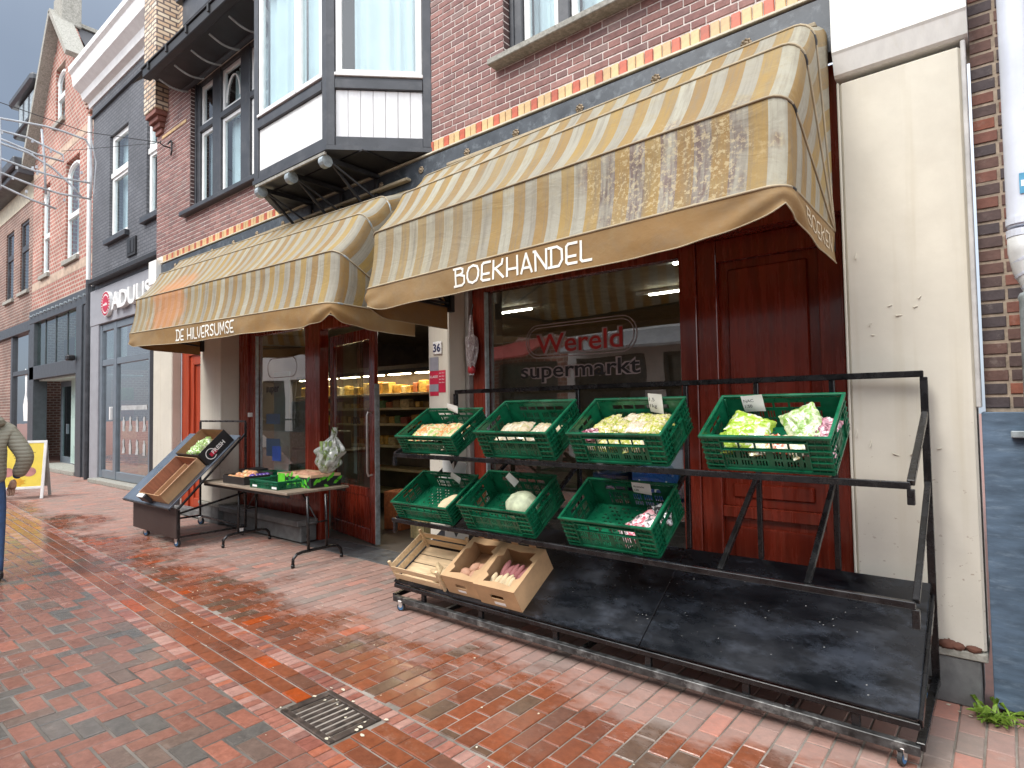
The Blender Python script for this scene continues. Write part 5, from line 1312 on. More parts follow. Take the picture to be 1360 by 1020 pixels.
q = MB(); n = q.pts([(-21.6, 5.5, .15), (-18.62, 5.25, .15), (-18.62, 5.25, 2.62), (-21.6, 5.5, 2.62)]); q.face([n, n+1, n+2, n+3]); q.build('frosted_partition', M_FROST, SF)
q = MB(); A = Vector((-22.4, 5.3, 0)); 
for a_, b_, c_, e_ in ((-22.85, -22.72, .1, 2.6), (-21.75, -21.6, .1, 2.6), (-22.72, -21.75, .1, .3), (-22.72, -21.75, 2.45, 2.6)): q.cbox((a_, 5.55, c_), (b_, 5.62, e_), .005)
q.cbox((-22.0, 5.48, 1.0), (-21.95, 5.55, 1.3), .01); q.build('entrance_door', M_MG, SF)
MB().box((-22.72, 5.58, .3), (-21.75, 5.586, 2.45)).build('pane', M_PG, SF)
MB().cbox((-22.85, 4.8, 0), (-18.62, 6.3, .11), .01).build('threshold', M_CONC, SF)
q = MB(); q.box((-22.85, 5.0, 2.62), (-18.6, 6.4, 2.66)); q.box((-22.86, 5.2, 3.06), (-18.6, 8, 3.1)); q.box((-22.86, 5.9, 3.1), (-18.6, 6.0, 4.4)); q.build('entrance_ceiling', pm('brightening_lining', (.62, .72, .68), .7), SF)  # pale back wall added to brighten the green glass, as if lit inside
q = MB(); q.cbox((-18.75, GY-.28, 2.98), (-18.5, GY-.1, 3.12), .03); q.build('cctv_lamp', M_BLACK, SF)

# ------------------------------------------------------------------ far left houses
M_BR = brick_tex('brown_brick_far', (.19, .085, .06), (.14, .07, .055), (.30, .24, .2), .22, .1, .018, .85, .6)
FH = thing('cornice_house', 'brown brick house with dark cornice over a cream frieze beside the gabled house', 'house', (-26, 5, 0))
FY = 5.0
wins = [(-27.4, -26.3, 5.6, 8.0), (-25.4, -24.3, 5.65, 8.0)]
q = MB(); wall_boxes(q, -28.5, -23.5, 4.6, 8.5, FY, FY+.3, wins); q.build('wall', M_BR, FH)
MB().box((-28.5, FY-.02, 8.5), (-23.5, FY+.3, 9.1)).build('frieze', pm('cream_frieze', (.5, .45, .34), .7), FH)
q = MB(); q.cbox((-28.6, FY-.5, 9.1), (-23.4, FY+.3, 9.28), .02); q.cbox((-28.6, FY-.62, 9.28), (-23.4, FY+.3, 9.6), .04); q.build('cornice', M_DKGREY, FH)
for x0, x1, z0, z1 in wins:
    q = MB(); light(q, x0, x1, z0, 7.1, FY+.1, .09, .06); light(q, x0, x1, 7.1, z1, FY+.1, .09, .06); w_ = q.build('window', M_DKGREY, FH)
    pane(w_, x0+.08, x1-.08, z0+.08, 7.0, FY+.07); pane(w_, x0+.08, x1-.08, 7.2, z1-.08, FY+.07); MB().box((x0, FY+.25, z0), (x1, FY+.26, z1)).build('pane_backing', M_DARK, w_)  # plane in the dark interior colour stands for the room behind
    MB().cbox((x0-.1, FY-.08, z0-.12), (x1+.1, FY+.05, z0-.003), .008).build('sill', M_CONC, w_)
q = MB(); q.cbox((-28.5, FY-.1, 4.25), (-23.5, FY+.3, 4.58), .01); q.cbox((-26.3, FY-.04, 0), (-26.1, FY+.2, 4.25), .01); q.cbox((-24.0, FY-.04, 0), (-23.5, FY+.3, 4.25), .01); q.cbox((-26.1, FY-.02, 2.9), (-24.0, FY+.1, 3.05), .01); q.box((-26.1, FY-.02, 0), (-24.0, FY+.1, .35)); q.build('shop_frame', M_ST, FH)
MB().box((-26.1, FY+.04, .35), (-24, FY+.046, 2.9)).build('pane', M_GLASS_SHOP, FH); MB().box((-26.1, FY+.04, 3.05), (-24, FY+.046, 4.25)).build('pane', M_GLASS_SHOP, FH)
q = MB(); wall_boxes(q, -28.5, -26.3, 0, 4.25, FY, FY+.3); q.build('brick_pier', M_BR, FH)
MB().box((-28.5, 7, 0), (-23.5, 7.1, 4.5)).build('back_wall', M_DARK, FH)
q = MB(); q.prism([(.0, 0), (.5, 0), (.5, .5), (.3, .8), (.35, 1.6), (.1, 1.7), (.15, .9), (-.1, .5)], FY+.03, FY+.036, M=Matrix.Translation((-24.8, 0, 1.4))); q.build('window_sticker', M_PAPER, FH)
TW = thing('chimney_turret', 'brick shaft with dark panelled top rising behind the cornice house', 'turret', (-25, 5.6, 9))
MB().cbox((-25.0, 5.2, 8.6), (-23.5, 6.6, 11.1), .02).build('brick_shaft', M_BR, TW)
MB().cbox((-26.0, 5.0, 11.3), (-23.6, 7, 12.2), .05).build('dark_panelling', M_DKGREY, TW); MB().cbox((-26.4, 4.8, 12.2), (-23.5, 7.2, 12.5), .08).build('turret_cap', M_DKGREY, TW); MB().cbox((-26.2, 4.9, 11.1), (-23.55, 7.1, 11.3), .05).build('turret_moulding', M_BLACK, TW)
for k in range(3): MB().box((-25.8+k*.7, 4.985, 11.4), (-25.35+k*.7, 4.999, 12.1)).build('louvre', M_GALV, TW)
FL = thing('end_house', 'plain brown brick terrace at the far left end of the street', 'house', (-34, 5, 0))
q = MB(); q.box((-60, 5.05, 0), (-28.6, 12, 8.6)); q.build('wall', M_BR, FL); MB().cbox((-60, 4.6, 8.6), (-28.7, 12, 9.3), .05).build('cornice', M_WHITE, FL)
q = MB()
for k in range(12): q.box((-59+k*2.5, 5.03, 5.2), (-57.8+k*2.5, 5.045, 7.6))
for k in range(8): q.box((-59+k*3.8, 5.03, .4), (-56+k*3.8, 5.045, 3.2))
q.build('window_row', M_DARK, FL)

# ------------------------------------------------------------------ opposite side of the street (seen mirrored in the glass)
def opposite(label, x0, x1, h, mat, seed, awn=None):
    rr = random.Random(seed)
    T = thing('opposite_house', label, 'house', ((x0+x1)/2, -5.2, 0))
    q = MB(); nb = max(2, int((x1-x0)/2.4)); hs = []
    Wd = (x1-x0)/nb
    for k in range(nb):
        for z in (4.4, 7.4):
            if z+1.8 < h: hs.append((x0+k*Wd+.6, x0+(k+1)*Wd-.6, z, z+1.8))
        hs.append((x0+k*Wd+.25, x0+(k+1)*Wd-.25, .5, 2.9))
    wall_boxes(q, x0, x1, 0, h, -5.5, -5.2, hs); q.build('wall', mat, T)
    MB().cbox((x0-.1, -5.5, h), (x1+.1, -4.9, h+.35), .05).build('cornice', M_WHITE, T)
    for a_, b_, c_, d_ in hs:
        q = MB(); q.cbox((a_, -5.34, c_), (a_+.07, -5.24, d_), .004); q.cbox((b_-.07, -5.34, c_), (b_, -5.24, d_), .004); q.cbox((a_+.07, -5.34, c_), (b_-.07, -5.24, c_+.07), .004); q.cbox((a_+.07, -5.34, d_-.07), (b_-.07, -5.24, d_), .004)
        w_ = q.build('window', M_WHITE if c_ > 3 else M_DKGREY, T)
        MB().box((a_, -5.42, c_), (b_, -5.40, d_)).build('dark_pane', pm('dark_shop_glass', (.03, .035, .04), .08, spec=.8), w_)
    if awn: MB().prism([(0, 0), (1.2, -.5), (1.2, -.56), (0, -.06)], x0+.4, x1-.4, M=Matrix(((0, 1, 0, 0), (1, 0, 0, -5.2), (0, 0, 1, 3.5), (0, 0, 0, 1)))).build('awning', awn, T)
M_WR = pm('white_render', (.80, .80, .78), .8, var=.06, scale=1)
opposite('white rendered house across the street', -9.4, -1.5, 5.2, M_WR, 1, pm('grey_awning', (.3, .3, .3), .7))
opposite('brown brick house across the street behind the viewer', -1.4, 7, 6.4, M_BR, 2)
opposite('orange brick house across the street facing the cart', -17.5, -9.5, 6.8, M_OB, 3, pm('red_awning', (.4, .06, .05), .7))
opposite('pale house across the street facing the grey shop', -27, -17.6, 6.2, M_WR, 4)

# ------------------------------------------------------------------ long black display rack
RK = thing('display_rack', 'long black steel display rack on castors with green crates and a sloping shelf', 'display rack', (-2.1, 3.5, 0))
RX0, RX1, RF, RB = -3.88, -.35, 3.19, 3.90
def rbar(name, p, q_, w_=.035, h_=None, parent=None, mat=None):
    return MB().bar(p, q_, w_, h_, c=.003).build(name, mat or M_STEEL, parent or RK)
rbar('top_rail', (RX0, RB, 1.745), (RX1, RB, 1.745))
rbar('upper_tray_rail', (RX0, RF, 1.225), (RX1, RF, 1.225), .032)
rbar('lower_tray_rail', (RX0-.03, RF, .70), (RX1, RF, .70), .032)
rbar('rear_shelf_rail', (RX0, RB-.02, .612), (RX1, RB-.02, .612), .035)
rbar('shelf_front_rail', (RX0, RF-.005, .180), (RX1, RF-.005, .180), .028, .03)
rbar('base_front_rail', (RX0+.01, RF-.02, .085), (RX1, RF-.02, .085), .042, mat=pm('scuffed_steel', (.06, .06, .06), .4, metal=.3, var=.4, scale=14, dirt_or_sheen=(.3, .3, .29), dirt_sheen_scale=10, dirt_sheen_amt=.6))
rbar('base_rear_rail', (RX0, RB, .12), (RX1, RB, .12), .035)
for x in (RX0, RX1): rbar('end_post', (x, RB, .10), (x, RB, 1.7275))
for x in (-2.56, -1.69, -1.225, -.795): rbar('rear_post', (x, RB-.0, .632), (x, RB-.0, 1.7275), .03)
for x in (RX0, -3.25, -2.56, -1.69, -1.225, -.795, RX1):
    if x in (RX0, RX1): rbar('upper_tray_arm', (x, RB-.02, 1.53), (x, RF+.005, 1.236), .03)
    rbar('lower_tray_arm', (x, RB-.01, 1.16), (x, RF+.02, .712), .028)
for x in (RX0, RX1):
    rbar('tray_foot', (x, RF, 1.21), (x, RF, 1.14), .03); rbar('tray_foot', (x, RF, .685), (x, RF, .60), .03)
    rbar('end_base_rail', (x, RF-.02, .10), (x, RB, .13), .035)
    rbar('end_strut', (x, RB, .56), (x, RF, .19), .02, .05)
q = MB()
for x in (-3.55, -2.95, -2.3, -1.65, -1.1, -.6): MB().cbox((x-.018, RF-.01, .10), (x+.018, RF+.02, .17), .003).build('base_spacer', M_STEEL, RK)
for x in (-3.3, -2.1, -.9): rbar('base_crossbar', (x, RF-.0, .09), (x, RB-.02, .12), .03)
# the sloping black boards (two, with a joint)
M_BD = pm('worn_black_board_sheen', (.008, .0095, .013), .26, var=.4, scale=2.2, stretch=(1, 2, 2), rvar=.16, bump=.06, bscale=70, dirt_or_sheen=(.085, .10, .13), dirt_sheen_scale=2.4, dirt_sheen_amt=.34, spec=.6)  # bluish blotches paint the shine of the sky into the black
sl = math.atan2(.612-.205, RB-.03-RF)
for a_, b_ in ((RX0, -1.70), (-1.695, RX1-.005)):
    Ms = Matrix.Translation((0, RF-.015, .204)) @ Matrix.Rotation(sl, 4, 'X')
    bd = MB().cbox((a_, 0, 0), (b_, math.hypot(.407, .69)+.02, .016), .003, M=Ms).build('sloping_board', M_BD, RK)
q = MB()
for k in range(90):
    x, y = rnd.uniform(-2.4, -.5), rnd.uniform(.03, .7); s_ = rnd.uniform(.0008, .0025)
    p = Ms @ Vector((x, y, .0165)); n = q.pts([Ms @ Vector((x-s_*rnd.uniform(.5, 3), y-s_, .0172)), Ms @ Vector((x+s_, y-s_*.6, .0172)), Ms @ Vector((x+s_*rnd.uniform(.5, 2), y+s_, .0172)), Ms @ Vector((x-s_, y+s_, .0172))]); q.face([n, n+1, n+2, n+3])
q.build('white_flecks', M_EDGE, bd, kind='stuff')
def caster(parent, x, y, ang=0, s=1.0):
    q = MB(); M = Matrix.Translation((x, y, 0)) @ Matrix.Rotation(ang, 4, 'Z') @ Matrix.Scale(s, 4)
    for sg in (-1, 1): q.prism([(-.02, .045), (.02, .045), (.028, .11), (-.028, .11)], sg*.019-.0015, sg*.019+.0015, M=M)
    q.cbox((-.03, -.022, .105), (.03, .022, .113), .002, M=M)
    c = q.build('castor', M_CHROME, parent)
    q = MB(); q.tube([M @ Vector((0, -.013, .045)), M @ Vector((0, .013, .045))], .046*s, 20); q.build('tyre', M_RUB, c)
    q = MB(); q.tube([M @ Vector((0, -.015, .045)), M @ Vector((0, .015, .045))], .031*s, 18); q.build('wheel', M_BLUEW, c)
    q = MB(); q.tube([M @ Vector((0, -.024, .045)), M @ Vector((0, .024, .045))], .008*s, 8); q.build('axle', M_CHROME, c)
for x, y, a_ in ((RX0+.10, RF-.03, .3), (RX1-.07, RF-.02, 1.3), (RX0+.10, RB, .2), (RX1-.07, RB, .4)): caster(RK, x, y, a_, .72 if y < 3.5 else .9)

# ------------------------------------------------------------------ green plastic crates
M_GRN = pm('green_crate_plastic', (.004, .115, .052), .30, var=.3, scale=6, rvar=.10, bump=.12, bscale=60, obj_rand=.16, dirt_or_sheen=(.05, .17, .11), dirt_sheen_scale=9, dirt_sheen_amt=.4)
def plate(q, M, W, h, holes, th=.004, mat=0):
    """perforated plate in local x (0..W) / z (0..h), thickness in y"""
    for a_, b_, c_, d_ in rects_minus(0, W, 0, h, holes): q.box((a_, 0, c_), (b_, th, d_), mat, M=M)
def crate_parts(h):
    Lx, Ly = .60, .40
    out_ = {}
    def wall(W, kind):
        q = MB(); I = Matrix.Identity(4)
        hb = h-.018
        holes = []
        x0, x1 = .10, W-.10
        # hand slot under the rim
        ns_ = 5 if W > .5 else 3; sw_ = (x1-x0)/ns_
        for k in range(ns_): holes.append((x0+k*sw_+.005, x0+(k+1)*sw_-.005, hb*.70, hb*.86))
        # slit grid
        cols = int((x1-x0)/.014)
        for k in range(cols):
            if k % 5 == 4: continue
            xa = x0+k*.014
            for z0, z1 in ((.38, .60), (.16, .32)):
                if (k*7+int(z0*100)) % 11 == 0: continue
                holes.append((xa+.003, xa+.0115, hb*z0, hb*z1))
        plate(q, I, W, hb, holes)
        # horizontal stiffening ribs at the ends, vertical ribs
        for z in (.16, .34, .52, .68, .86):
            for a_, b_ in ((0, .09), (W-.09, W)): q.box((a_, -.010, hb*z-.0025), (b_, 0, hb*z+.0025))
        q.box((.09, -.010, hb*.64), (W-.09, 0, hb*.64+.005)); q.box((.09, -.010, hb*.90), (W-.09, 0, hb*.90+.005)); q.box((0, -.008, .0), (W, 0, .012))
        for a_ in (.088, W-.092): q.box((a_, -.011, .012), (a_+.004, 0, hb))
        for a_ in (.03, .06, W-.03, W-.06): q.box((a_-.0015, -.007, .012), (a_+.0015, 0, hb))
        return q
    out_['long'] = wall(Lx-.022, 0).mesh('crate_side', M_GRN)
    out_['short'] = wall(Ly-.022, 0).mesh('crate_end', M_GRN)
    q = MB()
    a_ = .012
    for p, r_ in (((0, 0, h-.016), (Lx, .016, h)), ((0, Ly-.016, h-.016), (Lx, Ly, h)), ((0, .016, h-.016), (.016, Ly-.016, h)), ((Lx-.016, .016, h-.016), (Lx, Ly-.016, h))): q.cbox(p, r_, .003)
    for x in (0, Lx):
        for y in (0, Ly):
            q.cbox((abs(x-.008) if x == 0 else x-.024, .008 if y == 0 else y-.024, 0), (.024 if x == 0 else x-.008, .024 if y == 0 else y-.008, h-.0155), .003)
    out_['rim'] = q.mesh('crate_rim', M_GRN)
    q = MB(); holes = []
    for i in range(18):
        for j in range(11):
            if (i+j) % 3 and 2 < i < 16: holes.append((.02+i*.031, .02+i*.031+.018, .02+j*.033, .02+j*.033+.012))
    for a_, b_, c_, d_ in rects_minus(.01, Lx-.01, .01, Ly-.01, holes): q.box((a_, c_, .004), (b_, d_, .009))
    out_['base'] = q.mesh('crate_base', M_GRN)
    return out_
CP_LOW, CP_HI, CP_TAB = crate_parts(.145), crate_parts(.195), crate_parts(.09)
CPOS = {}
def make_crate(label, x, y, z, th, parts, rz=0.0, group='green crates on the black rack', roll=0.0):
    T = thing('plastic_crate', label, 'crate', (x, y, z), (th, roll, rz), group)
    if th > .1: T.scale = (1.065, 1.06, 1.12); WM[T.name] = WM[T.name] @ Matrix.Diagonal((1.065, 1.06, 1.12, 1))
    o = link('crate_rim', parts['rim'], T, local=True); link('crate_base', parts['base'], T, local=True)
    f = link('crate_side', parts['long'], T, local=True); f.location = (.011, .012, 0)
    f = link('crate_side', parts['long'], T, local=True); f.location = (.589, .388, 0); f.rotation_euler = (0, 0, math.pi)
    f = link('crate_end', parts['short'], T, local=True); f.location = (.012, .389, 0); f.rotation_euler = (0, 0, -math.pi/2)
    f = link('crate_end', parts['short'], T, local=True); f.location = (.588, .011, 0); f.rotation_euler = (0, 0, math.pi/2)
    return T
TH = R(31)
UZ, LZ = 1.246, .721
crates = {}
for key, lab, x, z, pr_ in (('c1', 'shallow green crate of orange and pale vegetable packs, upper left on the rack', -3.80, UZ, CP_LOW),
                        ('c2', 'green crate with two pale packs, second from the left in the upper row', -2.915, UZ, CP_HI),
                        ('c3', 'green crate filled with yellow green bean packs, third in the upper row', -2.13, UZ, CP_HI),
                        ('c4', 'green crate with mixed salad bags standing apart at the right of the upper row', -1.28, UZ, CP_HI),
                        ('g1', 'nearly empty shallow green crate holding one pale root, lower left', -3.86, LZ, CP_LOW),
                        ('g2', 'green crate with one pale netted melon, middle of the lower row', -3.09, LZ, CP_HI),
                        ('g3', 'green crate holding only a red white pack, right of the lower row', -2.20, LZ, CP_HI)):
    crates[key] = make_crate(lab, x, RF+.01, z, TH, pr_)
def cw(key, x, y, z):
    """point in a crate's own frame to world"""
    return wm(crates[key]) @ Vector((x, y, z))

# price cards ------------------------------------------------------------------
def card(key, x, z, w_, h_, lab, rot, lines, hh=.195):
    M = wm(crates[key]) @ Matrix.Translation((x, .372, z)) @ Matrix.Rotation(rot, 4, 'Y')
    q = MB(); q.grid(lambda u, v: M @ Vector((w_*(u-.5), -.003-.012*math.sin(v*2.2+u)*(1-v), h_*(v-.5))), 6, 6)
    o = q.build('price_card', M_PAPER, smooth=True); tag(o, lab, 'price card', 'handwritten price cards in the crates')
    q = MB()
    for i, tx in enumerate(lines):
        text_mb(tx, h_*.30, M @ Vector((-w_*.38, -.017, h_*(.16-.34*i))), M.to_3x3() @ Vector((1, 0, 0)), M.to_3x3() @ Vector((0, 0, 1)), mb=q, depth=.001)
    if lines: q.build('handwriting', M_INK, o)
card('c1', .32, .16, .10, .06, 'crumpled blank card hanging on the upper left crate', .3, [])
card('c3', .42, .17, .085, .12, 'tall white card over the bean packs in the third upper crate', .12, ['1.5', '1kg'])
card('c4', .17, .16, .11, .09, 'white card over the salad bags in the right upper crate', -.08, ['NAC', '1.50'])
card('g1', .38, .125, .09, .06, 'folded white paper scrap in the lower left crate', .6, [])
card('g2', .22, .15, .09, .07, 'torn white paper with a hole in the middle lower crate', .9, [])
card('g3', .38, .165, .12, .07, 'wide off white card on the back wall of the lower right crate', .04, ['Avocado', '1.50'])

# packs and vegetables ---------------------------------------------------------------
def plastic(name, c1, c2, c3=None, scale=22, rough=.22):
    m, t, b = principled(name); L = t.links.new
    tcn = N(t, 'ShaderNodeTexCoord'); n = N(t, 'ShaderNodeTexNoise'); n.inputs['Scale'].default_value = scale; n.inputs['Detail'].default_value = 3; n.inputs['Distortion'].default_value = 1.2
    L(tcn.outputs['Object'], n.inputs['Vector']); cr = N(t, 'ShaderNodeValToRGB'); L(n.outputs[0], cr.inputs[0])
    e0, e1 = cr.color_ramp.elements; e0.position = .40; e0.color = (*c1, 1); e1.position = .56; e1.color = (*c2, 1)
    if c3: x = cr.color_ramp.elements.new(.64); x.color = (*c3, 1)
    L(cr.outputs[0], b.inputs['Base Color']); setin(b, 'Roughness', rough); setin(b, 'Coat Weight', 1.0); setin(b, 'Coat Roughness', .06)
    n2 = N(t, 'ShaderNodeTexNoise'); n2.inputs['Scale'].default_value = 17; n2.inputs['Detail'].default_value = 2; n2.inputs['Distortion'].default_value = 3; L(tcn.outputs['Object'], n2.inputs['Vector'])
    bp = N(t, 'ShaderNodeBump'); bp.inputs['Strength'].default_value = .6; bp.inputs['Distance'].default_value = .010; L(n2.outputs[0], bp.inputs['Height']); L(bp.outputs[0], b.inputs['Normal'])
    return m
P_ORANGE = plastic('carrot_mix_pack', (.75, .28, .08), (.72, .62, .40), (.35, .5, .15))
P_PALE = plastic('pale_sprout_pack', (.70, .62, .48), (.62, .50, .34), (.5, .45, .25))
P_BEAN = plastic('bean_pack', (.62, .56, .36), (.50, .48, .09), (.28, .36, .05), 42)
P_LETT = plastic('lettuce_bag', (.30, .48, .04), (.45, .60, .09), (.70, .74, .58), 20)
P_MIX = plastic('mixed_salad_bag', (.74, .72, .58), (.55, .60, .3), (.6, .25, .12), 26)
P_CHIC = plastic('red_chicory_bag', (.16, .02, .05), (.62, .30, .36), (.8, .72, .72), 30)
P_TOM = plastic('tomato_bag', (.60, .06, .03), (.75, .55, .4), (.7, .65, .5), 24)
P_PINK = plastic('pink_printed_pack', (.55, .05, .10), (.75, .62, .62), (.1, .08, .08), 20)
P_GREENB = plastic('green_leaf_bag', (.22, .38, .06), (.50, .58, .34), (.66, .70, .52), 30)
P_CLEAR = plastic('crinkled_clear_bag', (.62, .64, .60), (.45, .48, .42), (.30, .38, .16), 14, .12)
def pack_mesh(name, w_, d_, t_, seed, mat, frill=.006):
    q = MB(); nu, nv = 26, 20
    def prof(u, v): return max(0, (1-abs(2*u-1)**4)*(1-abs(2*v-1)**3))**.6
    for sg in (1, -1):
        def f(u, v):
            a_ = prof(u, v); x = (u-.5)*w_*(1-.08*a_); y = (v-.5)*d_
            nz = noise.noise(Vector((u*5+seed*7, v*4, sg)))*.35+noise.noise(Vector((u*12+seed, v*11, sg*2)))*.18
            return (x+frill*noise.noise(Vector((v*9, seed, 1))), y+frill*noise.noise(Vector((u*9, seed, 5))), sg*t_*.5*a_*(1+nz) + .10*t_*abs(noise.noise(Vector((u*9+seed, v*7, 3)))) + frill*noise.noise(Vector((u*8, v*8, seed))))
        n0 = len(q.f); q.grid(f, nu, nv)
        if sg < 0:
            for i in range(n0, len(q.f)): q.f[i] = q.f[i][::-1]
    return q.mesh(name, mat, smooth=True)
def pack(key, x, y, z, w_, d_, t_, mat, lab, cat, rot=(0, 0, 0), group=None, name='vegetable_pack', fill=None):
    o = link(name, pack_mesh(name, w_, d_, t_*.72, rnd.random()*50, mat))
    from mathutils import Euler
    M = (wm(crates[key]) if key else Matrix.Identity(4)) @ Matrix.Translation((x, y, z)) @ Euler(rot).to_matrix().to_4x4()
    o.matrix_basis = M; tag(o, lab, cat, group); return o
pack('c1', .19, .16, .075, .25, .22, .085, P_ORANGE, 'orange vegetable mix pack, left one in the upper left crate', 'vegetable pack', (0, .05, .1))
pack('c1', .42, .17, .075, .25, .22, .085, P_ORANGE, 'orange vegetable mix pack, right one in the upper left crate', 'vegetable pack', (0, -.05, -.1))
pack('c1', .50, .08, .04, .16, .11, .05, P_PALE, 'pale wrapped pack beside the orange packs in the upper left crate', 'vegetable pack', (.1, 0, .3))
pack('c2', .19, .18, .085, .24, .20, .09, P_PALE, 'pale sprout pack, left one in the second upper crate', 'vegetable pack', (0, 0, .15))
pack('c2', .44, .17, .085, .23, .19, .09, P_PALE, 'pale sprout pack, right one in the second upper crate', 'vegetable pack', (0, 0, -.1))
k = 0
for r_ in range(3):
    for c_ in range(5):
        z = .07+.010*r_+(.02 if c_ > 1 else 0); x = .13+.085*c_; y = .085+.095*r_
        m_ = P_BEAN if (c_+r_) % 4 else P_PALE
        pack('c3', x, y, z+(.025 if r_ == 1 else 0), .15, .13, .07, m_, ('yellow green bean pack in the %s row of its crate, %s' % (('front', 'middle', 'back')[r_], ('at its left end', 'second from left', 'in the centre', 'second from right', 'at its right end')[c_])) if m_ is P_BEAN else ('pale pack in the %s row of the bean crate, %s' % (('front', 'middle', 'back')[r_], ('at its left end', 'second from left', 'in the centre', 'second from right', 'at its right end')[c_])), 'bean pack', (rnd.uniform(-.2, .2), rnd.uniform(-.2, .2), rnd.uniform(-.5, .5)), 'bean packs in the third crate')
        k += 1
pack('c3', .09, .10, .12, .12, .12, .06, P_CHIC, 'small purple and white bag at the left of the bean crate', 'vegetable bag', (0, 0, .3))
pack('c4', .15, .10, 0.110, .17, .15, .11, P_LETT, 'bright green lettuce bag at the front left of the right upper crate', 'salad bag', (.15, -.1, .3))
pack('c4', .19, .20, 0.125, .21, .15, .10, P_LETT, 'bright lettuce bag lying behind the front one in the right upper crate', 'salad bag', (.2, .25, -.2))
pack('c4', .28, .09, 0.090, .16, .15, .08, P_MIX, 'white and green mixed salad bag in the right upper crate', 'salad bag', (0, .1, .4))
pack('c4', .36, .09, 0.095, .15, .12, .08, P_TOM, 'bag with red tomato print in the right upper crate', 'salad bag', (.1, 0, -.2))
pack('c4', .45, .10, 0.095, .15, .15, .08, P_MIX, 'pale orange and white bag right of the tomato bag', 'salad bag', (.1, -.2, .6))
pack('c4', .45, .19, 0.135, .17, .20, .08, P_GREENB, 'pointed green topped salad bag leaning up in the right upper crate', 'salad bag', (.55, -.2, .5))
pack('c4', .53, .08, 0.095, .13, .13, .09, P_CHIC, 'dark red chicory bag, front one in the right upper crate corner', 'salad bag', (.1, .1, .1))
pack('c4', .53, .20, 0.120, .13, .13, .08, P_CHIC, 'dark red chicory bag, rear one in the right upper crate corner', 'salad bag', (.2, .1, -.2))
pack('g3', .44, .14, .07, .24, .15, .09, P_PINK, 'crumpled red and white printed pack in the lower right crate', 'packet', (.2, -.3, .7))
pack('g3', .52, .24, .085, .15, .14, .10, plastic('black_pack', (.02, .02, .02), (.05, .05, .05), (.5, .5, .5)), 'black pack behind the red white pack in the lower right crate', 'packet', (.4, -.2, .2))
def blob(name, r_, sx, sy, sz, seed, mat, amp=.12, fr=2.5, lobes=0):
    q = MB(); nu, nv = 20, 12
    def f(u, v):
        th_, ph = u*2*math.pi, (v-.5)*math.pi
        d = Vector((math.cos(th_)*math.cos(ph), math.sin(th_)*math.cos(ph), math.sin(ph)))
        k = 1+amp*noise.noise(d*fr+Vector((seed, 0, 0)))+(.04*math.cos(lobes*th_)*math.cos(ph) if lobes else 0)
        return d.x*sx*r_*k, d.y*sy*r_*k, d.z*sz*r_*k
    q.grid(f, nu, nv); return q.mesh(name, mat, smooth=True)
M_TATER = pm('potato_skin', (.50, .27, .17), .7, var=.15, scale=14, bump=.2)
M_SWEET = pm('sweet_potato_skin', (.36, .13, .13), .7, var=.2, scale=10, bump=.25)
M_PARS = pm('pale_root_skin', (.66, .52, .32), .7, var=.14, scale=9, stretch=(1, 6, 6), bump=.25)
M_MELON = pm('netted_melon_skin', (.50, .54, .36), .65, var=.22, scale=16, bump=.5, bscale=30)
def place(me, name, lab, cat, M, group=None):
    o = link(name, me); o.matrix_basis = M; tag(o, lab, cat, group); return o
from mathutils import Euler
place(blob('melon', .105, 1.15, 1, .85, 3, M_MELON, .06, 2, 9), 'melon', 'pale green netted melon alone in the middle lower crate', 'melon', wm(crates['g2']) @ Matrix.Translation((.42, .17, .10)))
place(blob('root', .085, 1.25, .7, .6, 5, M_PARS, .1, 2), 'yam_root', 'pale oval root at the right of the lower left crate', 'root vegetable', wm(crates['g1']) @ Matrix.Translation((.49, .13, .07)) @ Euler((0, -.2, .8)).to_matrix().to_4x4())

# ------------------------------------------------------------------ boxes on the sloping shelf
SL = sl
def on_slope(x, y, z=0): return Ms @ Vector((x, y, .0165+z))
# pale wooden tray
q_t = thing('wooden_crate', 'open pale wooden fruit crate with slatted sides at the left end of the sloping shelf', 'crate', tuple(on_slope(-3.86, .02)), (SL, 0, 0))
def lb(name, a, b, parent, mat, c=.002, M=None): 
    return MB().cbox(a, b, c, M=M).build(name, mat, parent, local=True)
Wx, Wy, Wh = .56, .40, .15
for x in (.0, Wx-.02):
    for y in (.0, Wy-.02): MB().prism([(x, 0), (x+.02, 0), (x+.02, Wh+.035), (x, Wh+.035)], y, y+.02).build('corner_post', M_WOODP, q_t, local=True)
for z0, z1 in ((.02, .075), (.095, .145)):
    lb('slat', (.021, -.004, z0), (Wx-.021, .003, z1), q_t, M_WOODP); lb('slat', (.021, Wy-.003, z0), (Wx-.021, Wy+.004, z1), q_t, M_WOODP)
    lb('slat', (-.004, .021, z0), (.003, Wy-.021, z1), q_t, M_WOODP); lb('slat', (Wx-.003, .021, z0), (Wx+.004, Wy-.021, z1), q_t, M_WOODP)
for k in range(4): lb('base_board', (.01, .012+k*.095, .003), (Wx-.01, .10+k*.095, .009), q_t, M_WOODP)
M_GING = pm('ginger_skin', (.60, .45, .26), .75, var=.15, scale=12, bump=.3)
for k in range(7):
    a_ = rnd.uniform(-1.2, 1.2)
    place(blob('ginger', .035, 1.7, .6, .55, k*3.3, M_GING, .35, 3.5), 'ginger_root', 'knobbly pale ginger piece in the wooden crate', 'ginger', q_t.matrix_basis @ Matrix.Translation((.36+.05*(k % 3), .08+.045*(k//3), .035+.012*(k//4))) @ Matrix.Rotation(a_, 4, 'Z'), 'ginger pieces in the wooden crate')
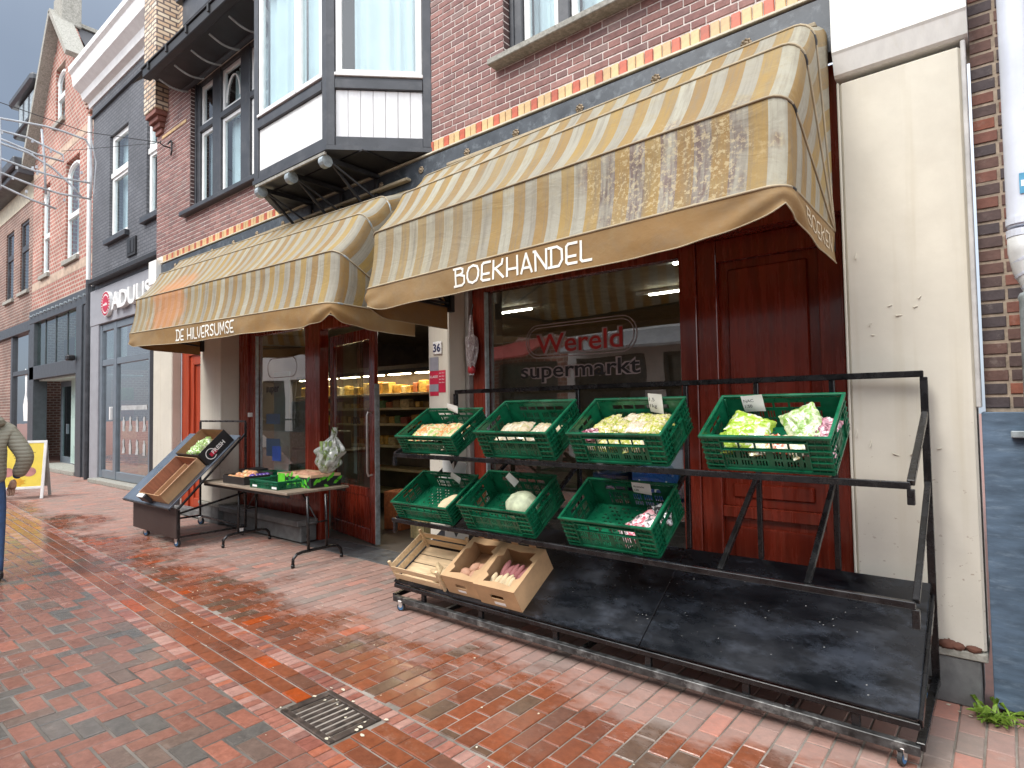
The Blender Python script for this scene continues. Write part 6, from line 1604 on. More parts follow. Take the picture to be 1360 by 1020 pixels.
def carton(label, x, w_, d_, h_, y=.03, rz=0.0):
    p = on_slope(x, y); T = thing('cardboard_box', label, 'box', tuple(p), (SL, 0, rz))
    t_ = .006; ho = (w_*.34, w_*.66, h_*.42, h_*.62)
    q = MB(); 
    for a_, b_, c_, e_ in rects_minus(0, w_, 0, h_, [ho]): q.box((a_, 0, c_), (b_, t_, e_))
    q.build('front_wall', M_CARD, T, local=True)
    q = MB()
    for a_, b_, c_, e_ in rects_minus(0, w_, 0, h_, [(w_*.2, w_*.8, h_*.72, h_*1.01)]): q.box((a_, d_-t_, c_), (b_, d_, e_))
    q.build('back_wall', M_CARD, T, local=True)
    lb('side_wall', (0, t_+.0005, 0), (t_, d_-t_-.0005, h_), T, M_CARD, .001); lb('side_wall', (w_-t_, t_+.0005, 0), (w_, d_-t_-.0005, h_), T, M_CARD, .001)
    lb('base', (t_, t_, .001), (w_-t_, d_-t_, .006), T, M_CARDIN, .001)
    # rims: cut card collar with rounded cut-outs
    cut = [(t_, t_), (w_*.14, t_)] 
    q = MB()
    outer = [(0, 0), (w_, 0), (w_, d_), (0, d_)]
    inner = [(w_*.17, d_*.10), (w_*.5, d_*.14), (w_*.83, d_*.10), (w_*.80, d_*.24), (w_*.90, d_*.30), (w_*.93, d_*.68), (w_*.82, d_*.72), (w_*.86, d_*.88), (w_*.5, d_*.84), (w_*.14, d_*.88), (w_*.18, d_*.72), (w_*.07, d_*.68), (w_*.10, d_*.30), (w_*.20, d_*.24)]
    # ring faces by angle matching
    n_i = q.pts([(x_, y_, h_+.003) for x_, y_ in inner]); K = len(inner)
    def proj_out(x_, y_):
        cx, cy = w_/2, d_/2; dx, dy = x_-cx, y_-cy; s_ = min(w_/2/abs(dx) if dx else 9, d_/2/abs(dy) if dy else 9); return cx+dx*s_, cy+dy*s_
    n_o = q.pts([(*proj_out(x_, y_), h_+.003) for x_, y_ in inner])
    for i in range(K): j = (i+1) % K; q.face([n_o+i, n_o+j, n_i+j, n_i+i])
    for cx, cy in outer: 
        near = sorted(range(K), key=lambda i: (Vector(q.v[n_o+i][:2])-Vector((cx, cy))).length)[:2]
        nn_ = q.pts([(cx, cy, h_+.003)]); a_, b_ = sorted(near); 
        if (a_, b_) == (0, K-1): a_, b_ = b_, a_
        q.face([n_o+a_, nn_, n_o+b_])
    rim = q.build('cut_rim', M_CARD, T, local=True)
    sm = rim.modifiers.new('thickness', 'SOLIDIFY'); sm.thickness = .005
    for xx in (.18, .62): lb('stacking_tab', (w_*xx, d_-.004, h_), (w_*(xx+.16), d_+.002, h_+.022), T, M_CARD, .001)
    return T
CB1 = carton('brown cardboard box of pink potatoes between wooden crate and the sweet potato box', -3.27, .33, .42, .165)
CB2 = carton('larger brown cardboard box of sweet potatoes and pale roots on the sloping shelf', -2.93, .37, .42, .175, .015)
lb('printed_mark', (.12, -.0015, .03), (.20, -.0003, .05), CB1, M_PAPER, .0005); lb('printed_mark', (.14, -.0015, .02), (.24, -.0003, .045), CB2, M_PAPER, .0005)
MC = CB1.matrix_basis
for k, (x, y, z) in enumerate(((.13, .12, .10), (.19, .17, .11), (.22, .10, .10), (.25, .19, .10))):
    place(blob('potato', .045, 1.2, .85, .8, k*2.1, M_TATER, .1), 'potato', ('pink potato at the left in the smaller cardboard box', 'large pink potato in the middle of the smaller cardboard box', 'pink potato by the front wall of the smaller cardboard box', 'pink potato at the right rear of the smaller cardboard box')[k], 'potato', MC @ Matrix.Translation((x, y, z)) @ Matrix.Rotation(k, 4, 'Z'))
MC = CB2.matrix_basis
for k in range(11):
    red = k >= 6
    M = MC @ Matrix.Translation((.07+.043*(k % 6)+(.03 if red else 0), .10+(.11 if red else 0)+rnd.uniform(-.02, .02), .08+(.02 if red else .02))) @ Euler((rnd.uniform(-.3, .3), rnd.uniform(-.7, -.2), rnd.uniform(.9, 1.5))).to_matrix().to_4x4()
    place(blob('sweet_potato', .042, 2.0, .62, .62, k*1.7, M_SWEET if red else M_PARS, .12, 2), 'sweet_potato', 'dark purple red sweet potato at the back of the larger cardboard box' if red else 'long pale root standing at the front of the larger cardboard box', 'root vegetable', M, 'roots in the larger cardboard box')
# white carton scraps behind the crates
for k, (x, z, lab) in enumerate(((-3.72, 1.06, 'white notched carton scrap hanging under the upper left crate'), (-3.70, .50, 'white notched carton scrap hanging under the lower left crate'))):
    o = MB().prism([(-.13, -.1), (.13, -.06), (.15, .08), (.06, .10), (.0, .02), (-.06, .12), (-.13, .12)], 3.60, 3.603, M=Matrix.Translation((x+.1, 0, z))).build('carton_scrap', M_PAPER); tag(o, lab, 'carton scrap')

# ------------------------------------------------------------------ folding table and what stands on it
TB = thing('folding_table', 'worn wooden folding table with black bent tube legs in front of the left shop window', 'table', (-6.84, 3.75, 0))
M_TT = pm('worn_table_top', (.27, .215, .16), .65, var=.2, scale=3, stretch=(1, 8, 8), dirt_or_sheen=(.12, .09, .07), dirt_sheen_scale=4, bump=.15)
MB().cbox((-7.86, 3.36, .715), (-5.83, 4.13, .742), .004).build('tabletop', M_TT, TB)
MB().cbox((-7.83, 3.39, .68), (-5.86, 3.415, .7145), .003).build('apron', M_BLACK, TB); MB().cbox((-7.83, 4.08, .68), (-5.86, 4.105, .7145), .003).build('apron', M_BLACK, TB)
for x in (-7.20, -5.63-.05):
    q = MB(); q.tube([(x, 3.34, .02), (x, 3.345, .09), (x, 3.39, .13), (x, 3.46, .14), (x, 3.80, .14), (x, 3.87, .13), (x, 3.91, .09), (x, 3.92, .02)], .016, 8)
    for y in (3.52, 3.74): q.tube([(x, y, .14), (x-.02 if x > -6 else x+.02, y, .70)], .015, 8)
    q.tube([(x, 3.52, .42), (x, 3.74, .42)], .008, 6); q.tube([(x, 3.34, .0), (x, 3.34, .035)], .019, 8); q.tube([(x, 3.92, .0), (x, 3.92, .035)], .019, 8)
    s_ = 1 if x < -6.5 else -1; q.tube([(x, 3.63, .42), (x+s_*.30, 3.63, .70)], .009, 6)
    q.build('leg_frame', M_STEEL, TB, smooth=True)
TZ = .743
tray = thing('fruit_tray', 'black tray of red and yellow apples at the front left of the folding table', 'tray', (-7.35, 3.5, TZ))
q = MB(); x0, x1, y0, y1 = -7.38, -6.86, 3.42, 3.78
q.cbox((x0, y0, TZ), (x1, y1, TZ+.008), .002)
for a, b in (((x0, y0, TZ+.008), (x1, y0+.01, TZ+.09)), ((x0, y1-.01, TZ+.008), (x1, y1, TZ+.12)), ((x0, y0+.01, TZ+.008), (x0+.01, y1-.01, TZ+.10)), ((x1-.01, y0+.01, TZ+.008), (x1, y1-.01, TZ+.10))): q.cbox(a, b, .002)
q.build('tray_body', pm('black_crate_plastic', (.025, .022, .022), .45), tray)
M_APR = pm('red_yellow_apple', (.60, .18, .10), .35, var=.1, col2=(.66, .48, .22), scale=9); M_APY = pm('yellow_apple', (.66, .50, .24), .35, var=.1, col2=(.6, .25, .12), scale=10)
for k in range(13):
    x = -7.30+.095*(k % 5)+rnd.uniform(-.01, .01); y = 3.48+.10*(k//5)
    m_ = (M_APR, M_APY)[k % 3 == 1]
    place(blob('apple', .045, 1, 1, .9, k, m_, .04), 'apple', 'red flushed apple in the black tray on the table' if m_ is M_APR else 'yellow apple in the black tray on the table', 'apple', Matrix.Translation((x, y, TZ+.055+.02*(k//5))), 'apples in the black tray')
for k in range(5): place(blob('aubergine', .04, 1.5, .8, .8, k*2, pm('purple_skin', (.10, .05, .28), .3), .05), 'plum_bag', 'violet fruit at the right side of the black tray', 'plum', Matrix.Translation((-6.93, 3.56+.045*k, TZ+.085)), 'violet fruit in the black tray')
def make_flat_crate(label, x, y, rz, parts): 
    return make_crate(label, x, y, TZ, 0, parts, rz, group='green crates on the folding table')
make_flat_crate('shallow green crate with white labels at the front corner of the folding table', -6.70, 3.40, .02, CP_TAB)
gb = make_flat_crate('dark green crate behind the black tray on the folding table', -7.42, 3.74, 0, CP_TAB)
for x in (-6.62, -6.2):
    MB().box((x, 3.3985, TZ+.012), (x+.1, 3.3995, TZ+.035)).build('crate_label_card', M_PAPER)
    o = bpy.context.scene.collection.objects[-1] if False else [ob for ob in bpy.data.objects if ob.name.startswith('crate_label_card') and 'label' not in ob][0]
    tag(o, 'small white label %s the front of the flat green crate' % ('at the left of' if x < -6.4 else 'at the right of'), 'label card')
LBX = thing('leaf_print_box', 'cardboard box printed with bright green leaves on the folding table', 'box', (-6.2, 3.75, TZ))
x0, x1, y0, y1, hb = -6.62, -5.92, 3.70, 4.08, .14
q = MB(); q.box((x0, y0, TZ+.001), (x1, y0+.006, TZ+hb)); q.box((x0, y1-.006, TZ+.001), (x1, y1, TZ+hb)); q.box((x0, y0+.006, TZ+.001), (x0+.006, y1-.006, TZ+hb)); q.box((x1-.006, y0+.006, TZ+.001), (x1, y1-.006, TZ+hb)); q.box((x0+.006, y0+.006, TZ+.001), (x1-.006, y1-.006, TZ+.006))
q.build('box_body', pm('peach_card', (.62, .42, .26), .7), LBX)
MB().box((x0+.001, y0-.002, TZ+.004), (x1-.0, y0-.0005, TZ+hb*.8)).build('black_print_band', M_BLACK, LBX); MB().box((x1+.0005, y0, TZ+.004), (x1+.002, y1, TZ+hb*.8)).build('black_print_band', M_BLACK, LBX)
M_LIME = pm('lime_print', (.12, .56, .03), .5, var=.15, scale=12); M_LEAFP = pm('leaf_green_print', (.03, .28, .04), .5)
MB().box((x0+.02, y0-.004, TZ+.03), (x0+.17, y0-.0022, TZ+hb-.004)).build('lime_square', M_LIME, LBX)
def leaf_card(q, M, l, w_):
    P = [(0, 0), (l*.3, w_*.5), (l*.7, w_*.42), (l, 0), (l*.7, -w_*.42), (l*.3, -w_*.5)]
    n = q.pts([M @ Vector((a_, 0, b_)) for a_, b_ in P]); q.face([n+i for i in range(6)])
for k in range(22):
    q = MB(); M = Matrix.Translation((x0+.19+.048*(k % 10), y0-.0042-.0002*(k % 3), TZ+.03+.035*((k*7) % 3))) @ Matrix.Rotation(rnd.uniform(-1, 1.5), 4, 'Y'); leaf_card(q, M, .09, .035); q.build('printed_leaf', (M_LIME, M_LEAFP)[k % 2], LBX)
q = MB(); 
for k in range(8): leaf_card(q, Matrix.Translation((x1+.003, y0+.03+.042*k, TZ+.03+.03*(k % 3))) @ Matrix.Rotation(math.pi/2, 4, 'Z') @ Matrix.Rotation(rnd.uniform(-1, 1), 4, 'Y'), .09, .035)
q.build('printed_leaf', M_LIME, LBX)
for k in range(14):
    place(blob('root', .035, 1.7, .7, .7, k*1.3, M_TATER, .15), 'sweet_root', 'peach coloured root heaped in the leaf printed box', 'root vegetable', Matrix.Translation((-6.45+.07*(k % 7), 3.82+.12*(k//7), TZ+.125)) @ Matrix.Rotation(rnd.uniform(0, 3), 4, 'Z'), 'roots in the leaf printed box')
# clear bag of greens leaning on the door
q = MB()
def fb(u, v):
    th_ = u*2*math.pi; r_ = (.03+.125*math.sin(min(1, v*1.25)*math.pi)**.7*(1-.25*v))
    rr_ = r_*(1+.16*math.sin(th_*7+v*9)+.10*math.sin(th_*13-v*14)+.5*noise.noise(Vector((math.cos(th_)*2.5, math.sin(th_)*2.5, v*5))))
    return (-6.02+.12*v+1.25*rr_*math.cos(th_), 3.95+.05*v+.7*rr_*math.sin(th_), TZ+.14+.52*v)
q.grid(fb, 64, 30); o = q.build('plastic_bag', plastic('thin_clear_film', (.60, .63, .60), (.38, .42, .38), (.16, .26, .05), 11, .15), smooth=True); o.data.materials[0].node_tree.nodes['Principled BSDF'].inputs['Alpha'].default_value = .62; tag(o, 'crinkled clear plastic bag of leeks standing on the leaf printed box', 'plastic bag')
q = MB()
for k in range(7):
    a_ = k*.9; q.tube([(-6.05+.04*math.cos(a_), 3.95, TZ+.15), (-6.03+.06*math.cos(a_), 3.94+.03*math.sin(a_), TZ+.32), (-5.97+.09*math.cos(a_), 3.93+.05*math.sin(a_), TZ+.5)], .012, 6)
o = q.build('leek_bunch', pm('leek_green', (.35, .5, .18), .5)); tag(o, 'pale green leeks inside the clear bag on the table', 'leeks'); o['kind'] = 'stuff'
o = MB().cbox((-7.80, 3.82, TZ+.001), (-7.52, 4.08, TZ+.11), .006).build('dark_box', M_BLACK); tag(o, 'dark card box at the left end of the folding table', 'box')
o = MB().box((-7.70, 3.816, TZ+.03), (-7.65, 3.819, TZ+.09)).build('box_tag', M_PAPER); tag(o, 'white tag on the dark box at the left of the table', 'tag')

# ------------------------------------------------------------------ cart with sloping board
CT = thing('display_cart', 'smaller display cart with wet black sloping board on castors beside the folding table', 'display cart', (-8.35, 3.5, 0))
CX0, CX1, CF, CB = -9.03, -7.66, 3.0, 3.84
MB().cbox((CX0, CF, .10), (CX1, CF+.02, .455), .004).build('front_panel', pm('brown_black_panel', (.045, .03, .026), .5, var=.25, scale=4), CT)
M_GBD = pm('wet_board_sky_tint', (.10, .125, .16), .2, var=.15, scale=3, rvar=.08, spec=.8)  # sky reflection on the wet black board painted into its grey-blue colour
cs = math.atan2(1.28-.46, 3.78-2.93); cl = math.hypot(1.28-.46, 3.78-2.93)
MT = Matrix.Translation((0, 2.93, .462)) @ Matrix.Rotation(cs, 4, 'X')
MB().cbox((CX0-.12, 0, 0), (CX1+.0, cl, .018), .003, M=MT).build('sloping_board', M_GBD, CT)
MB().cbox((CX0-.12, -.016, -.014), (CX1, -.001, .016), .002, M=MT).build('board_edge', M_BLACK, CT)
for nm, p, q_ in (('top_rail', (CX0+.05, CB, 1.47), (CX1, CB, 1.47)), ('post', (CX0+.05, CB, .1), (CX0+.05, CB, 1.458)), ('post', (CX1, CB, .1), (CX1, CB, 1.458)), ('post', (CX1, CF+.03, .1), (CX1, CF+.03, .44)), ('post', (CX0+.02, CF+.03, .1), (CX0+.02, CF+.03, .44)),
                  ('side_rail', (CX1, CF+.04, .40), (CX1, CB, .56)), ('side_rail', (CX1, CF+.04, .12), (CX1, CB, .12)), ('side_rail', (CX0+.02, CF+.04, .12), (CX0+.02, CB, .12)), ('rear_rail', (CX0+.05, CB, .12), (CX1, CB, .12)), ('rear_rail', (CX0+.05, CB, .62), (CX1, CB, .62)), ('slope_rail', (CX1, CF+.02, .45), (CX1, CB, 1.31))):
    MB().bar(p, q_, .024, c=.002).build(nm, M_STEEL, CT)
for x, y, a_ in ((CX0+.30, CF+.06, .3), (CX1-.04, CF+.03, .2), (CX0+.08, CB, .5), (CX1-.1, CB, 1.0)): caster(CT, x, y, a_, 1.0)
# printed black box with greens, upper part of the board
def slope_box(label, x, y, w_, d_, h_, m_out, m_in, name, rz=0):
    p = MT @ Vector((x, y, .019)); T = thing(name, label, 'box', tuple(p), (cs, 0, rz)); t_ = .006
    for nm, a, b in (('front_wall', (0, 0, 0), (w_, t_, h_)), ('back_wall', (0, d_-t_, 0), (w_, d_, h_)), ('side_wall', (0, t_+.0005, 0), (t_, d_-t_-.0005, h_)), ('side_wall', (w_-t_, t_+.0005, 0), (w_, d_-t_-.0005, h_))): lb(nm, a, b, T, m_out, .001)
    lb('base', (t_+.0003, t_+.0003, 0), (w_-t_-.0003, d_-t_-.0003, .005), T, m_in, .001)
    for nm, a, b in (('lining', (t_, t_, .006), (t_+.003, d_-t_, h_-.002)), ('lining', (w_-t_-.003, t_, .006), (w_-t_, d_-t_, h_-.002)), ('lining', (t_+.003, d_-t_-.003, .006), (w_-t_-.003, d_-t_, h_-.002))): lb(nm, a, b, T, m_in, .001)
    return T
BX1 = slope_box('black printed produce box with greens at the top of the cart board', -8.36, .66, .66, .44, .19, M_BLACK, M_CARDIN, 'produce_box')
MX = BX1.matrix_basis
text_mb('FRESH', .07, MX @ Vector((.6665, .14, .06)), MX.to_3x3() @ Vector((0, 1, 0)), MX.to_3x3() @ Vector((0, 0, 1)), width=.2, depth=.001, bold=.002).build('lettering', M_PAPER).parent = None
o = [ob for ob in bpy.data.objects if ob.name.startswith('lettering') and ob.parent is None][0]; o.parent = BX1; o.matrix_parent_inverse = wm(BX1).inverted()
q = MB(); M = MX
for k in range(16):
    a0, a1 = R(20+k*18), R(20+(k+1)*18); n = q.pts([M @ Vector((.6662, .12+r_*math.cos(a_), .085+r_*math.sin(a_))) for r_, a_ in ((.06, a0), (.06, a1), (.07, a1), (.07, a0))]); q.face([n, n+1, n+2, n+3])
q.build('print_ring', M_PAPER, BX1); q = MB(); n = q.pts([M @ Vector((.6661, y_, z_)) for y_, z_ in ((.10, .05), (.20, .05), (.20, .10), (.10, .10))]); q.face([n, n+1, n+2, n+3]); q.build('red_print', M_STR, BX1)
M_CAB = plastic('wrapped_greens', (.28, .48, .10), (.50, .62, .30), (.66, .72, .55), 16)
for k, (x, y, z, s_) in enumerate(((.20, .12, .08, .20), (.30, .24, .10, .19), (.36, .14, .12, .16))):
    o = link('wrapped_greens', pack_mesh('wrapped_greens', s_*1.1, s_, .12, k*5, M_CAB, .02)); o.matrix_basis = MX @ Matrix.Translation((x, y, z)) @ Euler((.2, .1*k, k)).to_matrix().to_4x4()
    tag(o, ('wrapped green lettuce at the lower left of the black printed box', 'wrapped green lettuce at the top of the black printed box', 'small wrapped greens by the printed wall of the black box')[k], 'lettuce')
# brown open tray box below it
BX2 = slope_box('long brown cardboard tray lying empty down the lower half of the cart board', -8.40, .05, .64, .60, .15, M_CARD, pm('red_brown_card', (.34, .15, .085), .8, var=.15, stretch=(1, 6, 1)), 'cardboard_tray')
q = MB(); q.prism([(0, 0), (.10, .03), (.10, .037), (0, .007)], .0, .56, M=Matrix.Translation((.64, 0, .148))); q.build('loose_flap', pm('flap_card', (.56, .34, .2), .8), BX2, local=True)
q = MB(); q.prism([(.25, .01), (.29, .09), (.30, .09), (.29, .01)], .02, .54); q.build('folded_flap', M_CARD, BX2, local=True)
q = MB(); q.cbox((-.005, -.05, .03), (.24, -.004, .14), .004); q.build('end_print', M_BLACK, BX2, local=True); q = MB(); q.cbox((.02, -.055, .125), (.2, -.004, .143), .003); q.build('end_label', M_PAPER, BX2, local=True)

# ------------------------------------------------------------------ hanging netted bag on the post
T = thing('hanging_bag', 'clear bag with red contents hanging from the red post left of the Wereld window', 'bag', (-3.96, 4.2, 1.9))
q = MB(); q.tube([(-3.96, 4.23, 2.6), (-3.96, 4.2, 2.48)], .006); q.build('hook', M_BLACK, T)
q = MB(); q.grid(lambda u, v: (-3.96+(.012+.05*math.sin(min(1, v*1.08)*math.pi*.93)**1.0*(1 if v > .35 else .35))*math.cos(u*6.283)*(1+.25*math.sin(u*31+v*9)), 4.2+(.012+.045*math.sin(min(1, v*1.08)*math.pi*.93)*(1 if v > .35 else .35))*math.sin(u*6.283)*(1+.2*math.sin(u*25)), 2.49-.58*v), 36, 24)
q.build('bag_film', plastic('grey_film', (.50, .46, .46), (.30, .24, .26), (.7, .68, .68), 30, .15), T, smooth=True)
o = link('bag_contents', blob('bag_contents', .045, .9, .8, 1.1, 2, pm('red_contents', (.45, .03, .04), .4), .1), T, local=False); o.location = (-3.96, 4.2, 1.965)

# ------------------------------------------------------------------ drain
DG = thing('drain_grate', 'rusty cast iron drain grate set in the brick gutter', 'drain', (-2.815, 1.93, 0))
M_IRON = pm('rusty_cast_iron', (.075, .055, .045), .5, metal=.3, var=.35, scale=16, bump=.5, bscale=60, dirt_or_sheen=(.22, .16, .11), dirt_sheen_scale=12, dirt_sheen_amt=.5, rvar=.15)
q = MB(); x0, x1, y0, y1 = -3.06, -2.57, 1.765, 2.07
MG = Matrix.Translation((-2.815, 1.8675, 0)) @ Matrix.Rotation(ga, 4, 'Z') @ Matrix.Translation((2.815, -1.9175, 0))
for a, b in (((x0, y0, -.03), (x1, y0+.035, .003)), ((x0, y1-.035, -.03), (x1, y1, .003)), ((x0, y0+.035, -.03), (x0+.045, y1-.035, .003)), ((x1-.045, y0+.035, -.03), (x1, y1-.035, .003))): q.cbox(a, b, .004, M=MG)
q.build('grate_frame', M_IRON, DG)
for k in range(8):
    x = x0+.058+k*.049; MB().cbox((x, y0+.036, -.028), (x+.026, y1-.036, -.001), .004, M=MG).build('grate_bar', M_IRON, DG)
MB().box((x0+.03, y0+.02, -.0295), (x1-.03, y1-.02, -.028), M=MG).build('drain_pit', M_BLACK, DG)

# ------------------------------------------------------------------ sandwich board
SB = thing('sandwich_board', 'white framed A board with yellow poster standing on the far pavement', 'sandwich board', (-14.2, 3.0, 0))
ya, yb = 3.0, 3.45
Mf = Matrix.Translation((0, 3.0, 0)) @ Matrix.Rotation(R(-12), 4, 'X')
X0, X1 = -15.75, -14.0
MS = Matrix.Translation((-14.5, 2.84, 0)) @ Matrix.Rotation(R(62), 4, 'Z')
Mf = MS @ Matrix.Rotation(R(-11), 4, 'X')
q = MB()
for a, b in (((-.42, 0, 0), (-.37, .03, 1.12)), ((.37, 0, 0), (.42, .03, 1.12)), ((-.37, 0, .19), (.37, .03, .24)), ((-.37, 0, 1.07), (.37, .03, 1.12))): q.cbox(a, b, .004, M=Mf)
SBf = q.build('white_frame', M_WHITE, SB)
MB().cbox((-.37, .006, .24), (.37, .02, 1.07), .002, M=Mf).build('poster', pm('yellow_poster', (.80, .62, .08), .5, var=.05), SB)
q = MB()
for r_ in range(5): q.box((-.12+.02*r_, .003, .88-r_*.05), (.25-.03*r_, .005, .895-r_*.05), M=Mf)
q.build('poster_text', pm('olive_print', (.35, .25, .05), .6), SB)
for x in (-.17, .17):
    q = MB(); n = q.pts([Mf @ Vector((x+.11*math.cos(k*math.pi/10), .004, .52+.09*math.sin(k*math.pi/10))) for k in range(20)]); q.face([n+i for i in range(20)]); q.build('pink_disc', pm('pink_print', (.50, .22, .20), .6), SB)
q = MB(); n = q.pts([Mf @ Vector(((.14 if k % 2 else .09)*math.cos(k*math.pi/8), .0035, .33+(.08 if k % 2 else .06)*math.sin(k*math.pi/8))) for k in range(16)]); q.face([n+i for i in range(16)]); q.build('flower_print', pm('amber_print', (.75, .40, .02), .6), SB)
Mb = MS @ Matrix.Translation((0, .48, 0)) @ Matrix.Rotation(R(14), 4, 'X')
q = MB()
for a, b in (((-.42, 0, 0), (-.37, .03, 1.10)), ((.37, 0, 0), (.42, .03, 1.10)), ((-.37, 0, .2), (.37, .03, .25))): q.cbox(a, b, .004, M=Mb)
q.cbox((-.37, .01, .25), (.37, .02, 1.08), .002, M=Mb); q.build('rear_frame', M_EDGE, SB)

# ------------------------------------------------------------------ street decoration overhead
LD = thing('street_light_ornament', 'white tubular street light ornament hanging on wires over the far street', 'decoration', (-10.8, 2.6, 5.4))
M_TUBW = pm('white_light_tube', (.46, .49, .52), .5)
O = lambda y, z: (-10.85, y, z)
for P in ([O(1.3, 5.82), O(1.87, 5.85-.06), O(2.39, 5.86), O(2.62, 5.86), O(2.91, 5.83), O(2.98, 5.70), O(2.99, 5.29), O(2.98, 4.94)],
          [O(1.3, 5.72), O(1.88, 5.62), O(2.2, 5.62), O(2.62, 5.50), O(2.63, 5.40), O(2.3, 5.41), O(1.89, 5.50), O(1.3, 5.6)],
          [O(1.3, 5.5), O(1.88, 5.44), O(2.2, 5.40), O(2.5, 5.26), O(2.75, 5.05), O(2.86, 4.92)],
          [O(1.3, 5.34), O(1.88, 5.22), O(2.25, 5.16), O(2.6, 5.14), O(2.98, 5.17)],
          [O(1.3, 5.12), O(1.89, 5.02), O(2.3, 4.93), O(2.6, 4.90), O(2.98, 4.92)],
          [O(1.3, 4.98), O(1.89, 4.84), O(2.25, 4.72), O(2.55, 4.66)],
          [O(2.36, 5.80), O(2.40, 5.3), O(2.42, 4.85)], [O(1.88, 5.78), O(1.89, 5.2), O(1.90, 4.8)]):
    q = MB(); q.tube(P, .017, 6); q.build('light_tube', M_TUBW, LD, smooth=True)
q = MB(); q.tube([(-10.42, 3.82, 5.96), (-10.85, 2.9, 5.95), (-10.9, 1.0, 6.1), (-10.9, -5.2, 6.3)], .006, 5); q.tube([(-10.42, 3.82, 5.96), (-10.85, 2.6, 5.55)], .004, 5); q.build('wire', M_BLACK, LD)
q = MB(); 
for P in ([O(2.98, 5.86), O(3.05, 5.5), O(3.02, 5.0)],): q.tube(P, .01, 5)
q.build('light_tube', M_TUBW, LD)
q = MB()
for k in range(16): 
    c = Vector(O(rnd.uniform(1.9, 2.95), rnd.uniform(4.8, 5.7))); q.box(c-Vector((.012, .012, .02)), c+Vector((.012, .012, .02)))
q.build('small_bulb', M_TUBW, LD, kind='stuff')

# ------------------------------------------------------------------ passer-by at the left edge
def skin_mesh(name, pts, edges, radii, mat, root=0, sub=2):
    me = bpy.data.meshes.new(name); me.from_pydata([Vector(p) for p in pts], edges, []); me.materials.append(mat)
    o = bpy.data.objects.new(name, me); COL.objects.link(o)
    sk = o.modifiers.new('skin', 'SKIN'); sk.use_smooth_shade = True
    for i, r_ in enumerate(radii):
        v = me.skin_vertices[0].data[i]; v.radius = (r_, r_) if not isinstance(r_, tuple) else r_; v.use_root = (i == root)
    ss = o.modifiers.new('sub', 'SUBSURF'); ss.levels = sub; ss.render_levels = sub
    bpy.context.view_layer.update(); dg = bpy.context.evaluated_depsgraph_get()
    m2 = bpy.data.meshes.new_from_object(o.evaluated_get(dg)); m2.name = name
    bpy.data.objects.remove(o); return m2
PS = thing('person', 'person in a quilted khaki hooded jacket and blue jeans walking away at the left edge', 'person', (-7.85, 1.275, 0), (0, 0, R(-97)))
# local frame: faces -Y before rotation; x is left-right, heights in metres
M_SKIN = pm('skin', (.50, .30, .21), .5); M_JEAN = pm('blue_denim', (.035, .075, .17), .85, var=.2, scale=20); M_HAIR = pm('brown_hair', (.06, .035, .02), .6)
mj, tj, bj = principled('quilted_khaki'); 
ge = N(tj, 'ShaderNodeTexCoord'); sp = N(tj, 'ShaderNodeSeparateXYZ'); tj.links.new(ge.outputs['Object'], sp.inputs[0])
ww = N(tj, 'ShaderNodeMath', operation='MULTIPLY'); ww.inputs[1].default_value = 2*math.pi/.075; tj.links.new(sp.outputs[2], ww.inputs[0])
si = N(tj, 'ShaderNodeMath', operation='SINE'); tj.links.new(ww.outputs[0], si.inputs[0]); ab = N(tj, 'ShaderNodeMath', operation='ABSOLUTE'); tj.links.new(si.outputs[0], ab.inputs[0])
bp = N(tj, 'ShaderNodeBump'); bp.inputs['Distance'].default_value = .012; bp.inputs['Strength'].default_value = .35; tj.links.new(ab.outputs[0], bp.inputs['Height']); tj.links.new(bp.outputs[0], bj.inputs['Normal'])
bj.inputs['Base Color'].default_value = (.25, .24, .185, 1); bj.inputs['Roughness'].default_value = .6
body_pts = [(0, 0, .95), (0, .01, 1.15), (0, .01, 1.36), (0, 0, 1.50), (0, -.02, 1.60), (0, -.03, 1.70), (0, -.03, 1.76),
            (.10, 0, .90), (.11, -.08, .50), (.11, .02, .10), (.11, -.10, .045), (-.10, 0, .90), (-.11, .10, .50), (-.11, .28, .14), (-.11, .20, .05),
            (.19, 0, 1.42), (.32, .07, 1.16), (.26, -.04, .94), (-.19, 0, 1.42), (-.32, .07, 1.16), (-.26, -.05, .95)]
body_edges = [(0, 1), (1, 2), (2, 3), (3, 4), (4, 5), (5, 6), (0, 7), (7, 8), (8, 9), (9, 10), (0, 11), (11, 12), (12, 13), (13, 14), (2, 15), (15, 16), (16, 17), (2, 18), (18, 19), (19, 20)]
body_r = [.15, .14, .15, .07, .06, .095, .08, .10, .075, .05, .05, .10, .075, .05, .05, .075, .055, .04, .075, .055, .04]
link('body', skin_mesh('body', body_pts, body_edges, body_r, M_JEAN), PS, local=True)
link('head', blob('head', .105, .85, 1.0, 1.2, 1, M_SKIN, .03), PS, local=True).location = (0, -.03, 1.66)
link('hair', blob('hair', .115, .90, 1.02, 1.12, 6, M_HAIR, .06), PS, local=True).location = (0, .0, 1.69)
q = MB(); q.tube([(0, -.125, 1.66), (0, -.150, 1.635), (0, -.12, 1.625)], .014, 8); q.build('nose', M_SKIN, PS, local=True, smooth=True)
q = MB()
for s_ in (-1, 1): q.tube([(s_*.035, -.122, 1.675), (s_*.035, -.135, 1.675)], .012, 8)
q.build('eye', M_DARK, PS, local=True)
jp = [(0, 0, .86), (0, .01, 1.05), (0, .01, 1.25), (0, .01, 1.42), (0, .02, 1.52), (.20, .01, 1.42), (.34, .08, 1.17), (.27, -.03, .97), (-.20, .01, 1.42), (-.34, .08, 1.17), (-.27, -.03, .97), (0, .07, 1.54)]
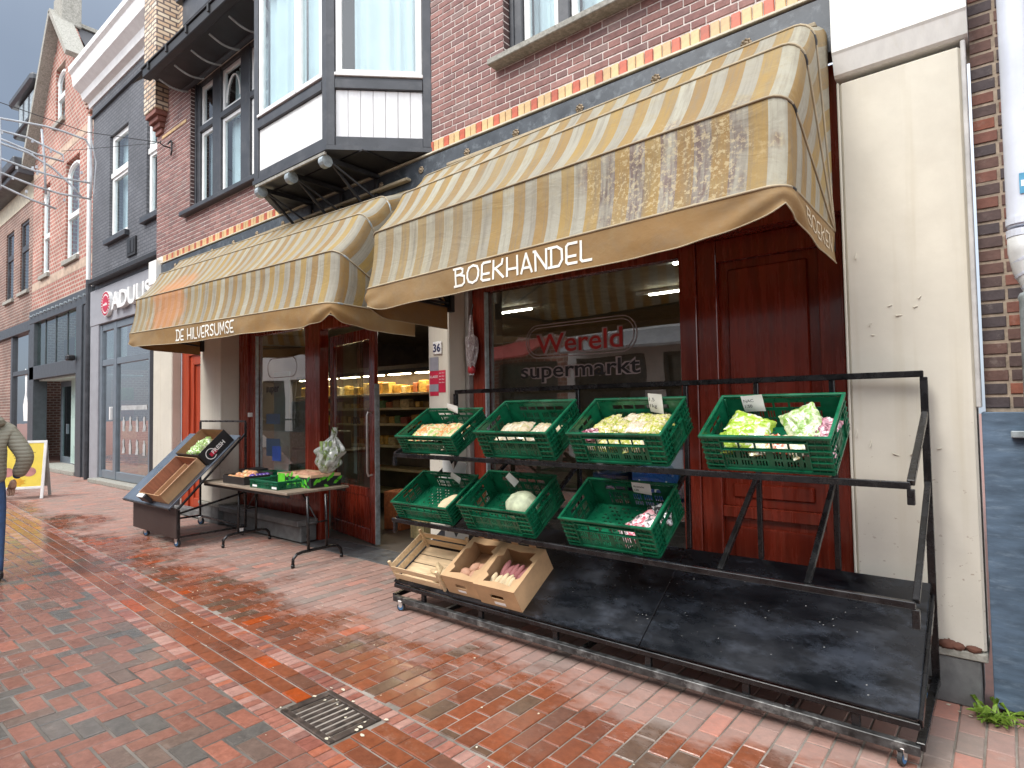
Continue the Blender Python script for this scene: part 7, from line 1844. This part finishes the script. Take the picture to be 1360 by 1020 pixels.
je = [(0, 1), (1, 2), (2, 3), (3, 4), (3, 5), (5, 6), (6, 7), (3, 8), (8, 9), (9, 10), (4, 11)]
jr = [(.21, .17), (.20, .165), (.205, .17), (.19, .15), (.12, .12), .095, .085, .065, .095, .085, .065, .10]
link('quilted_jacket', skin_mesh('quilted_jacket', jp, je, jr, mj), PS, local=True)
link('hood', blob('hood', .15, 1.1, .75, .55, 3, mj, .1), PS, local=True).location = (0, .09, 1.53)
for s_ in (-1, 1):
    P = [(s_*.245, -.065, .95), (s_*.245, -.085, .89), (s_*.24, -.10, .86)]; E_ = [(0, 1), (1, 2)]; rr_ = [.03, .036, .03]
    for f_ in range(4): 
        b_ = len(P); P += [(s_*(.255-.015*f_), -.105-.008*f_, .84), (s_*(.253-.015*f_), -.115, .80-.004*f_), (s_*(.246-.012*f_), -.11, .77)]; E_ += [(1, b_), (b_, b_+1), (b_+1, b_+2)]; rr_ += [.009, .009, .008]
    b_ = len(P); P += [(s_*.21, -.11, .86), (s_*.2, -.125, .83)]; E_ += [(1, b_), (b_, b_+1)]; rr_ += [.012, .01]
    link('hand', skin_mesh('hand', P, E_, rr_, M_SKIN, 0, 1), PS, local=True)
for s_, y_, z_ in ((1, -.08, .0), (-1, .24, .02)): MB().cbox((s_*.11-.045, y_-.12, z_), (s_*.11+.045, y_+.11, z_+.09), .025).build('shoe', M_BLACK, PS, local=True)

# ------------------------------------------------------------------ weed, litter, rubble
q = MB()
for k in range(90):
    a_ = rnd.uniform(0, 6.28); l = rnd.uniform(.03, .10)*(1.2 if k % 3 else .6); c = Vector((-.115+rnd.gauss(0, .025), 3.86+rnd.gauss(0, .02), 0)); d = Vector((math.cos(a_), math.sin(a_), 0)); s_ = Vector((-d.y, d.x, 0))*rnd.uniform(.003, .009)
    e_ = rnd.uniform(.3, 1.5)
    P = [c, c+d*l*.4+Vector((0, 0, l*.5*e_))]; n = q.pts([c, P[1]+s_, P[1]+d*l*.35+Vector((0, 0, l*.2*e_))+s_*.9, c+d*l+Vector((0, 0, l*.55*e_)), P[1]+d*l*.35+Vector((0, 0, l*.2*e_))-s_*.9, P[1]-s_]); q.face([n, n+1, n+2, n+3, n+4, n+5])
o = q.build('weed', pm('weed_green', (.20, .33, .04), .6, var=.3, scale=30)); tag(o, 'bright green weed growing at the foot of the blue plinth', 'weed')
q = MB()
def scrap(q, x, y, s_, zz=.002):
    a_ = rnd.uniform(0, 6.28); n = q.pts([(x+s_*rnd.uniform(.6, 1.2)*math.cos(a_+k*1.26)*(1.5 if k % 2 else .8), y+s_*rnd.uniform(.5, 1)*math.sin(a_+k*1.26), zz+rnd.uniform(0, .004)) for k in range(5)]); q.face([n+i for i in range(5)])
for k in range(70): 
    x = rnd.uniform(-7, -.4); y = yU(x)+rnd.gauss(.1, .35); scrap(q, x, y, rnd.uniform(.004, .010))
for k in range(14): scrap(q, rnd.uniform(-3.1, -2.4), rnd.uniform(1.7, 2.2), rnd.uniform(.008, .016), .004)
for k in range(10): scrap(q, rnd.uniform(-.32, -.12), rnd.uniform(3.85, 3.95), rnd.uniform(.006, .014))
q.build('litter_specks', pm('pale_litter', (.62, .56, .42), .8), kind='stuff')
q = None
for k, (x, s_) in enumerate(((-.30, .035), (-.26, .028), (-.19, .026))):
    o = link('brick_rubble', blob('brick_rubble', s_, 1.3, .8, .7, k*4, pm('rubble_brown', (.14, .06, .04), .9, bump=.6), .35, 4)); o.location = (x, 3.972, .289+s_*.5); tag(o, ('largest brown rubble lump on the right pier cap', 'middle brown rubble lump on the right pier cap', 'rightmost brown rubble lump on the right pier cap')[k], 'rubble')
